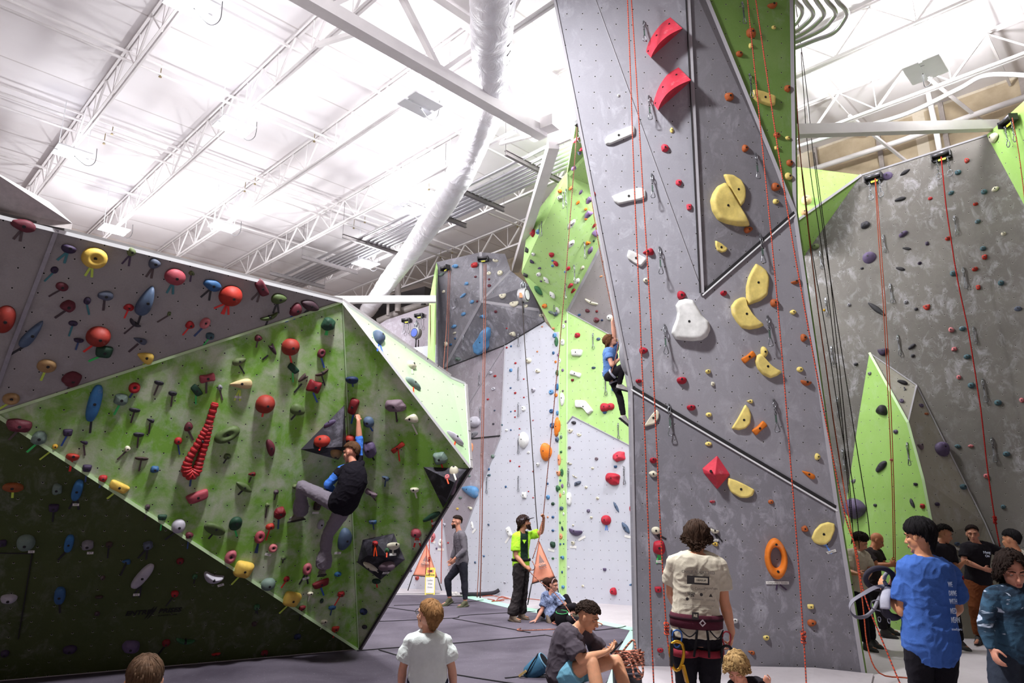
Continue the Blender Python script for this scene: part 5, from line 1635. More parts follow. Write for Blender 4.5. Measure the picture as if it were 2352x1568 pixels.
a = atY(1440, -40, YT); rope([a, atY(1459, 467, YT), atY(1473, 800, YT), atY(1487, 1150, YT), atY(1501, 1568, YT), Vector((atY(1501, 1568, YT).x+.01, YT, .02))], .011, RO, 'orange rope hanging down the left of the tower, the left strand', 'tower ropes')
rope([atY(1448, -40, YT+.03), atY(1479, 467, YT), atY(1498, 800, YT), atY(1514, 1150, YT-.02), atY(1530, 1430, YT-.05), atY(1541, 1530, YT-.08), atY(1546, 1600, YT-.1)], .011, RO, 'knotted orange rope hanging down the left of the tower, the right strand', 'tower ropes', knot=(1531, 1440, YT-.05))
rope([atY(1713, -40, YT), atY(1764, 467, YT), atY(1795, 800, YT), atY(1823, 1150, YT), atY(1845, 1455, YT), atY(1849, 1520, YT-.02), atY(1853, 1600, YT-.05)], .011, RO, 'knotted orange rope hanging down the right of the tower', 'tower ropes', knot=(1845, 1460, YT))
rope([atY(1730, -40, YT), atY(1806, 467, YT), atY(1865, 800, YT), atY(1933, 1150, YT+.2), atY(1967, 1262, YT+.2), atY(1984, 1363, YT+.2), atY(2037, 1497, YT+.1), atY(2070, 1575, YT), atY(2090, 1620, YT)], .012, RO, 'orange rope running from the tower top down past the blue shirted man', 'tower ropes')
rope([atY(1820, 30, 9.0), atY(1836, 330, 9.0), atY(1870, 640, 8.9), atY(1905, 900, 8.8), atY(1940, 1130, 8.6), atY(1965, 1270, 8.4), atY(1980, 1370, 8.3), atY(1992, 1480, 8.2), atY(2020, 1545, 8.1), atY(2080, 1556, 8.1), atY(2120, 1562, 8.1)], .012, RO2, 'rust coloured rope crossing the floor behind the man in blue', 'tower ropes')
for i, (pts, lb) in enumerate([([(1826, 0), (1852, 200), (1869, 365), (1895, 560), (1915, 690), (1940, 850), (1965, 1010), (1990, 1165), (1999, 1240)], 'right outer black rope beside the tower edge'), ([(1818, 60), (1832, 300), (1850, 450), (1862, 560), (1895, 750), (1925, 940), (1948, 1080), (1960, 1240)], 'black rope closest to the tower edge'),
      ([(1840, 120), (1856, 350), (1880, 520), (1905, 700), (1912, 760), (1928, 900), (1943, 1060), (1955, 1200)], 'second black rope from the tower edge'), ([(1870, 350), (1893, 520), (1908, 650), (1918, 750), (1932, 880), (1950, 1050), (1968, 1180), (1974, 1260)], 'third black rope from the tower edge')]):
    rope([atY(x, y, 9.6) for x, y in pts], .010, RBK, lb, 'black ropes by the tower')
def wallrope(pts, d, r, m, lb, **kw): return rope([closer(pr(x, y), d) for x, y in pts], r, m, lb, 'right wall ropes', **kw)
wallrope([(2010, 410), (2016, 520), (2031, 740), (2042, 950), (2050, 1150), (2052, 1280)], 1.0, .011, RO2, 'double orange rope under the left anchor bar, left strand', knot=closer(pr(2053, 1287), 1.0))
wallrope([(2011, 410), (2020, 520), (2036, 740), (2047, 950), (2054, 1150), (2056, 1285), (2055, 1340)], 1.02, .011, RO2, 'double orange rope under the left anchor bar, right strand')
wallrope([(2162, 360), (2173, 470), (2199, 640), (2222, 750), (2247, 900), (2265, 1050), (2284, 1185), (2296, 1255)], .35, .016, RRD, 'thick red rope under the right anchor bar', knot=closer(pr(2285, 1192), .35))
wallrope([(2325, 270), (2340, 350), (2356, 480)], .8, .010, RO, 'thin orange rope hanging in front of the lime corner wall')
# back ropes
rope([(1030, 622, 17.2), (1027, 720, 17.0), (1022, 800, 16.9), (1018, 850, 16.8)], .014, RP, 'pale red rope under the left belay box, left strand', 'back wall ropes'); rope([(1034, 622, 17.2), (1031, 720, 17.0), (1029, 800, 16.9), (1026, 860, 16.8)], .014, RB, 'brown rope under the left belay box, right strand', 'back wall ropes')
rope([(1116, 606, 16.7), (1114, 800, 16.2), (1110, 1000, 15.9), (1107, 1200, 15.8), (1103, 1373, 15.8)], .02, RB, 'long brown rope hanging down the back wall left of the belayer', 'back wall ropes')
rope([(1112, 606, 16.7), (1110, 800, 16.3), (1106, 1000, 16.1), (1100, 1280, 16.0), (1096, 1372, 16.0)], .014, RP, 'thin pink brown rope beside the long brown rope', 'back wall ropes')
rope([(1199, 690, 15.6), (1206, 800, 15.3), (1219, 980, 14.8), (1230, 1150, 14.5), (1236, 1232, 14.4)], .016, RBK, 'black webbing line running down to the orange belay banner', 'back wall ropes', smooth=3)
hA = BELH if 'BELH' in globals() else atY(1247, 1180, 13.1)
rope([(1326, 292, 11.25), (1305, 560, 11.7), (1285, 800, 12.2), (1263, 1030, 12.7), (1248, 1178, 13.1), (1240, 1230, 13.0), (1223, 1283, 12.9)], .014, RP, 'striped rope running from the tower top to the raised hand of the belayer', 'back wall ropes', smooth=3)
rope([(1222, 1288, 12.9), (1228, 1300, 12.8), (1226, 1308, 12.85), (1217, 1312, 12.9), (1240, 1335, 12.8), (1270, 1358, 12.7), (1298, 1390, 12.5), (1316, 1418, 12.3), (1325, 1428, 12.2)], .013, RP, 'striped rope leading from the belayer over the sitting girl', 'back wall ropes')
rope([(1344, 300, 11.1), (1358, 450, 11.2), (1375, 560, 11.25), (1395, 660, 11.3), (1410, 735, 11.35), (1420, 790, 11.4), (1404, 855, 11.35)], .013, RP, 'striped rope leading up from the climbing girl', 'back wall ropes', smooth=3)
rope([(988, 700, 18.2), (989, 780, 18.2), (990, 815, 18.2)], .02, RB, 'brown rope at the left edge of the slate wall', 'back wall ropes'); rope([(961, 780, 19.9), (961, 800, 19.9), (961, 815, 19.9)], .03, RBK, 'short line under the round auto belay', 'back wall ropes')
rope([(986, 1236, 17.6), (986, 1310, 17.4), (985, 1320, 17.4)], .016, RO, 'orange rope above the yellow caution sign, right strand', 'back wall ropes', knot=(986, 1283, 17.45)); rope([(980, 1252, 17.6), (977, 1318, 17.5)], .016, RO, 'orange rope above the yellow caution sign, left strand', 'back wall ropes')
rope([(1015, 1190, 17.8), (1014, 1270, 17.8), (1013, 1340, 17.8)], .018, RO, 'orange rope hanging behind the walking man', 'back wall ropes')
# loose rope on the floor
def frope(pix, r, m, label, z=.025, group='loose ropes on the floor'):
    P_ = [floor_pt(x, y) for x, y in pix]; return rope([Vector((p.x, p.y, z + .004*(i % 3))) for i, p in enumerate(P_)], r, m, label, group, smooth=5)
frope([(1108, 1372), (1128, 1370), (1150, 1375), (1168, 1376), (1155, 1379), (1140, 1383), (1152, 1372), (1170, 1378), (1185, 1380)], .013, RO2, 'orange rope lying on the floor left of the belayer')
frope([(1120, 1378), (1136, 1381), (1130, 1384), (1158, 1381)], .013, RO2, 'short orange rope end by the mint tape'); frope([(1205, 1377), (1225, 1379), (1240, 1381)], .013, RO2, 'orange rope on the floor between the belayer and the seated girls')
frope([(1196, 1446), (1188, 1450), (1200, 1452), (1235, 1450), (1270, 1449), (1290, 1450), (1283, 1455), (1272, 1456), (1276, 1461), (1290, 1460)], .014, RP, 'pinkish rope snaking over the mat behind the seated boy')
frope([(1290, 1430), (1270, 1433), (1275, 1437), (1300, 1440), (1330, 1438), (1365, 1440), (1383, 1437), (1370, 1432), (1350, 1432)], .014, RP, 'pinkish rope looped on the mat around the sitting girl')
# rope heap on the dark bag beside the tower
hb_ = floor_pt(1452, 1545); hb_ = Vector((atY(1440, 1530, 7.4).x, 7.4, 0))
t = empty('rope_bag', hb_); tag(t, 'dark rope bag standing beside the left foot of the tower', 'rope bag')
mesh_obj('bag_body', lambda b: add_prism(b, [Vector((-.14, -.12, .03)), Vector((.12, -.14, .03)), Vector((.14, .16, .03)), Vector((-.12, .18, .03))], Vector((0, .01, .28))), mat('bag_cloth', '29262c', .85), t); mesh_obj('bag_flap', lambda b: add_box(b, (0, .02, .315), .26, .3, .012), mat('bag_flap', '4a4650', .85), t)
def heap():
    rnd = random.Random(11); c = hb_ + Vector((.02, .02, .38)); pts = []
    for i in range(70):
        a = i*.95; pts.append(c + Vector(((.13+.05*rnd.random())*math.cos(a) + rnd.uniform(-.03, .03), (.13)*math.sin(a*1.03), .02 + rnd.uniform(-.04, .1))))
    for x, y, Y in ((1452, 1470, 7.3), (1462, 1500, 7.2), (1476, 1530, 7.15), (1474, 1555, 7.1), (1458, 1556, 7.05), (1452, 1530, 7.1), (1440, 1508, 7.2), (1428, 1500, 7.2), (1445, 1498, 7.1), (1460, 1522, 7.05), (1468, 1545, 7.0), (1477, 1548, 7.0)): pts.append(atY(x, y, Y))
    o = mesh_obj('rope', lambda b: add_tube(b, [p-hb_ for p in cr(pts, 5)], .010, 7), RP, loc=hb_, smooth=True); tag(o, 'tangled heap of striped rope on the dark bag beside the tower', 'rope')
heap()
# anchors ------------------------------------------------------------------------------------
ROLL = mat('roller_steel', '59575c', .35, .6); BOXB = mat('black_box', '1e1c20', .5); YL = mat('yellow_label', 'c9c63a', .6)
def anchor(px, py, w, label, group, ropes=True, kind='roller', pos=None, nrm=None):
    if pos is None: pos, nrm, nm = hit(px, py)
    h_ = Vector((nrm.x, nrm.y, 0)).normalized(); x = Vector((h_.y, -h_.x, 0)); 
    if x.x < 0: x = -x
    t = empty('top_anchor', pos); tag(t, label, 'rope anchor', group); W_ = w/ppm(pos)
    R = Matrix((x, h_, Vector((0, 0, 1)))).transposed()
    mesh_obj('mount_plate', lambda b: add_box(b, h_*.04, W_, .06, W_*.42, R), BOXB, t)
    mesh_obj('roller', lambda b: add_tube(b, [h_*(.12) + Vector((0,0,W_*.1)) - x*W_*.47, h_*.12 + Vector((0,0,W_*.1)) + x*W_*.47], W_*.13, 14), ROLL, t)
    for s_ in (-1, 1): mesh_obj('side_cheek', lambda b: add_box(b, h_*.09 + x*(s_*W_*.49), .02, .14, W_*.4, R), BOXB, t)
    mesh_obj('label_plate', lambda b: add_box(b, h_*.08 - Vector((0,0,W_*.22)), W_*.4, .01, W_*.12, R), YL, t)
    if kind == 'roller':
        for s_ in (-.28, .3):
            def f(b):
                for i in range(5): 
                    e = ell(0, -.05*i, .012, .03, 8)
                    add_tube(b, [R @ (p if i % 2 else Vector((0, p.x, p.z))) + h_*.09 + x*(s_*W_) - Vector((0, 0, W_*.25)) for p in e], .006, 5, closed=True)
                add_tube(b, [R @ p + h_*.09 + x*(s_*W_) - Vector((0, 0, W_*.25)) for p in ell(0, -.3, .04, .06, 12)], .008, 6, closed=True)
            mesh_obj('chain', f, STL, t, True)
    return t
anchor(2010, 412, 36, 'black roller anchor bar, the left one on the right grey wall', 'top anchors'); anchor(2165, 362, 38, 'black roller anchor bar, the right one on the right grey wall', 'top anchors'); anchor(2327, 278, 40, 'black roller anchor on the lime corner wall at the upper right', 'top anchors')
anchor(1029, 617, 24, 'black belay box at the left top of the slate back wall', 'top anchors', kind='box'); anchor(1112, 597, 24, 'black belay box at the middle top of the slate back wall', 'top anchors', kind='box')
anchor(937, 737, 20, 'dark belay box on the far wall, the left one', 'top anchors'); anchor(966, 726, 20, 'dark belay box on the far wall above the round auto belay', 'top anchors')
anchor(1327, 288, 26, 'dark anchor at the very top of the lime wall', 'top anchors')
def wedge_vol(px, py, s_, label):
    pos, n, nm = hit(px, py); rt, up = fr(n); k_ = s_/ppm(pos); bm = bmesh.new()
    vs = [bm.verts.new(v) for v in (rt*-.5*k_+up*.1*k_, up*.6*k_, rt*.5*k_-up*.1*k_, up*-.4*k_+rt*.1*k_, n*.45*k_+up*.1*k_)]
    for f in ((0, 1, 4), (1, 2, 4), (2, 3, 4), (3, 0, 4), (3, 2, 1, 0)): bm.faces.new([vs[i] for i in f])
    bmesh.ops.recalc_face_normals(bm, faces=bm.faces[:]); tag(bm_obj('wooden_volume', bm, BOXB, loc=pos), label, 'climbing volume')
wedge_vol(1212, 577, 20, 'upper black wedge volume on the left edge of the lime wall'); wedge_vol(1207, 632, 17, 'lower black wedge volume on the left edge of the lime wall')
def autobelay(c, d, r, w, face, label, rope_up=None):
    t = empty('auto_belay', c); tag(t, label, 'auto belay'); ax = Vector(d).normalized()
    mesh_obj('drum', lambda b: add_tube(b, [ax*-w/2, ax*-w*.42, ax*w*.42, ax*w/2], 1, 24, radii=[r*.85, r, r, r*.85]), mat('drum_grey', 'a5a3a6', .4, .3), t, True)
    mesh_obj('face_plate', lambda b: add_tube(b, [ax*w*.5, ax*w*.56], r*.72, 20), face, t); mesh_obj('black_ring', lambda b: add_tube(b, [ax*w*.47, ax*w*.53], r*.86, 20), BOXB, t)
    mesh_obj('hanger', lambda b: (add_tube(b, [Vector((0,0,r*.9)), Vector((0,0,r*2.2))], .025, 8), add_tube(b, [p for p in ell(0, r*1.4, .06, .1, 12)], .02, 6, closed=True)), STL, t)
    mesh_obj('webbing', lambda b: add_tube(b, [Vector((0,0,-r*.9)), Vector((0,0,-r*2.6))], .02, 8), BOXB, t)
autobelay(atY(956, 765, 19.5), (-.6, -.8, 0), .17, .16, mat('blue_face', '3b4f9c', .4), 'round grey auto belay with a blue face on the far wall')
ab = atY(1202, 678, 15.7); autobelay(ab, (.9, -.43, 0), .17, .2, mat('pale_face', 'c3c1c4', .4), 'grey auto belay with an orange label hanging before the slate wall'); 
mesh_obj('orange_sticker', lambda b: add_box(b, Vector((-.06, -.16, -.05)), .07, .02, .12), mat('orange_sticker', 'd4602a', .5), bpy.data.objects[-1] if False else [o_ for o_ in bpy.data.objects if o_.name.startswith('auto_belay')][-1])
# banners ------------------------------------------------------------------------------------
BAN = NT('orange_banner', .7, 0, .2); co = BAN.coord(); BAN.color(BAN.mix(BAN.ramp(BAN.noise(co, 3, 3), .3, .7), rgb('ffb79c'), rgb('ffc1a8'))); BAN = BAN.m; BLG = mat('banner_logo', '8f7470', .8)
def banner(tri, Y, label, label2):
    P_ = [atY(x, y, Y + dy) for x, y, dy in tri]; c = P_[1].lerp(P_[2], .5); t = empty('belay_banner', c); tag(t, label, 'safety banner')
    n = (P_[1]-P_[0]).cross(P_[2]-P_[0]).normalized(); n = n if n.dot(CAM-c) > 0 else -n
    # slightly billowing cloth
    bm = bmesh.new(); N = 14; g_ = []
    for i in range(N+1):
        row = []
        for j in range(i+1):
            a = i/N; b_ = j/i if i else 0; p = P_[0].lerp(P_[1].lerp(P_[2], b_), a) - c; p += n*(.05*math.sin(a*PI)*math.sin(b_*PI) + .012*math.sin(b_*9+a*4)); row.append(bm.verts.new(p))
        g_.append(row)
    for i in range(N):
        for j in range(i+1):
            bm.faces.new((g_[i][j], g_[i+1][j], g_[i+1][j+1]))
            if j < i: bm.faces.new((g_[i][j], g_[i+1][j+1], g_[i][j+1]))
    bmesh.ops.solidify(bm, geom=bm.faces[:], thickness=.006)
    mesh_obj('hem_bar', lambda b: add_bar(b, P_[1]-c, P_[2]-c, .025, .02), BOXB, t); bm_obj('banner_cloth', bm, BAN, t, True)
    for e in (P_[1], P_[2]):
        g0 = Vector((e.x + (e.x-c.x)*.35, e.y, max(.05, e.z - .4)))
        mesh_obj('tie_strap', lambda b: add_tube(b, [e-c, g0-c], .014, 6), BOXB, t)
    x = (P_[2]-P_[1]).normalized(); y = n.cross(x).normalized(); 
    if y.z < 0: y = -y
    ce = P_[0].lerp(c, .55); W_ = (P_[2]-P_[1]).length; H_ = (P_[0]-c).length
    lt = [ce - c + n*.075 + v for v in (y*H_*.2, -x*W_*.17 - y*H_*.12, x*W_*.17 - y*H_*.12)]
    mesh_obj('logo_triangle', lambda b: add_prism(b, lt, n*.004), BLG, t)
    txt('logo_writing', 'GYM', W_*.13, basis(ce - c + n*.082 - y*H_*.06, x, y, n), BAN, t, .002, bold=.002); txt('logo_writing', 'VERTICAL', W_*.07, basis(ce - c + n*.075 - y*H_*.16, x, y, n), BLG, t, .002, bold=.001)
    return t
banner([(1238, 1240, 0), (1221, 1340, -.1), (1275, 1325, -.1)], 14.6, 'orange triangular safety banner behind the belayer', ''); banner([(980, 1248, 0), (948, 1321, -.2), (1005, 1326, -.2)], 18.2, 'orange triangular safety banner left of the walking man', '')
# caution sign
cs = floor_pt(987, 1365)
t = empty('caution_sign', cs, (0, 0, .12)); tag(t, 'yellow folding caution sign with a white paper note on it', 'floor sign'); YS = mat('sign_yellow', 'e0cf55', .5)
Rl = Matrix.Rotation(math.radians(12), 3, 'X')
def leaf(s_):
    R = Matrix.Rotation(math.radians(-13*s_), 3, 'X'); bm = bmesh.new(); pz = .31; c = Vector((0, -.07*s_, pz)); 
    for dx in (-.12, .12): add_box(bm, c + R @ Vector((dx*.83, 0, 0)), .04, .015, .62, R)
    add_box(bm, c + R @ Vector((0, 0, -.05)), .17, .015, .48, R); add_box(bm, c + R @ Vector((0, 0, .29)), .2, .015, .05, R); return bm, R, c
for s_, nm in ((1, 'front_leaf'), (-1, 'rear_leaf')):
    bm, R, c = leaf(s_); lf = bm_obj(nm, bm, YS, t)
    if s_ == 1:
        fm = lambda z, y=-.012: basis(c + R @ Vector((0, y, z)), Vector((1, 0, 0)), R @ Vector((0, 0, 1)), R @ Vector((0, -1, 0)))
        mesh_obj('grip_hole', lambda b: add_box(b, c + R @ Vector((0, -.003, .235)), .09, .02, .04, R), BOXB, t); txt('sign_writing', 'CAUTION', .045, fm(.14), INK, t, .001, bold=.001)
        mesh_obj('paper_note', lambda b: add_box(b, c + R @ Vector((0.0, -.012, -.09)), .2, .004, .36, R), TAGW, t)
        for i, w_ in enumerate(('Ladies', 'Shoe', 'Event')): txt('note_writing', w_, .05, fm(.02-.08*i, -.016), mat('faint_ink', '6b6b78', .8), t, .001)
# small notice on the far wall, black foam tube, pair of shoes
q_, n_, _ = hit(995, 1233); tag(mesh_obj('paper_notice', lambda b: (add_box(b, (0, 0, 0), .16, .24, .004), add_box(b, (0, -.09, .003), .16, .05, .003, mi=1)), [TAGW, mat('red_ink', 'a8383c', .7)], loc=q_ + n_*.01), 'small white paper notice with a red bar above the orange banner', 'notice')
bpy.data.objects['paper_notice'].rotation_euler = (PI/2, -.3, 0)
a_, b_ = floor_pt(1056, 1371), floor_pt(1146, 1368); tag(mesh_obj('foam_tube', lambda b: add_tube(b, cr([Vector((0, 0, .06)), (b_-a_)*.5 + Vector((0, 0, .055)), (b_-a_)*.85 + Vector((0, 0, .07)), (b_-a_) + Vector((0, 0, .13))], 5), .045, 12), mat('black_foam', '27242a', .9), loc=a_, smooth=True), 'long black foam tube lying on the floor behind the walking man', 'foam tube')
for i in (0, 1):
    c = floor_pt(1044+9*i, 1371); t = empty('climbing_shoe', c); tag(t, 'pale climbing shoe left on the floor, the ' + ('left' if i == 0 else 'right') + ' one of a pair', 'shoe')
    mesh_obj('upper', lambda b: (add_ball(b, Vector((0, 0, .045)), (.12, .05, .04)), add_ball(b, Vector((-.06, 0, .075)), (.055, .045, .05))), LTSH if 'LTSH' in globals() else mat('pale_leather', 'b5b0ae', .7), t, True); mesh_obj('sole', lambda b: add_box(b, (0, 0, .008), .23, .085, .014), BOXB, t)
# maker's mark on the dark boulder panel, bulge at the tower edge
q_, n_, _ = hit(352, 1404); rt, up = fr(n_); ang = .03; X_ = (rt*math.cos(ang) + up*math.sin(ang)); Y_ = n_.cross(X_); pxm = ppm(q_)
lg = empty('wall_lettering', q_ + n_*.004); tag(lg, 'black ENTRE PRISES maker lettering with a slanted mark on the dark boulder panel', 'lettering'); LGM = mat('logo_black', '0d0c0c', .8)
for wd, x_ in (('ENTRE', -31), ('PRISES', 34)): txt('letters', wd, 17/pxm, basis(X_*x_/pxm, X_, Y_, n_), LGM, lg, .001, bold=.003, shear=.25)
for k_ in (-4, 2): mesh_obj('slanted_mark', lambda b: add_prism(b, [X_*((x+k_)/pxm) + Y_*(y/pxm) for x, y in ((-14, -22), (-2, 6), (6, 16), (2, 2), (-8, -14))], n_*.001), LGM, lg)
txt('letters', 'CLIMBING WALLS', 5/pxm, basis(X_*30/pxm - Y_*13/pxm, X_, Y_, n_), LGM, lg, .001)
# service hatch line in the dark panel
trim(B, [hit(-5, 1270)[0], hit(74, 1271)[0], hit(42, 1466)[0]], SEAM, .012, off=.003, name='hatch_seam')
bp_ = atY(1437, 822, 8.95); bm = bmesh.new(); add_ball(bm, Vector((.02, 0, 0)), (.1, .15, .25), Matrix.Rotation(-.12, 3, 'Y'), 20, 14)
for v in bm.verts: v.co += v.normal*noise.noise(v.co*9)*.012
tag(bm_obj('wall_bulge', bm, hmat('grey'), loc=bp_), 'smooth grey bulge bolted to the tower edge beside the climbing girl', 'climbing volume')
# ================================================================== PEOPLE
def skin_mat(name, c):
    if name in MATS: return MATS[name]
    k = NT(name, .5, 0, .35); co = k.coord(); n = k.noise(co, 22, 4, .6); b = rgb(c)
    k.color(k.mix(k.ramp(n, .3, .7), tuple(x*.9 for x in b[:3])+(1,), (min(1, b[0]*1.08), b[1]*1.0, b[2]*.98, 1))); k.b.inputs['Subsurface Weight'].default_value = .08; k.b.inputs['Subsurface Radius'].default_value = (.02, .008, .004)
    MATS[name] = k.m; return k.m
def cloth_mat(name, c, c2=None, rough=.9, pattern=None):
    if name in MATS: return MATS[name]
    k = NT(name, rough, 0, .15); co = k.coord(); b = rgb(c); n = k.noise(co, 5, 4, .6); w_ = k.noise(co, 220, 2)
    col = k.mix(k.ramp(n, .3, .7), tuple(x*.88 for x in b[:3])+(1,), tuple(min(1, x*1.1) for x in b[:3])+(1,))
    if pattern == 'camo':
        mp = k.new('ShaderNodeMapping', Vector=co); mp.inputs['Scale'].default_value = (1, 1, 2.2)
        s = k.noise(mp.outputs[0], 7, 3, .55, 1.2); s2 = k.noise(mp.outputs[0], 4, 4, .6, .5)
        col = k.mix(k.ramp(s2, .45, .58), col, rgb('23303f')); col = k.mix(k.ramp(s, .63, .67), col, rgb('a9b4c6'))
    if pattern == 'dye':
        s2 = k.noise(co, 9, 5, .7, 1.0); col = k.mix(k.ramp(s2, .45, .62), col, rgb(c2))
    k.color(col); k.bump(k.math('ADD', w_, k.math('MULTIPLY', k.noise(co, 11, 4, .6, .8), 3)), .3, .006); MATS[name] = k.m; return k.m
def hair_mat(name, c):
    if name in MATS: return MATS[name]
    k = NT(name, .8, 0, .12); co = k.coord(); b = rgb(c); n = k.noise(co, 35, 3, .7)
    k.color(k.mix(k.ramp(n, .3, .75), tuple(x*.5 for x in b[:3])+(1,), tuple(min(1, x*1.25) for x in b[:3])+(1,))); MATS[name] = k.m; return k.m
def remesh(bm, voxel, it=2, name='m'):
    me = bpy.data.meshes.new('tmp'); bmesh.ops.triangulate(bm, faces=bm.faces[:]); bm.to_mesh(me); bm.free()
    o = bpy.data.objects.new('tmp', me); COL.objects.link(o)
    m = o.modifiers.new('r', 'REMESH'); m.mode = 'VOXEL'; m.voxel_size = voxel
    dg = bpy.context.evaluated_depsgraph_get(); me2 = bpy.data.meshes.new_from_object(o.evaluated_get(dg)); bpy.data.objects.remove(o); bpy.data.meshes.remove(me)
    b2 = bmesh.new(); b2.from_mesh(me2); bpy.data.meshes.remove(me2)
    for _ in range(it): bmesh.ops.smooth_vert(b2, verts=b2.verts, factor=.5, use_axis_x=True, use_axis_y=True, use_axis_z=True)
    for f in b2.faces: f.smooth = True
    return b2
def limb(bm, pts, radii, seg=14, ends=True):
    pts = [Vector(p) for p in pts]
    add_tube(bm, pts, 1, seg, radii=radii)
    if ends:
        for p, r in zip(pts, radii): add_ball(bm, p, r*.985, seg=12, rings=8)
def lerps(a, b, n): return [a.lerp(b, i/n) for i in range(n+1)]
def seg_prof(bm, a, b, prof, s, capa=True, capb=True):
    """tapered limb a->b with radius profile list (fractions evenly spaced)"""
    n = len(prof)-1; pts = lerps(a, b, n); add_tube(bm, pts, 1, 14, radii=[p*s for p in prof])
    if capa: add_ball(bm, a, prof[0]*s*.98, seg=12, rings=8)
    if capb: add_ball(bm, b, prof[-1]*s*.98, seg=12, rings=8)
def ring_loft(bm, rings, seg=20):
    """rings: (centre, right, fwd, halfwidth, halfdepth)"""
    rr = []
    for c, x, y, a, b in rings:
        rr.append([bm.verts.new(c + x*(a*math.copysign(abs(math.cos(t))**.85, math.cos(t))) + y*(b*math.copysign(abs(math.sin(t))**.85, math.sin(t)))) for t in [2*PI*i/seg for i in range(seg)]])
    for p, q in zip(rr, rr[1:]):
        for i in range(seg): bm.faces.new((p[i], p[(i+1) % seg], q[(i+1) % seg], q[i]))
    bm.faces.new(rr[0][::-1]); bm.faces.new(rr[-1])
TOR = [(-.09, .105, .085), (-.04, .15, .105), (.04, .163, .113), (.13, .148, .1), (.22, .142, .098), (.32, .158, .108), (.41, .172, .112), (.47, .165, .1), (.505, .12, .08), (.535, .06, .058)]
def torso(bm, J, s, t0, t1, infl, w=1.0, mul=1.0):
    """body loft between spine parameters t0..t1 (in metres at s=1 above the hips)"""
    P0, PN = J['pelvis'], J['neck']; L = (PN-P0).length; mid = J.get('mid') or (P0+PN)/2
    shx = (J['shB']-J['shA']).normalized(); hx = (J['hipB']-J['hipA']).normalized()
    rings = []; n = 14
    for i in range(n+1):
        t = t0 + (t1-t0)*i/n; f = (t+.0)/.52
        fc = max(0, min(1, f)); c = P0*(1-fc)**2 + (mid*2-(P0+PN)/2)*2*fc*(1-fc) + PN*fc**2
        tan = ((mid*2-(P0+PN)/2)-P0)*(1-fc) + (PN-(mid*2-(P0+PN)/2))*fc; tan.normalize()
        if f < 0: c = P0 + tan*(t*s)
        if f > 1: c = PN + tan*((t-.52)*s)
        x = hx.lerp(shx, fc).normalized(); x = (x - tan*x.dot(tan)).normalized(); y = tan.cross(x).normalized()
        for k_ in range(len(TOR)-1):
            if TOR[k_][0] <= t <= TOR[k_+1][0] or k_ == len(TOR)-2 or (k_ == 0 and t < TOR[0][0]): 
                q = max(0, min(1, (t-TOR[k_][0])/(TOR[k_+1][0]-TOR[k_][0]))); a = TOR[k_][1]*(1-q)+TOR[k_+1][1]*q; b = TOR[k_][2]*(1-q)+TOR[k_+1][2]*q; break
        sq = (J['shB']-J['shA']).length/(.35*s) if fc > .6 else 1
        sq = max(.62, min(1.1, sq)); wf = 1 + (sq-1)*max(0, min(1, (fc-.5)*2.2))
        rings.append((c, x, y, (a*s*w*wf + infl)*mul, (b*s*w + infl)*mul))
    ring_loft(bm, rings)
def hand(bm, wr, d, pn, s, curl=.45, side=1, spread=.12, point=None):
    """wr wrist, d finger direction, pn palm normal (the way the palm faces), side=+1 thumb towards +x of (d x pn)"""
    d = d.normalized(); x = d.cross(pn).normalized(); pn = x.cross(d).normalized(); x = x*side
    c = wr + d*.045*s
    R = Matrix((x, d, pn)).transposed()
    add_ball(bm, c, (.038*s, .05*s, .0155*s), R, 14, 10); add_ball(bm, wr + d*.018*s, (.03*s, .03*s, .02*s), R, 12, 8); add_ball(bm, c + x*.018*s - d*.008*s + pn*.006*s, (.018*s, .034*s, .016*s), R, 10, 8)
    for i, (off, ln) in enumerate(((.029, .072), (.010, .08), (-.009, .075), (-.027, .06))):
        p = wr + d*(.083 - .006*abs(i-1.3))*s + x*off*s; ang = curl*(.55 + .12*i)*1.0; dd = (d + x*(off*4*spread)).normalized(); pts = [p - d*.02*s, p]
        if point == i: ang = .1
        acc = 0
        for j, fr_ in enumerate((.45, .32, .25)):
            acc += ang*(1.0 if j == 0 else 1.35); v = dd*math.cos(acc) + pn*math.sin(acc); p = p + v*ln*fr_*s; pts.append(p)
        limb(bm, pts, [.0098*s, .0096*s, .0088*s, .0082*s, .0072*s], 8)
    a = wr + d*.025*s + x*.026*s; b = a + (d*.5 + x*.75 + pn*.35).normalized()*.036*s; c2 = b + (d*.85 + x*.2 + pn*(.3+curl*.5)).normalized()*.03*s; e = c2 + (d*.8 - x*.1 + pn*(.3+curl*.8)).normalized()*.024*s
    limb(bm, [a, b, c2, e], [.0135*s, .012*s, .0105*s, .0085*s], 8)
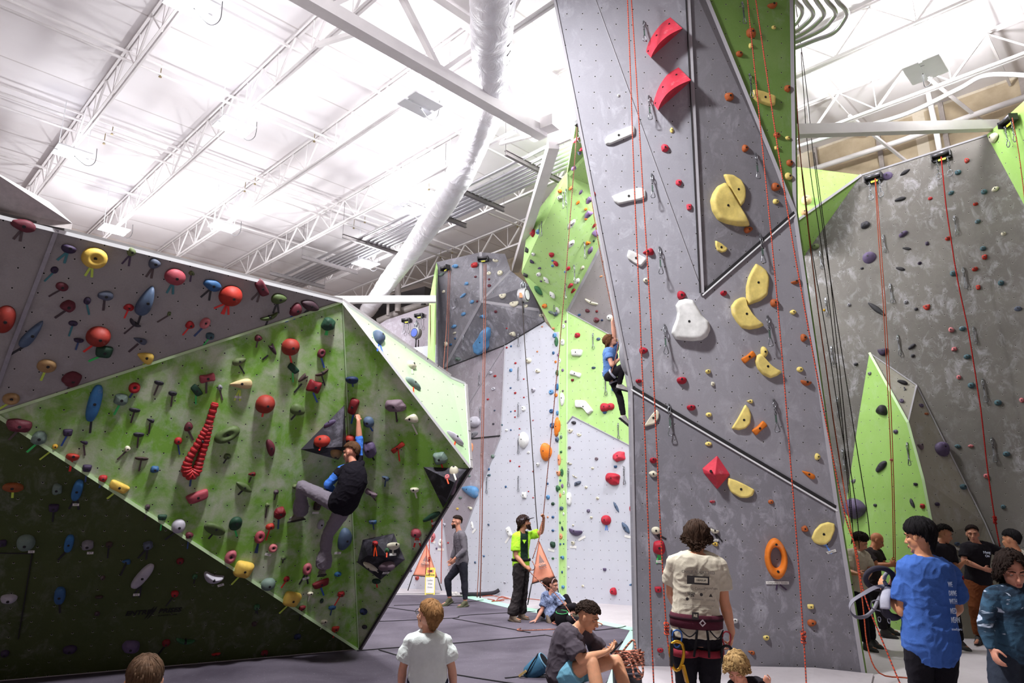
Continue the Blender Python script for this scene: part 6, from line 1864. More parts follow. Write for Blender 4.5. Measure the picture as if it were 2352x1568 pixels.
def head_parts(bm, C, X, Y, Z, hs, fem=0):
    R = Matrix((X, Y, Z)).transposed(); q = lambda x, y, z: C + (X*x + Y*y + Z*z)*hs
    add_ball(bm, q(0, -.012, .03), (.074*hs, .094*hs, .088*hs), R, 24, 16); add_ball(bm, q(0, .022, -.028), (.06*hs, .068*hs, .078*hs), R, 20, 14)
    add_ball(bm, q(0, .04, -.078), (.043*hs, .046*hs, .033*hs), R, 16, 10); add_ball(bm, q(0, .075, -.098), (.02*hs, .018*hs, .017*hs), R, 12, 8)
    add_ball(bm, q(0, .062, -.058), (.032*hs, .032*hs, .024*hs), R, 14, 8)
    limb(bm, [q(0, .083, .018), q(0, .1, -.008), q(0, .112, -.03)], [.0085*hs, .0095*hs, .0125*hs], 10)
    for sd in (-1, 1):
        add_ball(bm, q(sd*.011, .1, -.034), (.0085*hs, .01*hs, .008*hs), R, 10, 8)
        limb(bm, [q(sd*.014, .084, .03), q(sd*.036, .08, .034), q(sd*.055, .062, .026)], [.009*hs, .0095*hs, .008*hs], 8)
        add_ball(bm, q(sd*.04, .058, -.022), (.022*hs, .024*hs, .02*hs), R, 12, 8)
        add_ball(bm, q(sd*.076, -.006, -.008), (.009*hs, .019*hs, .031*hs), R, 12, 10); add_ball(bm, q(sd*.083, -.012, .004), (.006*hs, .017*hs, .022*hs), R, 12, 8)
    add_ball(bm, q(0, .091, -.058), (.021*hs, .012*hs, .006*hs), R, 12, 8); add_ball(bm, q(0, .089, -.068), (.018*hs, .012*hs, .007*hs), R, 12, 8)
def strands(C, X, Y, Z, hs, n, fr_, sd_, bk_, ext=(0, 0, 0), wave=.0, thick=.0065, crown=(0, -.03), puff=1.05, seed=1, lift=0, skirt=0.0, down=None):
    """hair as many soft locks that start at the crown and follow the skull; returns a bmesh"""
    rnd = random.Random(seed); bm = bmesh.new(); R = Matrix((X, Y, Z)).transposed(); down = down or Vector((0, 0, -1))
    q = lambda v: C + R @ (v*hs)
    def cap(th, ph, pf):
        if th > 1.5: b_ = cap(1.5, ph, pf); k_ = th-1.5; return Vector((b_.x*(1-.22*k_), b_.y*(1-.3*k_) if b_.y < 0 else b_.y, b_.z - .115*k_))
        return Vector((.079*pf*math.sin(th)*math.sin(ph), -.014 + .1*pf*math.sin(th)*math.cos(ph), .032 + .094*pf*math.cos(th)))
    # base shell
    N, M_ = 28, 9; g_ = []
    def end(ph):
        c = math.cos(ph); s2 = abs(math.sin(ph)); f = fr_ if c > 0 else bk_; return (f*c*c + sd_*(1-c*c))
    for i in range(N):
        ph = 2*PI*i/N; g_.append([bm.verts.new(q(cap(max(.02, end(ph)*.97*j/M_), ph, puff*(1-.06*(j/M_)**3)*.985))) for j in range(M_+1)])
    for i in range(N):
        for j in range(M_): bm.faces.new((g_[i][j], g_[(i+1) % N][j], g_[(i+1) % N][j+1], g_[i][j+1]))
    for i in range(n):
        ph = 2*PI*(i+rnd.random())/n; e = end(ph)*rnd.uniform(.9, 1.07); st = rnd.uniform(.0, .55)*e; pts = []; rad = []
        kf = 6; pf = puff*rnd.uniform(.985, 1.06); w1, w2 = rnd.uniform(0, 6), rnd.uniform(5, 9)
        for j in range(kf+1):
            t = st + (e-st)*j/kf; a = .15*math.sin(w1+t*w2)*wave/.02 if wave else 0
            p = cap(t, ph + a*.25, pf*(1+lift*math.sin(t)*.12)); p += Vector((noise.noise(Vector((ph*3, t*6, seed))), noise.noise(Vector((ph*3+9, t*6, seed))), noise.noise(Vector((ph*3, t*6+9, seed)))))*wave
            pts.append(q(p)); rad.append(thick*hs*(1.15 - .5*(j/kf)**2))
        c = math.cos(ph); ex = (ext[0] if c > 0 else ext[2])*c*c + ext[1]*(1-c*c)
        if ex > .01:
            ex *= rnd.uniform(.8, 1.08); last = pts[-1]; out = (R @ Vector((math.sin(ph), math.cos(ph), 0))).normalized(); m_ = max(4, int(ex/.03))
            for j in range(1, m_+1):
                u_ = j/m_; wv = Vector((math.sin(w1+u_*9), math.cos(w1*2+u_*8), 0))*wave*.6
                pts.append(last + down*(ex*u_*hs) + out*(skirt*u_*hs) + wv*hs); rad.append(thick*hs*(1 - .75*u_*u_)*.95)
        else: rad[-1] *= .4
        add_tube(bm, pts, 1, 6, radii=rad)
    for f in bm.faces: f.smooth = True
    return bm
def curls(C, X, Y, Z, hs, n, r0, r1, fr_, sd_, bk_, seed, puff=1.1, squash=.8):
    """curly hair: many overlapping rolled curls over the skull"""
    rnd = random.Random(seed); bm = strands(C, X, Y, Z, hs, 30, fr_, sd_, bk_, puff=puff*.97, seed=seed); R = Matrix((X, Y, Z)).transposed()
    for i in range(n):
        ph = rnd.uniform(0, 2*PI); c = math.cos(ph); e = (fr_ if c > 0 else bk_)*c*c + sd_*(1-c*c); th = math.acos(1 - rnd.random()*(1-math.cos(min(3.1, e*1.02))))
        th_ = min(th, 1.5); kk = th-th_; p = Vector((.079*puff*math.sin(th_)*math.sin(ph)*(1-.22*kk), -.014 + .1*puff*math.sin(th_)*math.cos(ph)*(1-.3*kk), .032 + .094*puff*math.cos(th_) - .115*kk)); r = rnd.uniform(r0, r1)
        # a small C shaped roll of hair
        a0 = rnd.uniform(0, 6.28); ax = Vector((rnd.uniform(-1, 1), rnd.uniform(-1, 1), rnd.uniform(-1, 1))).normalized(); n_ = (p - Vector((0, -.014, .03))).normalized(); t1 = n_.cross(ax).normalized(); t2 = n_.cross(t1)
        pts = [C + R @ ((p + (t1*math.cos(a0+k_*.8) + t2*math.sin(a0+k_*.8))*r*.8 + n_*(.2*r*math.sin(k_*.9)))*hs) for k_ in range(6)]
        add_tube(bm, pts, 1, 6, radii=[r*.3*hs, r*.5*hs, r*.55*hs, r*.5*hs, r*.4*hs, r*.15*hs])
    for f in bm.faces: f.smooth = True
    return bm
EYEW = mat('eye_white', '857c76', .3, 0, .02); IRIS = mat('iris', '2a1c14', .3, 0, .05); LIPM = mat('lip_skin', '9c5a50', .5, 0, .05); BROW = mat('brow_hair', '2b1d17', .8)
def folds(bm, s, amp=.006, fr_=9, seed=0, base=None):
    for v in bm.verts:
        p = v.co*fr_/s; n = noise.noise(Vector((p.x, p.y, p.z*.55 + seed)))
        r1 = 1 - abs(noise.noise(Vector((p.x*.9 + p.z*.7 + 5, p.y*.9, p.z*.9 - p.x*.5 + seed))))*2.4; r2 = 1 - abs(noise.noise(Vector((p.x*1.7 - p.z*1.1, p.y*1.7 + 3, p.z*1.5 + seed*2))))*2.4
        v.co += v.normal*(n*amp*.6 + max(0, r1)**2*amp*.62 + max(0, r2)**2*amp*.4 - amp*.2)*s
def person(label, Y0, s, j, face, skin='c98f74', hs=None, cl=(), hair=None, voxel=.008, handsp=None, up=None, eyes=True, fem=0, group='climbers and visitors', child=False, head_only=False, bulk=1.0, expr=None, extra=None, brow=True, lips=True, earring=False):
    J = {}
    for k_, v in j.items():
        if isinstance(v, Vector): J[k_] = v.copy()
        else: J[k_] = atY(v[0], v[1], Y0 + (v[2] if len(v) > 2 else 0))
    hs = hs or s*(1.12 if child else 1.0)
    if 'hipA' not in J:
        hx = (J['shB']-J['shA']).normalized(); J['hipA'] = J['pelvis'] - hx*.09*s; J['hipB'] = J['pelvis'] + hx*.09*s
    org = Vector((J['pelvis'].x, J['pelvis'].y, J['pelvis'].z))
    for k_ in J: J[k_] = J[k_] - org
    Yv = Vector(face).normalized(); Zv = (up or Vector((0, 0, 1))); Xv = Yv.cross(Zv).normalized(); Zv = Xv.cross(Yv).normalized(); C = J['head']
    SK = skin_mat('skin_' + skin, skin)
    bm = bmesh.new(); torso(bm, J, s, -.09, .535, 0, bulk)
    limb(bm, [J['neck'] - (C-J['neck']).normalized()*.02*s, J['neck'].lerp(C, .45), C - Zv*.045*hs - Yv*.012*hs], [.062*s, .053*s, .05*s], 14)
    head_parts(bm, C, Xv, Yv, Zv, hs, fem)
    for a in 'AB':
        if 'el'+a in J:
            seg_prof(bm, J['sh'+a], J['el'+a], [.053, .052, .048, .042, .039], s); limb(bm, [J['neck'].lerp(J['sh'+a], .35), J['sh'+a]], [.05*s, .054*s], 12)
            if 'wr'+a in J:
                seg_prof(bm, J['el'+a], J['wr'+a], [.04, .043, .039, .031, .026], s)
                hp = (handsp or {}).get(a, {})
                if hp is not None:
                    d = J['ha'+a] - J['wr'+a]; hand(bm, J['wr'+a], d, Vector(hp.get('palm', (0, 1, 0))), s*(1.0 if not child else .95), hp.get('curl', .5), hp.get('side', 1), point=hp.get('point'))
        if 'kn'+a in J:
            seg_prof(bm, J['hip'+a], J['kn'+a], [.088, .086, .077, .066, .056], s*bulk)
            if 'an'+a in J:
                seg_prof(bm, J['kn'+a], J['an'+a], [.056, .06, .056, .044, .036], s); 
                if 'to'+a in J:
                    d = (J['to'+a]-J['an'+a]); limb(bm, [J['an'+a] - Vector((0,0,.02*s)), J['an'+a]+d*.6 - Vector((0,0,.02*s)), J['to'+a]], [.03*s, .022*s, .01*s], 10)
    vx = voxel; bm = remesh(bm, vx, 2)
    # eye sockets and mouth line
    for v in bm.verts:
        p = v.co - C; x, y, z = p.dot(Xv)/hs, p.dot(Yv)/hs, p.dot(Zv)/hs
        if y > .03 and abs(z) < .12 and abs(x) < .1:
            for sd in (-1, 1): v.co -= Yv*(.011*hs*math.exp(-((x-sd*.031)/.016)**2 - ((z-.008)/.012)**2))
            v.co -= Yv*(.004*hs*math.exp(-(x/.024)**2 - ((z+.063)/.0035)**2))
            v.co -= Yv*(.004*hs*math.exp(-(x/.03)**2 - ((z+.082)/.008)**2))
    bm.normal_update()
    o = bm_obj('person', bm, SK, loc=org, smooth=True); tag(o, label, 'person', group)
    q = lambda x, y, z: C + (Xv*x + Yv*y + Zv*z)*hs
    R = Matrix((Xv, Yv, Zv)).transposed()
    if eyes:
        for sd in (-1, 1):
            e = bmesh.new(); add_ball(e, q(sd*.031, .0688, .0065), .0122*hs, seg=14, rings=10); add_ball(e, q(sd*.031, .0768, .0055), .0064*hs, seg=10, rings=8, mi=1)
            bm_obj('eye', e, [EYEW, IRIS], o)
            if brow: mesh_obj('eyebrow', lambda b: limb(b, [q(sd*.015, .0925, .0255), q(sd*.034, .09, .031), q(sd*.054, .073, .025)], [.0035*hs, .004*hs, .002*hs], 8), hair_mat('brow_' + (hair or {}).get('col', '2b1d17'), (hair or {}).get('col', '2b1d17')), o)
            mesh_obj('eyelid', lambda b: add_ball(b, q(sd*.031, .0702, .0118), (.0148*hs, .0142*hs, .0104*hs), R, 12, 8), SK, o)
    if lips: mesh_obj('lips', lambda b: (add_ball(b, q(0, .0985, -.0585), (.021*hs, .007*hs, .0042*hs), R, 14, 8), add_ball(b, q(0, .0975, -.067), (.018*hs, .007*hs, .0048*hs), R, 14, 8)), mat('lips_' + skin, skin, .5) if expr == 'plain' else LIPM, o)
    # ---- clothing
    for c in cl:
        ty = c['t']; M_ = c['m']; b = bmesh.new(); fo = c.get('fold', .006); sd = c.get('seed', 1); vx2 = max(voxel, .007)
        if ty in ('shirt', 'jumper', 'vest'):
            torso(b, J, s, c.get('hem', -.06), .522, c.get('loose', .014), bulk*c.get('w', 1.0))
            for a in 'AB':
                if 'el'+a not in J: continue
                limb(b, [J['neck'].lerp(J['sh'+a], .3) , J['sh'+a]], [.058*s, .066*s], 14)
                f = c.get('sl'+a, c.get('sleeve', .62)); sh, el = J['sh'+a], J['el'+a]; fl = c.get('flare', 1.0)
                if f > 0:
                    if f <= 1: pts = lerps(sh, sh.lerp(el, f), 4); add_tube(b, pts, 1, 16, radii=[.066*s, .066*s, .065*s*fl, .066*s*fl, .067*s*fl]); 
                    else:
                        seg_prof(b, sh, el, [.066, .062, .057, .053, .052], s, True, True); wr = J['wr'+a]; e2 = el.lerp(wr, f-1); add_tube(b, lerps(el, e2, 4), 1, 14, radii=[.052*s, .054*s, .05*s, .044*s, .038*s])
        elif ty in ('trousers', 'shorts', 'leggings'):
            lo = {'trousers': .016, 'shorts': .022, 'leggings': .004}[ty]*c.get('loose', 1); torso(b, J, s, -.09, c.get('waist', .07), lo*.8, bulk)
            for a in 'AB':
                if 'kn'+a not in J: continue
                h, kn = J['hip'+a], J['kn'+a]; f = c.get('leg'+a, c.get('leg', 1.95))
                if f <= 1: add_tube(b, lerps(h, h.lerp(kn, f), 4), 1, 16, radii=[(.09+lo)*s, (.09+lo)*s, (.086+lo)*s, (.084+lo)*s, (.084+lo)*s]); add_ball(b, h, (.088+lo)*s)
                else:
                    seg_prof(b, h, kn, [.089+lo, .088+lo, .079+lo, .068+lo, .06+lo], s*bulk)
                    if 'an'+a in J:
                        an = J['an'+a]; e2 = kn.lerp(an, f-1); cu = c.get('cuff', .045); add_tube(b, lerps(kn, e2, 4), 1, 16, radii=[(.06+lo)*s, (.062+lo)*s, (.056+lo)*s, (cu+.006+lo)*s, (cu+lo)*s])
        elif ty == 'shoes':
            b.free()
            for a in c.get('which', 'AB'):
                if 'to'+a not in J: continue
                an, to = J['an'+a], J['to'+a]; d = (to-an); d = d.normalized() if d.length else Vector((0, 1, 0)); L = .27*s*c.get('len', 1); bb = bmesh.new()
                side = d.cross(c.get('up', Vector((0, 0, 1)))); side.normalize(); upv = side.cross(d).normalized(); Rf = Matrix((side, d, upv)).transposed(); ank = an - upv*.035*s
                base = ank + d*.045*s
                add_ball(bb, base + d*.075*s, (.045*s, .1*s, .032*s), Rf, 16, 10); add_ball(bb, base - d*.04*s + upv*.004*s, (.037*s, .06*s, .038*s), Rf, 14, 10); limb(bb, [ank+upv*.04*s, base + d*.035*s + upv*.012*s], [.045*s, .042*s], 12); add_box(bb, base + d*.03*s - upv*.032*s, .078*s, .235*s, .02*s, Rf)
                bb = remesh(bb, max(.005, voxel*.8), 2); sh_ = bm_obj('shoe', bb, M_, o, True)
                mesh_obj('sole', lambda q_: add_box(q_, base + d*.03*s - upv*.042*s, .084*s, .25*s, .014*s, Rf), c.get('sole', mat('dark_sole', '1f1c1c', .8)), sh_)
            continue
        b = remesh(b, vx2, 3); b.normal_update(); folds(b, s, fo, c.get('fr', 9), sd)
        if c.get('panel'):
            pm, fn = c['panel']
            for f in b.faces:
                if fn(f.calc_center_median(), J): f.material_index = 1
            ob = bm_obj(c.get('name', ty), b, [M_, pm], o, True)
        else: ob = bm_obj(c.get('name', ty), b, M_, o, True)
    # ---- hair
    if hair:
        HM_ = hair_mat('hair_' + hair['col'], hair['col']); kw = dict(hair); ty = kw.pop('t'); kw.pop('col'); tail = kw.pop('tail', None); band = kw.pop('band', None); beard = kw.pop('beard', None)
        hb = strands(C, Xv, Yv, Zv, hs, **kw) if ty == 'strands' else curls(C, Xv, Yv, Zv, hs, **kw)
        ho = bm_obj('hair', hb, HM_, o, True)
        if tail:
            def f(b):
                rnd = random.Random(3)
                for i in range(26):
                    off = Vector((rnd.uniform(-1, 1), rnd.uniform(-1, 1), 0))*.014*hs; add_tube(b, cr([q(0, -.085, .02)+off*.5] + [q(*t_)+off*(1.3-.5*i_) for i_, t_ in enumerate(tail)], 4), 1, 5, radii=[.006*hs]*(4*len(tail)) + [.002*hs])
            mesh_obj('ponytail', f, HM_, o, True)
        if beard:
            def f(b):
                rnd = random.Random(5)
                for i in range(170):
                    ph = rnd.uniform(-1.35, 1.35); z = rnd.uniform(-.1, -.045) if abs(ph) > .3 else rnd.uniform(-.11, -.082)
                    p = q(.062*math.sin(ph), .036+.06*math.cos(ph), z); add_tube(b, [p - Yv*.008*hs, p, p - Zv*beard*rnd.uniform(.5, 1)*hs + Yv*.006*hs], 1, 5, radii=[.006*hs, .006*hs, .002*hs])
                for sd_ in (-1, 1):
                    for i in range(12): p = q(sd_*rnd.uniform(.003, .026), .103, -.047); add_tube(b, [p, p + Xv*sd_*.008*hs - Zv*.008*hs], 1, 5, radii=[.004*hs, .0015*hs])
            mesh_obj('beard', f, HM_, o, True)
        if band: mesh_obj('headband', lambda b: add_tube(b, [q(.082*1.08*math.sin(a), -.014+.035*1, .03+.098*1.1*math.cos(a)) for a in [(-1.45+2.9*i/14) for i in range(15)]], .008*hs, 6, flat=1), band, o)
    PEOPLE.append((o, J, org, q, Xv, Yv, Zv, hs))
    return o, J, org, q
PEOPLE = []
def strap(name, parent, pts, w, m, t=.004, closed=True):
    """flat webbing band following points (local to the parent)"""
    def f(b): add_tube(b, pts, w/2, 8, closed=closed)
    return mesh_obj(name, f, m, parent, True)
def ringpts(c, x, y, a, b, n=20): return [c + x*(a*math.cos(2*PI*i/n)) + y*(b*math.sin(2*PI*i/n)) for i in range(n)]
def band(name, parent, c, x, y, a, b, h, m, z=None, t=.01):
    """wide belt: elliptical ring with height h"""
    z = z or x.cross(y).normalized(); bm = bmesh.new(); N = 36; R_ = []
    for i in range(N):
        an = 2*PI*i/N; d = x*math.cos(an); e = y*math.sin(an)
        R_.append([bm.verts.new(c + d*(a+k1) + e*(b+k1) + z*k2) for k1, k2 in ((-t/2, -h/2), (t/2, -h/2*.86), (t/2*1.2, 0), (t/2, h/2*.86), (-t/2, h/2))])
    for i in range(N):
        p, q_ = R_[i], R_[(i+1) % N]
        for k_ in range(5): bm.faces.new((p[k_], p[(k_+1) % 5], q_[(k_+1) % 5], q_[k_]))
    bmesh.ops.recalc_face_normals(bm, faces=bm.faces[:]); return bm_obj(name, bm, m, parent, True)
def fl(px, Y, z):   # world point from a pixel column, a distance and a height
    d = Y*math.cos(TH) + (z-CAMZ)*math.sin(TH); return Vector(((px-1176)/F*d, Y, z))
DKS = mat('dark_shoe', '2a2628', .7); LTS = mat('light_shoe', 'a9a4a2', .7); BRS = mat('brown_shoe', '5a4c40', .8)
# ---- 1 man seen from behind with harness
PRINT = mat('grey_print', '6c6762', .8, 0, .1, 60); DPRINT = mat('dark_print', '2f2c2d', .8)
o, J, org, q = person('man in a cream printed t-shirt and climbing harness standing with his back to us', 5.75, 1.03,
  dict(head=(1601, 1240, .06), neck=(1600, 1272, 0), mid=(1598, 1345, -.0), shA=(1548, 1293, 0), shB=(1652, 1299, 0), elA=(1541, 1358, .12), wrA=(1552, 1392, .38), haA=(1560, 1392, .5), elB=(1664, 1382, .02), wrB=(1681, 1452, .06), haB=(1678, 1492, .1), pelvis=(1599, 1452, 0),
  knA=fl(1577, 5.8, .5), knB=fl(1632, 5.78, .5), anA=fl(1572, 5.8, .09), anB=fl(1640, 5.75, .09), toA=fl(1566, 6.0, .05), toB=fl(1650, 5.95, .05)),
  (.25, .95, -.3), skin='c78f70', voxel=.0062, bulk=1.02,
  handsp={'A': dict(palm=(.5, 0, -.8), curl=.6), 'B': dict(palm=(-1, .2, 0), curl=.7, side=-1)},
  cl=[dict(t='trousers', m=cloth_mat('black_trouser', '17151c'), leg=1.93, loose=.7, waist=.05), dict(t='shirt', m=cloth_mat('cream_tee', 'c2baa8'), hem=-.03, loose=.026, sleeve=.66, flare=1.12, fold=.009), dict(t='shoes', m=DKS)],
  hair=dict(t='strands', col='3b2a20', n=420, fr_=1.2, sd_=1.7, bk_=2.45, ext=(0, .03, .035), wave=.02, puff=1.17, thick=.009, seed=4, skirt=.02))
man = o
VX = (J['shB']-J['shA']).normalized(); VZ = (J['neck']-J['pelvis']).normalized(); VY = VZ.cross(VX).normalized()
HAR = cloth_mat('maroon_harness', '4a1f2c'); WEB = cloth_mat('black_webbing', '1a181c'); REDW = cloth_mat('red_leg_loop', '7e2733')
bc = J['pelvis'] + VZ*.09
hn = empty('climbing_harness', org); tag(hn, 'maroon climbing harness with gear worn by the man in the cream t-shirt', 'climbing harness')
band('waist_belt', hn, bc, VX, VY, .194, .164, .105, HAR, t=.018); band('belt_trim', hn, bc + VZ*.02, VX, VY, .205, .175, .02, cloth_mat('belt_trim', '2c141d'), t=.006)
for a in 'AB':
    h = J['hip'+a].lerp(J['kn'+a], .32); dz = (J['kn'+a]-J['hip'+a]).normalized(); xx = (VX - dz*VX.dot(dz)).normalized(); band('leg_loop', hn, h, xx, dz.cross(xx), .108, .112, .055, REDW, t=.014)
for x in (-.045, .05):
    mesh_obj('riser_strap', lambda b: add_tube(b, cr([bc + VX*x*.8 - VY*.165 - VZ*.05, bc + VX*x - VY*.168 - VZ*.14, bc + VX*x*1.2 - VY*.15 - VZ*.24], 4), .009, 8), WEB, hn, True)
for x0, x1 in ((-.16, -.03), (.06, .18)):
    mesh_obj('gear_loop', lambda b: add_tube(b, cr([bc + VX*x0 - VY*(.1 if x0 < 0 else .165) - VZ*.05, bc + VX*(x0+x1)/2 - VY*.17 - VZ*.1, bc + VX*x1 - VY*(.165 if x0 < 0 else .1) - VZ*.05], 5), .005, 8), WEB, hn, True)
txt('belt_logo', '\u25C7', .05, basis(bc - VY*.186 + VZ*.0, VX, VZ, -VY), mat('logo_pale', 'b7a9b0'), hn, .001, bold=.002)
GOLD = mat('gold_metal', 'b98a22', .3, .7); BLKM = mat('black_metal', '1b1b1e', .35, .5); STEEL = mat('polished_steel', 'a5a7ad', .25, .9)
def biner(parent, c, x, z, h, w, m, name='carabiner', r=.006):
    pts = [c + x*(w/2*math.copysign(abs(math.cos(t))**.8, math.cos(t))*(1+.25*math.sin(t))) + z*(h/2*math.sin(t)) for t in [2*PI*i/20 for i in range(20)]]
    return mesh_obj(name, lambda b: add_tube(b, pts, r, 8, closed=True), m, parent, True)
gl = bc - VX*.185 - VY*.16 - VZ*.14
biner(hn, gl + VZ*.02, VX, VZ, .12, .07, mat('blue_gate', '2d5aa0', .3, .5)); biner(hn, gl - VZ*.1 , VX, VZ, .2, .1, GOLD, 'rappel_device', .012)
mesh_obj('grip', lambda b: add_bar(b, gl + Vector((-.045, -.01, -.01)), gl + Vector((-.055, -.01, -.17)), .03, .022), BLKM, hn); mesh_obj('belay_plate', lambda b: add_bar(b, gl + Vector((.03, -.01, -.16)), gl + Vector((.055, -.01, -.28)), .06, .02), GOLD, hn)
gr_ = bc + VX*.2 - VY*.12 - VZ*.13
biner(hn, gr_ + VZ*.02, VX, VZ, .11, .06, mat('red_gate', '8a2430', .3, .5)); biner(hn, gr_ - VZ*.1, VX, VZ, .15, .075, BLKM, 'belay_device', .012)
# shirt print
sc0 = J['neck'].lerp(J['pelvis'], .5) - VX*.035
def pp(x, z, d=-.166): return sc0 + VX*x + VZ*z + VY*(d + .25*x*x*4)
fr_ = lambda p: basis(p, VX, VZ, -VY)
BK = -.172
for body, x, z, sz, m_, bd in (('2023', 0, .185, .018, PRINT, 0), ('CHALK ROCKS 2023', 0, .165, .027, PRINT, .0006), ('CLIMBING CLUB SERIES', 0, .147, .016, PRINT, 0), ('\u2302 Canada', -.0, .045, .026, PRINT, 0), ('MOUNTAIN', .1, .05, .018, DPRINT, 0), ('PEAKS', -.11, .05, .018, PRINT, 0), ('HIGH', -.05, .008, .022, DPRINT, .001), ('TIDE', -.05, -.008, .02, DPRINT, .001), ('\u25B2', .1, .0, .03, DPRINT, 0), ('\u25CF', .025, .002, .03, DPRINT, 0), ('CREST', -.11, .005, .015, PRINT, 0), ('Adventure', .0, -.03, .018, PRINT, 0), ('\u25CF', -.08, -.035, .03, DPRINT, 0), ('S STONE', .1, -.035, .016, PRINT, 0),
    ('THANK YOU TO EVERYONE WHO MADE THIS', 0, -.075, .014, PRINT, 0), ('EVENT POSSIBLE AND TO ALL CLIMBERS', 0, -.092, .014, PRINT, 0), ('CLIMB ON', 0, -.109, .014, PRINT, 0)):
    txt('shirt_print', body, sz*(.82 if len(body) > 22 else 1.05), fr_(pp(x, z, BK-.012)), m_, man, .0004, bold=bd)
mesh_obj('shirt_print', lambda b: (add_box(b, pp(0, .107, BK-.012), .17, .004, .062, Matrix((VX, VY, VZ)).transposed())), DPRINT, man)
mesh_obj('shirt_print', lambda b: (add_box(b, pp(.022, .107, BK-.016), .1, .003, .036, Matrix((VX, VY, VZ)).transposed())), cloth_mat('cream_tee', 'c2baa8'), man)
txt('shirt_print', 'GEARUP', .02, fr_(pp(.022, .107, BK-.02)), DPRINT, man, .001); txt('shirt_print', '\u25A0', .07, fr_(pp(-.02, -.155, BK-.012)), DPRINT, man, .001); txt('shirt_print', 'RE', .026, fr_(pp(-.02, -.15, BK-.018)), cloth_mat('cream_tee', 'c2baa8'), man, .001, bold=.001)
# ---- 2 man in blue t-shirt from behind
o, J, org, q = person('man with short black hair in a royal blue printed t-shirt holding a grey harness', 5.4, 1.0,
  dict(head=(2112, 1232, .0), neck=(2122, 1279, 0), mid=(2130, 1370, 0), shA=(2082, 1311, .02), shB=(2184, 1316, .02), elA=(2072, 1404, .05), wrA=(2036, 1360, .2), haA=(2019, 1327, .26), elB=(2200, 1396, .1), wrB=(2170, 1420, .32), haB=(2150, 1418, .4), pelvis=(2139, 1486, 0),
  knA=fl(2118, 5.45, .5), knB=fl(2168, 5.45, .5), anA=fl(2115, 5.4, .09), anB=fl(2178, 5.4, .09), toA=fl(2105, 5.6, .05), toB=fl(2180, 5.62, .05)),
  (-.55, .8, -.12), skin='c08864', voxel=.0062, handsp={'A': dict(palm=(.8, .6, .2), curl=.55, side=-1), 'B': dict(palm=(-.6, .2, .6), curl=.5)},
  cl=[dict(t='trousers', m=cloth_mat('black_trouser', '17151c'), leg=1.93, loose=.7), dict(t='shirt', m=cloth_mat('royal_tee', '3f62aa'), hem=-.115, loose=.035, sleeve=.74, flare=1.25, fold=.011, seed=4), dict(t='shoes', m=DKS)],
  hair=dict(t='strands', col='120f12', n=300, fr_=1.1, sd_=1.7, bk_=2.75, wave=.006, puff=1.13, thick=.009, seed=2))
VX = (J['shB']-J['shA']).normalized(); VZ = (J['neck']-J['pelvis']).normalized(); VY = VZ.cross(VX).normalized()
PALE = mat('pale_print', 'c3cde0', .8, 0, .08, 60); bx = J['neck'].lerp(J['pelvis'], .45) + VX*.075
for body, z, sz in (('WE', .105, .05), ('DRIVE', .045, .05), ('WITH', -.01, .05), ('MED', -.075, .055), ('MEAN', -.135, .055)): txt('shirt_print', body, sz, basis(bx + VZ*z - VY*.178 - VX*.02, (VX*.75+VY*.25).normalized(), VZ, -VY), PALE, o, .0006, align='LEFT', bold=.0004, sx=.55)
txt('shirt_print', 'med.pro', .026, basis(bx - VZ*.195 - VY*.176 - VX*.02, (VX*.8+VY*.2).normalized(), VZ, -VY), PALE, o, .0006, align='LEFT')
# grey harness in his hands
HG = cloth_mat('grey_harness', '7e7c86'); HD = cloth_mat('dark_harness_foam', '33303a')
hc = atY(2052, 1385, 5.62); gh = empty('climbing_harness', hc); tag(gh, 'grey climbing harness with a wide loop hanging from the hand of the man in blue', 'climbing harness')
L_ = lambda x, y, Y: atY(x, y, Y) - hc
def webb(name, pts, w, t, m):
    q_ = cr(pts, 6)
    def f(b):
        prev = None
        for i, p in enumerate(q_):
            d = (q_[min(i+1, len(q_)-1)] - q_[max(i-1, 0)]).normalized(); sd = Vector((.25, .75, .6)); sd = (sd - d*sd.dot(d)).normalized(); n_ = d.cross(sd)
            ring = [b.verts.new(p + sd*a*w/2 + n_*c_*t/2) for a, c_ in ((-1, -1), (1, -1), (1, 1), (-1, 1))]
            if prev:
                for k_ in range(4): b.faces.new((prev[k_], prev[(k_+1) % 4], ring[(k_+1) % 4], ring[k_]))
            prev = ring
        bmesh.ops.recalc_face_normals(b, faces=b.faces[:])
    return mesh_obj(name, f, m, gh)
webb('webbing_loop', [L_(2040, 1345, 5.6), L_(2012, 1348, 5.55), L_(1985, 1362, 5.5), L_(1958, 1380, 5.48), L_(1952, 1400, 5.47), L_(1965, 1416, 5.48), L_(1988, 1415, 5.5), L_(2006, 1400, 5.52), L_(2016, 1380, 5.55), L_(2026, 1362, 5.58)], .03, .004, HG)
mesh_obj('waist_belt', lambda b: add_tube(b, cr([L_(2036, 1345, 5.6), L_(2032, 1370, 5.52), L_(2030, 1395, 5.5), L_(2040, 1412, 5.5), L_(2058, 1418, 5.52), L_(2072, 1412, 5.6)], 5), .034, 12, flat=.5), HD, gh, True)
mesh_obj('leg_loop', lambda b: add_tube(b, [L_(2020+32*math.cos(a), 1328+24*math.sin(a), 5.6+.06*math.sin(a)) for a in [2*PI*i/24 for i in range(24)]], .02, 10, closed=True), HD, gh, True)
mesh_obj('leg_loop', lambda b: add_tube(b, [L_(2044+13*math.cos(a), 1330+17*math.sin(a), 5.62+.05*math.cos(a)) for a in [2*PI*i/24 for i in range(24)]], .014, 10, closed=True), HG, gh, True)
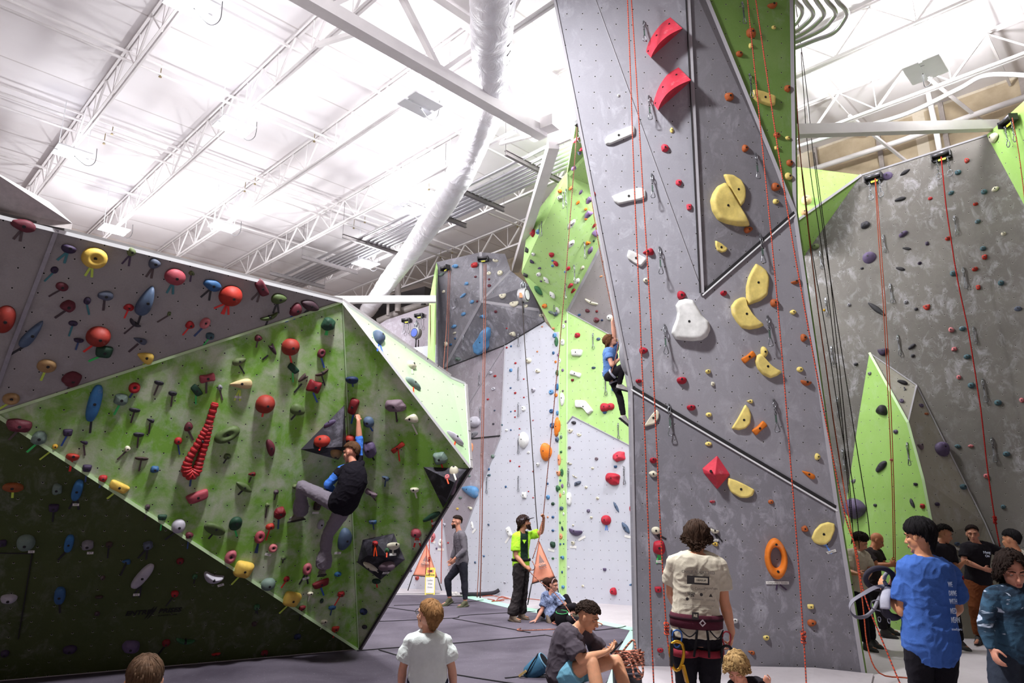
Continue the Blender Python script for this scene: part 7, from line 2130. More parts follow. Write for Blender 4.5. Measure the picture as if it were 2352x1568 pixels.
mesh_obj('padding', lambda b: add_tube(b, cr([L_(2040, 1352, 5.57), L_(2033, 1375, 5.48), L_(2034, 1398, 5.46)], 4), .036, 12, flat=.6), cloth_mat('pale_harness', 'a4a4b2'), gh, True)
for x, y in ((2020, 1422), (2042, 1425)): biner(gh, L_(x, y, 5.5), Vector((1, 0, 0)), Vector((0, 0, 1)), .035, .02, STEEL, 'buckle', .003)
mesh_obj('gear_loop', lambda b: add_tube(b, cr([L_(2028, 1378, 5.5), L_(2004, 1380, 5.5), L_(2003, 1396, 5.5), L_(2022, 1403, 5.5)], 5), .005, 6), HG, gh, True)
# ---- 3 girl in camo hoodie
o, J, org, q = person('girl with dark wavy hair in a blue camouflage hoodie at the right edge', 4.95, .87,
  dict(head=(2325, 1312, 0), neck=(2331, 1352, .05), mid=(2332, 1420, .03), shA=(2281, 1366, .02), shB=(2380, 1366, .04), elA=(2262, 1434, -.02), wrA=(2279, 1490, -.06), haA=(2287, 1512, -.1), elB=(2402, 1440, .0), wrB=(2398, 1500, -.1), haB=(2392, 1520, -.15), pelvis=(2330, 1494, .05),
  knA=fl(2305, 4.85, .42), knB=fl(2352, 4.9, .42), anA=fl(2300, 4.9, .08), anB=fl(2358, 4.95, .08), toA=fl(2300, 4.72, .05), toB=fl(2362, 4.76, .05)),
  (-.25, -.92, -.28), skin='b8836e', hs=.95, voxel=.0062, handsp={'A': dict(palm=(1, 0, 0), curl=.6), 'B': dict(palm=(-1, 0, 0), curl=.6, side=-1)},
  cl=[dict(t='trousers', m=cloth_mat('dark_jeans', '2a303c'), leg=1.93), dict(t='jumper', m=cloth_mat('camo_hoodie', '345066', pattern='camo'), hem=-.06, loose=.028, sleeve=2.0, fold=.009, seed=3, name='hoodie'), dict(t='shoes', m=DKS)],
  hair=dict(t='strands', col='231814', n=300, fr_=.72, sd_=1.5, bk_=2.30, ext=(0, .1, .12), wave=.016, puff=1.16, thick=.009, seed=6, skirt=.02))
mesh_obj('hood', lambda b: limb(b, ringpts(J['neck'] + Vector((0, .03, .0)), Vector((1, 0, 0)), Vector((0, 1, -.3)).normalized(), .08, .075, 14) , [.026]*14, 10), cloth_mat('camo_hoodie', '345066', pattern='camo'), o, True)
# ---- 4 boy in white t-shirt, from behind
o, J, org, q = person('fair haired boy with glasses in a plain white t-shirt looking up, back to us', 5.1, .72,
  dict(head=(984, 1417, .0), neck=(983, 1453, -.02), mid=(982, 1500, -.02), shA=(943, 1472, 0), shB=(1022, 1471, 0), elA=(925, 1535, .02), wrA=(920, 1590, .1), haA=(918, 1620, .15), elB=(1038, 1535, .02), wrB=(1043, 1590, .1), haB=(1046, 1620, .15), pelvis=(982, 1560, 0),
  knA=fl(965, 5.15, .33), knB=fl(1000, 5.15, .33), anA=fl(962, 5.1, .06), anB=fl(1004, 5.1, .06), toA=fl(958, 5.28, .04), toB=fl(1008, 5.28, .04)),
  (-.6, .72, .34), skin='cf9c82', child=True, hs=.92, voxel=.0058, handsp={'A': dict(palm=(1, 0, 0), curl=.4), 'B': dict(palm=(-1, 0, 0), curl=.4, side=-1)},
  cl=[dict(t='shorts', m=cloth_mat('navy_shorts', '23283a'), leg=.9, waist=-.02, loose=.7), dict(t='shirt', m=cloth_mat('white_tee', 'd4dbd8'), hem=-.07, loose=.02, sleeve=.72, flare=1.35, fold=.008, seed=8), dict(t='shoes', m=DKS)],
  hair=dict(t='strands', col='8a6540', n=360, fr_=1.0, sd_=1.3, bk_=2.40, wave=.006, puff=1.07, thick=.0065, seed=9, crown=(0, -.05)))
glm = mat('black_frame', '141216', .3)
mesh_obj('glasses', lambda b: ([add_tube(b, ringpts(q(sd*.033, .1, .006), (q(1,0,0)-q(0,0,0)).normalized(), (q(0,0,1)-q(0,0,0)).normalized(), .022, .017, 16), .0022, 6, closed=True) for sd in (-1, 1)], [add_tube(b, [q(sd*.055, .1, .012), q(sd*.08, .06, .012), q(sd*.086, -.01, .008), q(sd*.084, -.03, -.012)], .0022, 6) for sd in (-1, 1)], add_tube(b, [q(-.011, .103, .01), q(.011, .103, .01)], .002, 6)), glm, o)
# ---- 5 boy at the lower left, only the head in view
o, J, org, q = person('short haired child at the bottom left, only the back of the head visible', 3.35, .7,
  dict(head=(330, 1566, 0), neck=(345, 1625, -.02), mid=(345, 1690, 0), shA=(285, 1640, 0), shB=(405, 1645, 0), elA=(270, 1720, .02), wrA=(265, 1800, .1), haA=(265, 1830, .12), elB=(420, 1720, .02), wrB=(425, 1800, .1), haB=(425, 1830, .12), pelvis=(345, 1770, 0),
  knA=fl(330, 3.4, .33), knB=fl(370, 3.4, .33), anA=fl(328, 3.4, .06), anB=fl(372, 3.4, .06), toA=fl(322, 3.55, .04), toB=fl(376, 3.55, .04)),
  (-.45, .85, .25), skin='c48c72', child=True, hs=.9, voxel=.007,
  cl=[dict(t='shorts', m=cloth_mat('navy_shorts', '23283a'), leg=.9, waist=-.02, loose=.7), dict(t='shirt', m=cloth_mat('teal_tee', '8fc6cf'), hem=-.07, loose=.02, sleeve=.7, flare=1.2), dict(t='shoes', m=DKS)],
  hair=dict(t='strands', col='4f3a2a', n=420, fr_=1.05, sd_=1.3, bk_=2.40, wave=.003, puff=1.05, thick=.0055, seed=12))
# ---- 6 blonde child at the bottom
o, J, org, q = person('small child with messy blond hair in a black t-shirt at the foot of the tower', 5.1, .6,
  dict(head=(1693, 1538, 0), neck=(1706, 1566, .03), mid=(1712, 1600, .05), shA=(1683, 1574, 0), shB=(1738, 1566, .05), elA=(1672, 1610, -.05), wrA=(1690, 1640, -.15), haA=(1700, 1650, -.2), elB=(1758, 1584, -.05), wrB=(1766, 1571, -.14), haB=(1762, 1560, -.2), pelvis=(1715, 1640, .05),
  knA=fl(1685, 4.85, .22), knB=fl(1735, 4.85, .22), anA=fl(1700, 5.1, .06), anB=fl(1720, 5.15, .06), toA=fl(1698, 5.22, .04), toB=fl(1722, 5.27, .04)),
  (-.42, -.72, -.5), skin='cf957c', child=True, hs=.82, voxel=.0055, handsp={'A': dict(palm=(0, 0, -1), curl=.5), 'B': dict(palm=(-.4, .6, .3), curl=.8, side=-1)},
  cl=[dict(t='shorts', m=cloth_mat('navy_shorts', '23283a'), leg=.9, waist=-.02, loose=.7), dict(t='shirt', m=cloth_mat('black_tee', '1d1a20'), hem=-.07, loose=.016, sleeve=.7, flare=1.2), dict(t='shoes', m=DKS)],
  hair=dict(t='strands', col='a98a5c', n=260, fr_=.95, sd_=1.6, bk_=2.40, ext=(.02, .035, .02), wave=.018, puff=1.14, thick=.009, seed=15, skirt=.01))
# ---- 7 seated boy with phone
o, J, org, q = person('curly haired boy in a grey t-shirt and blue shorts sitting and looking at a phone', 6.6, .97,
  dict(head=(1350, 1417, -.04), neck=(1323, 1449, 0), mid=(1296, 1497, -.02), shA=(1308, 1466, -.17), shB=(1352, 1464, .16), elA=(1334, 1514, -.25), wrA=(1388, 1498, -.2), haA=(1408, 1492, -.14), elB=(1384, 1500, .16), wrB=(1398, 1494, -.02), haB=(1412, 1489, -.08), pelvis=(1290, 1550, 0), hipA=(1292, 1552, -.09), hipB=(1294, 1546, .1),
  knA=(1360, 1521, -.24), knB=(1416, 1517, .08), anA=fl(1392, 6.2, .1), anB=fl(1462, 6.45, .1), toA=fl(1428, 6.12, .05), toB=fl(1500, 6.35, .05)),
  (.86, -.32, -.45), skin='cf9a78', voxel=.0062, handsp={'A': dict(palm=(.1, .5, .8), curl=.75, side=1), 'B': dict(palm=(.1, -.6, .7), curl=.75, side=-1)},
  cl=[dict(t='shorts', m=cloth_mat('sky_shorts', '6fa6bd'), leg=.5, waist=.06, loose=1.2), dict(t='shirt', m=cloth_mat('washed_grey_tee', '4a434b'), hem=-.04, loose=.03, sleeve=.8, flare=1.3, fold=.011, seed=6), dict(t='shoes', m=LTS)],
  hair=dict(t='curls', col='2b1f19', n=620, r0=.009, r1=.018, fr_=1.05, sd_=1.25, bk_=2.00, seed=7, puff=1.16))
seated = o
VZ = (J['neck']-J['pelvis']).normalized(); VX = (J['shB']-J['shA']).normalized(); VY = VZ.cross(VX).normalized()
mesh_obj('shirt_print', lambda b: [add_bar(b, J['neck'].lerp(J['pelvis'], .1+.09*i) - VX*.02 + VY*.125, J['neck'].lerp(J['pelvis'], .17+.09*i) - VX*.1 + VY*.115, .03, .012) for i in range(2)], mat('orange_print', 'd8652c', .7), o)
ph_ = org + (J['haA']+J['haB'])/2 + Vector((.02, -.01, .02)); m3 = Matrix.Rotation(.9, 3, 'Y')
phn = empty('phone', ph_); tag(phn, 'black phone held in both hands by the seated curly haired boy', 'phone'); mesh_obj('phone_body', lambda b: add_box(b, (0,0,0), .15, .075, .01, Matrix.Rotation(-.75, 3, 'Y')), mat('black_gloss', '101012', .2), phn)
mesh_obj('phone_screen', lambda b: add_box(b, Matrix.Rotation(-.75, 3, 'Y') @ Vector((0,0,.006)), .136, .066, .002, Matrix.Rotation(-.75, 3, 'Y')), mat('screen_glass', '2b2f3a', .1), phn)
st = empty('bench_block', Vector((org.x-.02, org.y, 0))); tag(st, 'low black padded block the curly haired boy sits on', 'bench'); hz = org.z - .115
mesh_obj('seat_pad', lambda b: add_box(b, (0, 0, hz-.035), .62, .5, .07), mat('black_vinyl', '1a171c', .5, 0, .1, 20, .2), st); mesh_obj('base', lambda b: add_box(b, (0, 0, (hz-.07)/2), .56, .44, hz-.07), mat('black_vinyl2', '211d22', .6), st)
# blue chalk bag with orange tab behind him
cb = atY(1238, 1542, 6.75); cb = atY(1238, 1538, 7.2); cb.z = .1
def chalk():
    c = floor_pt(1232, 1556); t = empty('chalk_bag', c); tag(t, 'blue chalk bag with a black lining lying open behind the seated boy', 'chalk bag'); R = Matrix.Rotation(.9, 3, 'Y') @ Matrix.Rotation(.25, 3, 'X')
    def f(b): add_tube(b, [R @ Vector((0, 0, z)) + Vector((.0, 0, .105)) for z in (-.16, -.12, 0, .1, .13)], 1, 20, radii=[.05, .085, .1, .105, .1], cap=True)
    mesh_obj('bag_body', f, cloth_mat('denim_blue', '3f6a86'), t, True)
    mesh_obj('bag_lining', lambda b: add_tube(b, [R @ Vector((0, 0, .131)) + Vector((0, 0, .105)), R @ Vector((0, 0, .134)) + Vector((0, 0, .105))], .09, 20), cloth_mat('black_fleece', '17151a'), t)
    mesh_obj('bag_rim', lambda b: add_tube(b, [R @ Vector((.098*math.cos(a), .098*math.sin(a), .13)) + Vector((0, 0, .105)) for a in [2*PI*i/24 for i in range(24)]], .009, 8, closed=True), cloth_mat('denim_pale', '6d9ab4'), t, True)
    mesh_obj('strap', lambda b: add_tube(b, cr([Vector((-.12, -.06, .05)), Vector((-.06, -.1, .16)), Vector((0, -.08, .24)), Vector((.02, .02, .25))], 5), .008, 8), WEB, t, True)
    mesh_obj('orange_tab', lambda b: add_bar(b, Vector((.2, -.05, .06)), Vector((.19, -.05, .16)), .05, .02), mat('orange_tab', 'd5622a', .6), t)
    mesh_obj('brush', lambda b: add_bar(b, Vector((-.2, -.06, .03)), Vector((-.12, -.08, .09)), .035, .025), mat('tan_brush', 'a9905c', .7), t)
chalk()
# ---- 8 belayer
NEON = cloth_mat('neon_tee', 'a8e03a'); DGT = cloth_mat('dark_green_tee', '16281f'); 
o, J, org, q = person('long haired bearded man in a cap and neon green t-shirt belaying with one arm raised', 13.2, 1.06,
  dict(head=(1204, 1201, 0), neck=(1198, 1224, 0), mid=(1196, 1258, 0), shA=(1184, 1232, -.12), shB=(1216, 1230, .14), elA=(1185, 1276, -.16), wrA=(1207, 1301, -.3), haA=(1217, 1306, -.3), elB=(1243, 1222, .05), wrB=(1249, 1193, -.06), haB=(1247, 1179, -.08), pelvis=(1197, 1298, 0), hipA=(1192, 1299, -.09), hipB=(1203, 1298, .08),
  knA=(1189, 1358, -.1), knB=(1202, 1358, .12), anA=fl(1176, 13.05, .1), anB=fl(1196, 13.35, .1), toA=fl(1196, 12.9, .06), toB=fl(1214, 13.2, .06)),
  (.86, -.32, .22), skin='b07c60', voxel=.0095, handsp={'A': dict(palm=(0, .5, -.5), curl=1.1), 'B': dict(palm=(-.6, -.5, 0), curl=1.2)},
  cl=[dict(t='trousers', m=cloth_mat('charcoal_trousers', '2d2829'), leg=1.95, cuff=.07, fold=.014), dict(t='shirt', m=NEON, hem=-.05, loose=.02, sleeve=.75, flare=1.2, fold=.008, panel=(DGT, lambda c, J_: (c-J_['pelvis']).dot((J_['neck']-J_['pelvis']).normalized()) > .1 and c.x > J_['shA'].x + .09 and c.x < J_['shB'].x-.03)), dict(t='shoes', m=BRS)],
  hair=dict(t='strands', col='2b1c17', n=220, fr_=1.0, sd_=1.5, bk_=2.30, ext=(0, .08, .13), wave=.014, puff=1.12, thick=.01, seed=21, beard=.05, skirt=.02))
capm = cloth_mat('grey_cap', '5b565c')
def cap_(b):
    N, M_ = 24, 7; g_ = []
    for i in range(N):
        ph = 2*PI*i/N; g_.append([b.verts.new(q(.088*1.12*math.sin(th)*math.sin(ph), -.014+.108*1.1*math.sin(th)*math.cos(ph), .038+.1*1.1*math.cos(th))) for th in [.03+1.42*j/M_ for j in range(M_+1)]])
    for i in range(N):
        for k_ in range(M_): b.faces.new((g_[i][k_], g_[(i+1) % N][k_], g_[(i+1) % N][k_+1], g_[i][k_+1]))
    v = []
    for i in range(9):
        a = -1.1+2.2*i/8; v.append((b.verts.new(q(.092*math.sin(a), -.01+.11*math.cos(a), .05)), b.verts.new(q(.085*math.sin(a), .03+.15*math.cos(a)+.02, .052)), b.verts.new(q(.085*math.sin(a), .03+.15*math.cos(a)+.02, .046)), b.verts.new(q(.092*math.sin(a), -.01+.11*math.cos(a), .04))))
    for a, c in zip(v, v[1:]):
        for k_ in range(4): b.faces.new((a[k_], a[(k_+1) % 4], c[(k_+1) % 4], c[k_]))
mesh_obj('cap', cap_, capm, o, True)
band('belay_belt', o, J['pelvis'] + Vector((0, 0, .1)), Vector((.55, .83, 0)), Vector((-.83, .55, 0)), .19, .16, .05, WEB, t=.014)
txt('shirt_print', '\u25BC', .09, basis(J['neck'].lerp(J['pelvis'], .32) + Vector((.05, -.19, .03)), Vector((.87, -.5, 0)), Vector((0, 0, 1)), Vector((-.5, -.87, 0))), NEON, o, .003)
BEL = org + Vector((0, 0, 0)); BELJ = dict(J)
# ---- 9, 10 seated girls
o, J, org, q = person('girl in a pale blue t-shirt sitting on the mat leaning on one hand', 13.0, .88,
  dict(head=(1271, 1344, 0), neck=(1266, 1364, .02), mid=(1262, 1388, .08), shA=(1254, 1368, .08), shB=(1282, 1371, -.06), elA=(1245, 1400, .0), wrA=(1231, 1424, -.1), haA=(1218, 1427, -.16), elB=(1291, 1394, -.1), wrB=(1312, 1404, -.2), haB=(1322, 1406, -.26), pelvis=fl(1272, 13.0, .12), knA=fl(1318, 12.75, .3), anA=fl(1345, 13.0, .1), toA=fl(1362, 12.9, .06), knB=fl(1312, 12.4, .12), anB=fl(1358, 12.55, .08), toB=fl(1375, 12.5, .06)),
  (.75, -.62, -.1), skin='c08a76', voxel=.0095, handsp={'A': dict(palm=(0, 0, -1), curl=.1), 'B': dict(palm=(0, 0, -1), curl=.5, side=-1)},
  cl=[dict(t='leggings', m=cloth_mat('black_leggings', '1e1a1f'), leg=1.9, loose=2), dict(t='shirt', m=cloth_mat('pale_blue_tee', '8b97b8', '44506e', pattern='dye'), hem=-.04, loose=.028, sleeve=.8, flare=1.25, fold=.012), dict(t='shoes', m=LTS)],
  hair=dict(t='strands', col='3a231c', n=200, fr_=.85, sd_=1.35, bk_=2.20, wave=.004, puff=1.07, thick=.009, seed=31, tail=[(0, -.12, 0), (0, -.11, -.12), (0, -.09, -.24), (0, -.07, -.34)], band=mat('pink_band', 'c9a8a6', .6)))
o, J, org, q = person('second child in a light blue t-shirt sitting close behind the girl on the mat', 13.6, .84,
  dict(head=(1257, 1342, 0), neck=(1262, 1362, 0), mid=(1266, 1388, 0), shA=(1250, 1366, 0), shB=(1282, 1368, 0), elA=(1248, 1392, -.05), wrA=(1252, 1410, -.15), haA=(1256, 1418, -.2), elB=(1296, 1384, -.05), wrB=(1302, 1402, -.1), haB=(1306, 1410, -.1), pelvis=fl(1262, 13.6, .12), knA=fl(1240, 13.2, .15), anA=fl(1258, 12.95, .1), toA=fl(1262, 12.85, .06), knB=fl(1300, 13.6, .36), anB=fl(1318, 13.5, .1), toB=fl(1330, 13.5, .06)),
  (.5, .7, -.1), skin='b98a74', voxel=.011, handsp={'A': None, 'B': None},
  cl=[dict(t='leggings', m=cloth_mat('black_leggings', '1e1a1f'), leg=1.9, loose=2), dict(t='shirt', m=cloth_mat('light_blue_tee', '9fb4de'), hem=-.04, loose=.03, sleeve=.85, flare=1.2, fold=.01), dict(t='shoes', m=BRS)],
  hair=dict(t='strands', col='3a231c', n=160, fr_=.9, sd_=1.4, bk_=2.30, wave=.004, puff=1.1, thick=.01, seed=33))
# chalk bucket beside the girl
cbk = fl(1291, 12.55, .0); t = empty('chalk_bag', cbk); tag(t, 'black chalk bag with green cord hanging at the hip of the sitting girl', 'chalk bag')
mesh_obj('bag_body', lambda b: add_tube(b, [Vector((0, 0, .02)), Vector((0, 0, .06)), Vector((0, 0, .2)), Vector((.01, 0, .25))], 1, 16, radii=[.08, .12, .11, .09]), WEB, t, True); mesh_obj('cord', lambda b: add_tube(b, ringpts(Vector((0, -.01, .23)), Vector((1, 0, 0)), Vector((0, 1, .2)), .1, .1, 14), .006, 6, closed=True), mat('green_cord', '3fae62', .6), t, True)
# ---- 11 walking man
o, J, org, q = person('man in a grey long sleeved top and dark trousers walking left across the mat', 15.2, 1.05,
  dict(head=(1049, 1199, 0), neck=(1054, 1221, 0), mid=(1060, 1255, 0), shA=(1061, 1229, -.17), shB=(1049, 1228, .17), elA=(1068, 1262, -.22), wrA=(1044, 1283, -.25), haA=(1035, 1296, -.25), elB=(1046, 1262, .24), wrB=(1036, 1285, .2), haB=(1033, 1296, .2), pelvis=(1061, 1292, 0), hipA=(1063, 1293, -.09), hipB=(1059, 1293, .09),
  knB=(1028, 1331, .08), anB=fl(1033, 15.3, .14), toB=fl(1014, 15.2, .05), knA=(1067, 1338, -.08), anA=fl(1069, 15.1, .1), toA=fl(1052, 15.0, .05)),
  (-.93, -.25, -.1), skin='b5806a', voxel=.0095, handsp={'A': dict(palm=(-.3, .6, 0), curl=.7), 'B': dict(palm=(0, -1, 0), curl=.7)},
  cl=[dict(t='trousers', m=cloth_mat('slate_trousers', '24232c'), leg=1.85, loose=.5, cuff=.04), dict(t='jumper', m=cloth_mat('grey_longsleeve', '625d64'), hem=-.04, loose=.016, sleeve=1.85, fold=.008, name='long_sleeve_top'), dict(t='shoes', m=mat('olive_shoe', '4a4a34', .8))],
  hair=dict(t='strands', col='231814', n=170, fr_=.8, sd_=1.15, bk_=2.10, wave=.003, puff=1.06, thick=.008, seed=41, beard=.012))
# ---- 12 climbing girl on the tower flank
o, J, org, q = person('girl with long brown hair in a blue t-shirt and black leggings climbing the tower flank', 11.6, .9,
  dict(head=(1401, 783, 0), neck=(1403, 803, 0), mid=(1401, 832, -.03), shA=(1396, 810, -.14), shB=(1414, 800, .1), elA=(1405, 838, -.22), wrA=(1424, 823, -.1), haA=(1431, 818, -.06), elB=(1411, 770, .0), wrB=(1406, 738, -.05), haB=(1407, 722, -.04), pelvis=(1401, 864, 0), hipA=(1398, 864, -.1), hipB=(1405, 863, .08),
  knA=(1430, 842, -.25), anA=(1422, 884, -.1), toA=(1438, 888, -.1), knB=(1424, 912, .05), anB=(1432, 956, .08), toB=(1444, 966, .1)),
  (.8, -.1, .5), skin='d09c86', voxel=.0085, handsp={'A': dict(palm=(.6, .4, 0), curl=.6), 'B': dict(palm=(.7, .3, 0), curl=.9)},
  cl=[dict(t='leggings', m=cloth_mat('black_leggings', '1e1a1f'), leg=1.92), dict(t='shirt', m=cloth_mat('denim_tee', '5575a8'), hem=0, loose=.016, sleeve=.5, flare=1.2, fold=.007), dict(t='shoes', m=LTS)],
  hair=dict(t='strands', col='5f3d26', n=240, fr_=.9, sd_=1.5, bk_=2.30, ext=(0, .12, .2), wave=.014, puff=1.1, thick=.009, seed=51, skirt=.03))
VX = (J['hipB']-J['hipA']).normalized(); band('harness_belt', o, J['pelvis'] + Vector((0, 0, .08)), VX, Vector((VX.y, -VX.x, 0)), .15, .13, .05, cloth_mat('pale_harness', 'a4a4b2'), t=.012)
for a in 'AB':
    h = J['hip'+a].lerp(J['kn'+a], .3); dz = (J['kn'+a]-J['hip'+a]).normalized(); xx = dz.orthogonal().normalized(); band('harness_leg_loop', o, h, xx, dz.cross(xx), .085, .085, .04, cloth_mat('pale_harness', 'a4a4b2'), t=.012)
GIRL = org + J['pelvis'] + Vector((.12, -.02, .1)); GIRLH = org + J['haB']
# ---- 13 climbing boy on the boulder
o, J, org, q = person('boy in a black hooded vest over blue sleeves and grey sweatpants climbing the boulder wall', 8.55, .93,
  dict(head=(806, 1040, .0), neck=(812, 1069, -.02), mid=(808, 1112, -.08), shA=(784, 1080, .02), shB=(822, 1066, .05), elB=(825, 1010, .08), wrB=(823, 966, .04), haB=(822, 948, .08), elA=(752, 1113, .0), wrA=(766, 1126, .26), haA=(772, 1120, .34), pelvis=(784, 1158, .02), hipA=(774, 1158, .0), hipB=(793, 1160, .05),
  knA=(693, 1116, .02), anA=(690, 1180, .28), toA=(664, 1186, .36), knB=(752, 1228, .22), anB=(742, 1306, .38), toB=(733, 1312, .66)),
  (-.88, .42, -.1), skin='c58a74', hs=.98, voxel=.007, handsp={'A': dict(palm=(0, 1, 0), curl=.4), 'B': dict(palm=(-.6, .7, 0), curl=.9, side=-1)},
  cl=[dict(t='trousers', m=cloth_mat('grey_sweatpants', '726b75'), leg=1.93, cuff=.085, waist=.04, fold=.009), dict(t='jumper', m=cloth_mat('blue_sleeves', '3f6fc4'), hem=.02, loose=.01, slA=1.9, slB=1.25, fold=.008, name='blue_shirt'),
      dict(t='vest', m=cloth_mat('black_vest', '17141c'), hem=-.07, loose=.03, sleeve=.35, fold=.007, w=1.02), dict(t='shoes', m=mat('climbing_shoe', '6a6560', .7))],
  hair=dict(t='strands', col='5a3f2c', n=300, fr_=1.05, sd_=1.15, bk_=2.15, wave=.005, puff=1.1, thick=.008, seed=61))
mesh_obj('hood', lambda b: limb(b, cr([J['neck'] + Vector((-.1, .03, .0)), J['neck'] + Vector((-.05, -.12, -.06)), J['neck'] + Vector((.03, -.14, -.1)), J['neck'] + Vector((.1, -.06, -.0)), J['neck'] + Vector((.1, .04, .04))], 3), [.03, .036, .042, .047, .05, .052, .05, .047, .044, .04, .036, .032, .03], 10), cloth_mat('black_vest', '17141c'), o, True)
# ---- 14.. group on the right
o, J, org, q = person('person in a cream t-shirt and black trousers looking down at the rope beside the tower', 10.4, .98,
  dict(head=(1976, 1244, 0), neck=(1966, 1265, 0), mid=(1964, 1300, 0), shA=(1948, 1272, -.1), shB=(1988, 1275, .1), elA=(1946, 1312, -.2), wrA=(1970, 1318, -.38), haA=(1984, 1320, -.42), elB=(1998, 1310, .0), wrB=(1992, 1326, -.25), haB=(1984, 1326, -.35), pelvis=(1966, 1352, 0),
  knA=fl(1978, 10.3, .5), knB=fl(1992, 10.5, .5), anA=fl(1990, 10.35, .09), anB=fl(2003, 10.6, .09), toA=fl(2012, 10.2, .05), toB=fl(2024, 10.45, .05)),
  (.75, -.35, -.6), skin='b37e62', voxel=.009, fem=1, handsp={'A': dict(palm=(0, 1, 0), curl=.9), 'B': dict(palm=(0, -1, 0), curl=.9, side=-1)},
  cl=[dict(t='trousers', m=cloth_mat('black_trouser', '17151c'), leg=1.93), dict(t='shirt', m=cloth_mat('cream_tee2', 'a69f8c'), hem=-.04, loose=.03, sleeve=.8, flare=1.2, fold=.012), dict(t='shoes', m=DKS)],
  hair=dict(t='strands', col='1d1512', n=200, fr_=.85, sd_=1.75, bk_=2.6, wave=.008, puff=1.12, thick=.01, seed=71))
o, J, org, q = person('bald man in dark clothes holding an orange rope in front of the green pillar', 11.5, 1.02,
  dict(head=(2014, 1241, 0), neck=(2004, 1262, 0), mid=(2002, 1300, 0), shA=(1990, 1270, -.1), shB=(2018, 1268, .12), elA=(2016, 1298, -.2), wrA=(2044, 1296, -.3), haA=(2056, 1292, -.3), elB=(2030, 1296, .05), wrB=(2050, 1298, -.1), haB=(2060, 1294, -.12), pelvis=(2004, 1345, 0),
  knA=fl(2018, 11.4, .5), knB=fl(2026, 11.55, .5), anA=fl(2030, 11.4, .1), anB=fl(2036, 11.7, .1), toA=fl(2054, 11.3, .06), toB=fl(2062, 11.6, .06)),
  (.8, -.3, -.5), skin='a96c4c', voxel=.0095, handsp={'A': dict(palm=(0, 1, 0), curl=1.1), 'B': dict(palm=(0, -1, 0), curl=1.1)},
  cl=[dict(t='trousers', m=cloth_mat('dark_trousers', '221e22'), leg=1.93), dict(t='shirt', m=cloth_mat('dark_brown_tee', '2c2527'), hem=-.05, loose=.02, sleeve=.7), dict(t='shoes', m=DKS)], brow=False)
o, J, org, q = person('dark haired man in a black t-shirt standing behind the man in blue', 10.4, 1.0,
  dict(head=(2169, 1226, 0), neck=(2158, 1248, 0), mid=(2160, 1290, 0), shA=(2138, 1258, -.05), shB=(2184, 1260, .1), elA=(2140, 1302, -.1), wrA=(2168, 1316, -.3), haA=(2184, 1312, -.35), elB=(2194, 1308, -.02), wrB=(2212, 1292, -.22), haB=(2222, 1288, -.28), pelvis=(2162, 1346, 0),
  knA=fl(2156, 10.3, .5), knB=fl(2190, 10.4, .5), anA=fl(2158, 10.4, .09), anB=fl(2204, 10.45, .09), toA=fl(2178, 10.2, .05), toB=fl(2224, 10.3, .05)),
  (.85, -.15, -.35), skin='a87458', voxel=.0095, handsp={'A': dict(palm=(0, 1, 0), curl=.7), 'B': dict(palm=(0, -1, 0), curl=.7)},
  cl=[dict(t='trousers', m=cloth_mat('black_trouser', '17151c'), leg=1.93), dict(t='shirt', m=cloth_mat('black_tee', '1d1a20'), hem=-.05, loose=.02, sleeve=.7), dict(t='shoes', m=DKS)],
  hair=dict(t='curls', col='15100f', n=300, r0=.01, r1=.018, fr_=1.05, sd_=1.2, bk_=2.20, seed=81, puff=1.12))
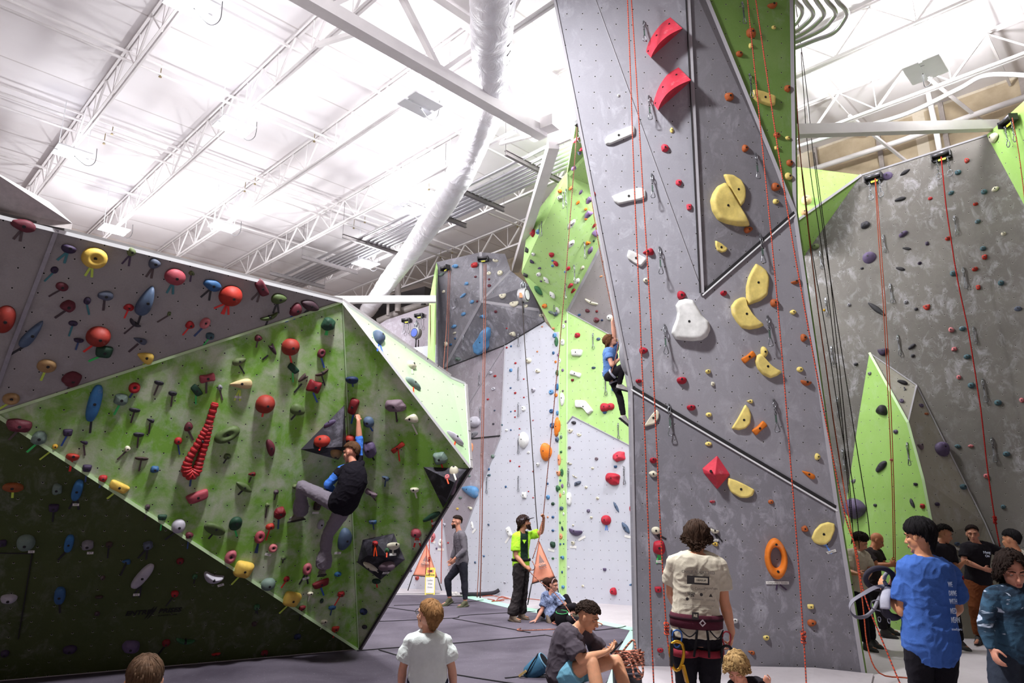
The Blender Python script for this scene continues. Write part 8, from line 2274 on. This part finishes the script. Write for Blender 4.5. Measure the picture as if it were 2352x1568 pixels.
o, J, org, q = person('woman in a black printed t-shirt and rust brown trousers with folded forearms', 10.9, 1.02,
  dict(head=(2234, 1227, 0), neck=(2242, 1248, 0), mid=(2244, 1290, 0), shA=(2216, 1256, 0), shB=(2272, 1255, .02), elA=(2214, 1288, -.05), wrA=(2258, 1306, -.2), haA=(2276, 1310, -.22), elB=(2302, 1272, .1), wrB=(2290, 1306, -.08), haB=(2280, 1316, -.14), pelvis=(2248, 1338, 0),
  knA=fl(2240, 10.8, .5), knB=fl(2268, 10.95, .5), anA=fl(2248, 10.85, .09), anB=fl(2284, 11.0, .09), toA=fl(2238, 10.6, .05), toB=fl(2296, 10.8, .05)),
  (-.5, -.8, -.05), skin='b07c66', voxel=.009, fem=1, handsp={'A': dict(palm=(0, 1, 0), curl=.6), 'B': dict(palm=(-1, 0, 0), curl=.7)},
  cl=[dict(t='trousers', m=cloth_mat('rust_trousers', '6a3a20'), leg=1.9, loose=1.3, fold=.012), dict(t='shirt', m=cloth_mat('black_tee', '1d1a20'), hem=-.03, loose=.024, sleeve=.72, flare=1.15), dict(t='shoes', m=DKS)],
  hair=dict(t='strands', col='1f1513', n=180, fr_=.85, sd_=1.3, bk_=2.20, wave=.004, puff=1.07, thick=.009, seed=91, tail=[(.03, -.11, -.02), (.05, -.12, -.07), (.06, -.12, -.1)]))
txt('shirt_print', 'Hang\nOn', .05, basis(J['neck'].lerp(J['pelvis'], .26) + Vector((.04, -.175, 0)), Vector((1, 0, 0)), Vector((0, 0, 1)), Vector((0, -1, 0))), PALE, o, .004, bold=.001)
o, J, org, q = person('person with short black hair in a white t-shirt facing away at the right edge', 9.4, 1.0,
  dict(head=(2322, 1240, 0), neck=(2334, 1266, 0), mid=(2336, 1310, 0), shA=(2310, 1277, 0), shB=(2364, 1280, 0), elA=(2300, 1320, .05), wrA=(2308, 1360, .1), haA=(2310, 1375, .12), elB=(2372, 1325, .05), wrB=(2374, 1365, .1), haB=(2374, 1380, .12), pelvis=(2338, 1366, 0),
  knA=fl(2330, 9.4, .5), knB=fl(2350, 9.4, .5), anA=fl(2330, 9.4, .09), anB=fl(2352, 9.4, .09), toA=fl(2326, 9.6, .05), toB=fl(2356, 9.6, .05)),
  (-.4, .9, 0), skin='a87458', voxel=.011,
  cl=[dict(t='trousers', m=cloth_mat('black_trouser', '17151c'), leg=1.93), dict(t='shirt', m=cloth_mat('offwhite_tee', 'b9b3a8'), hem=-.05, loose=.024, sleeve=.72), dict(t='shoes', m=DKS)],
  hair=dict(t='strands', col='120f12', n=180, fr_=1.1, sd_=1.35, bk_=2.25, wave=.003, puff=1.1, thick=.01, seed=95))
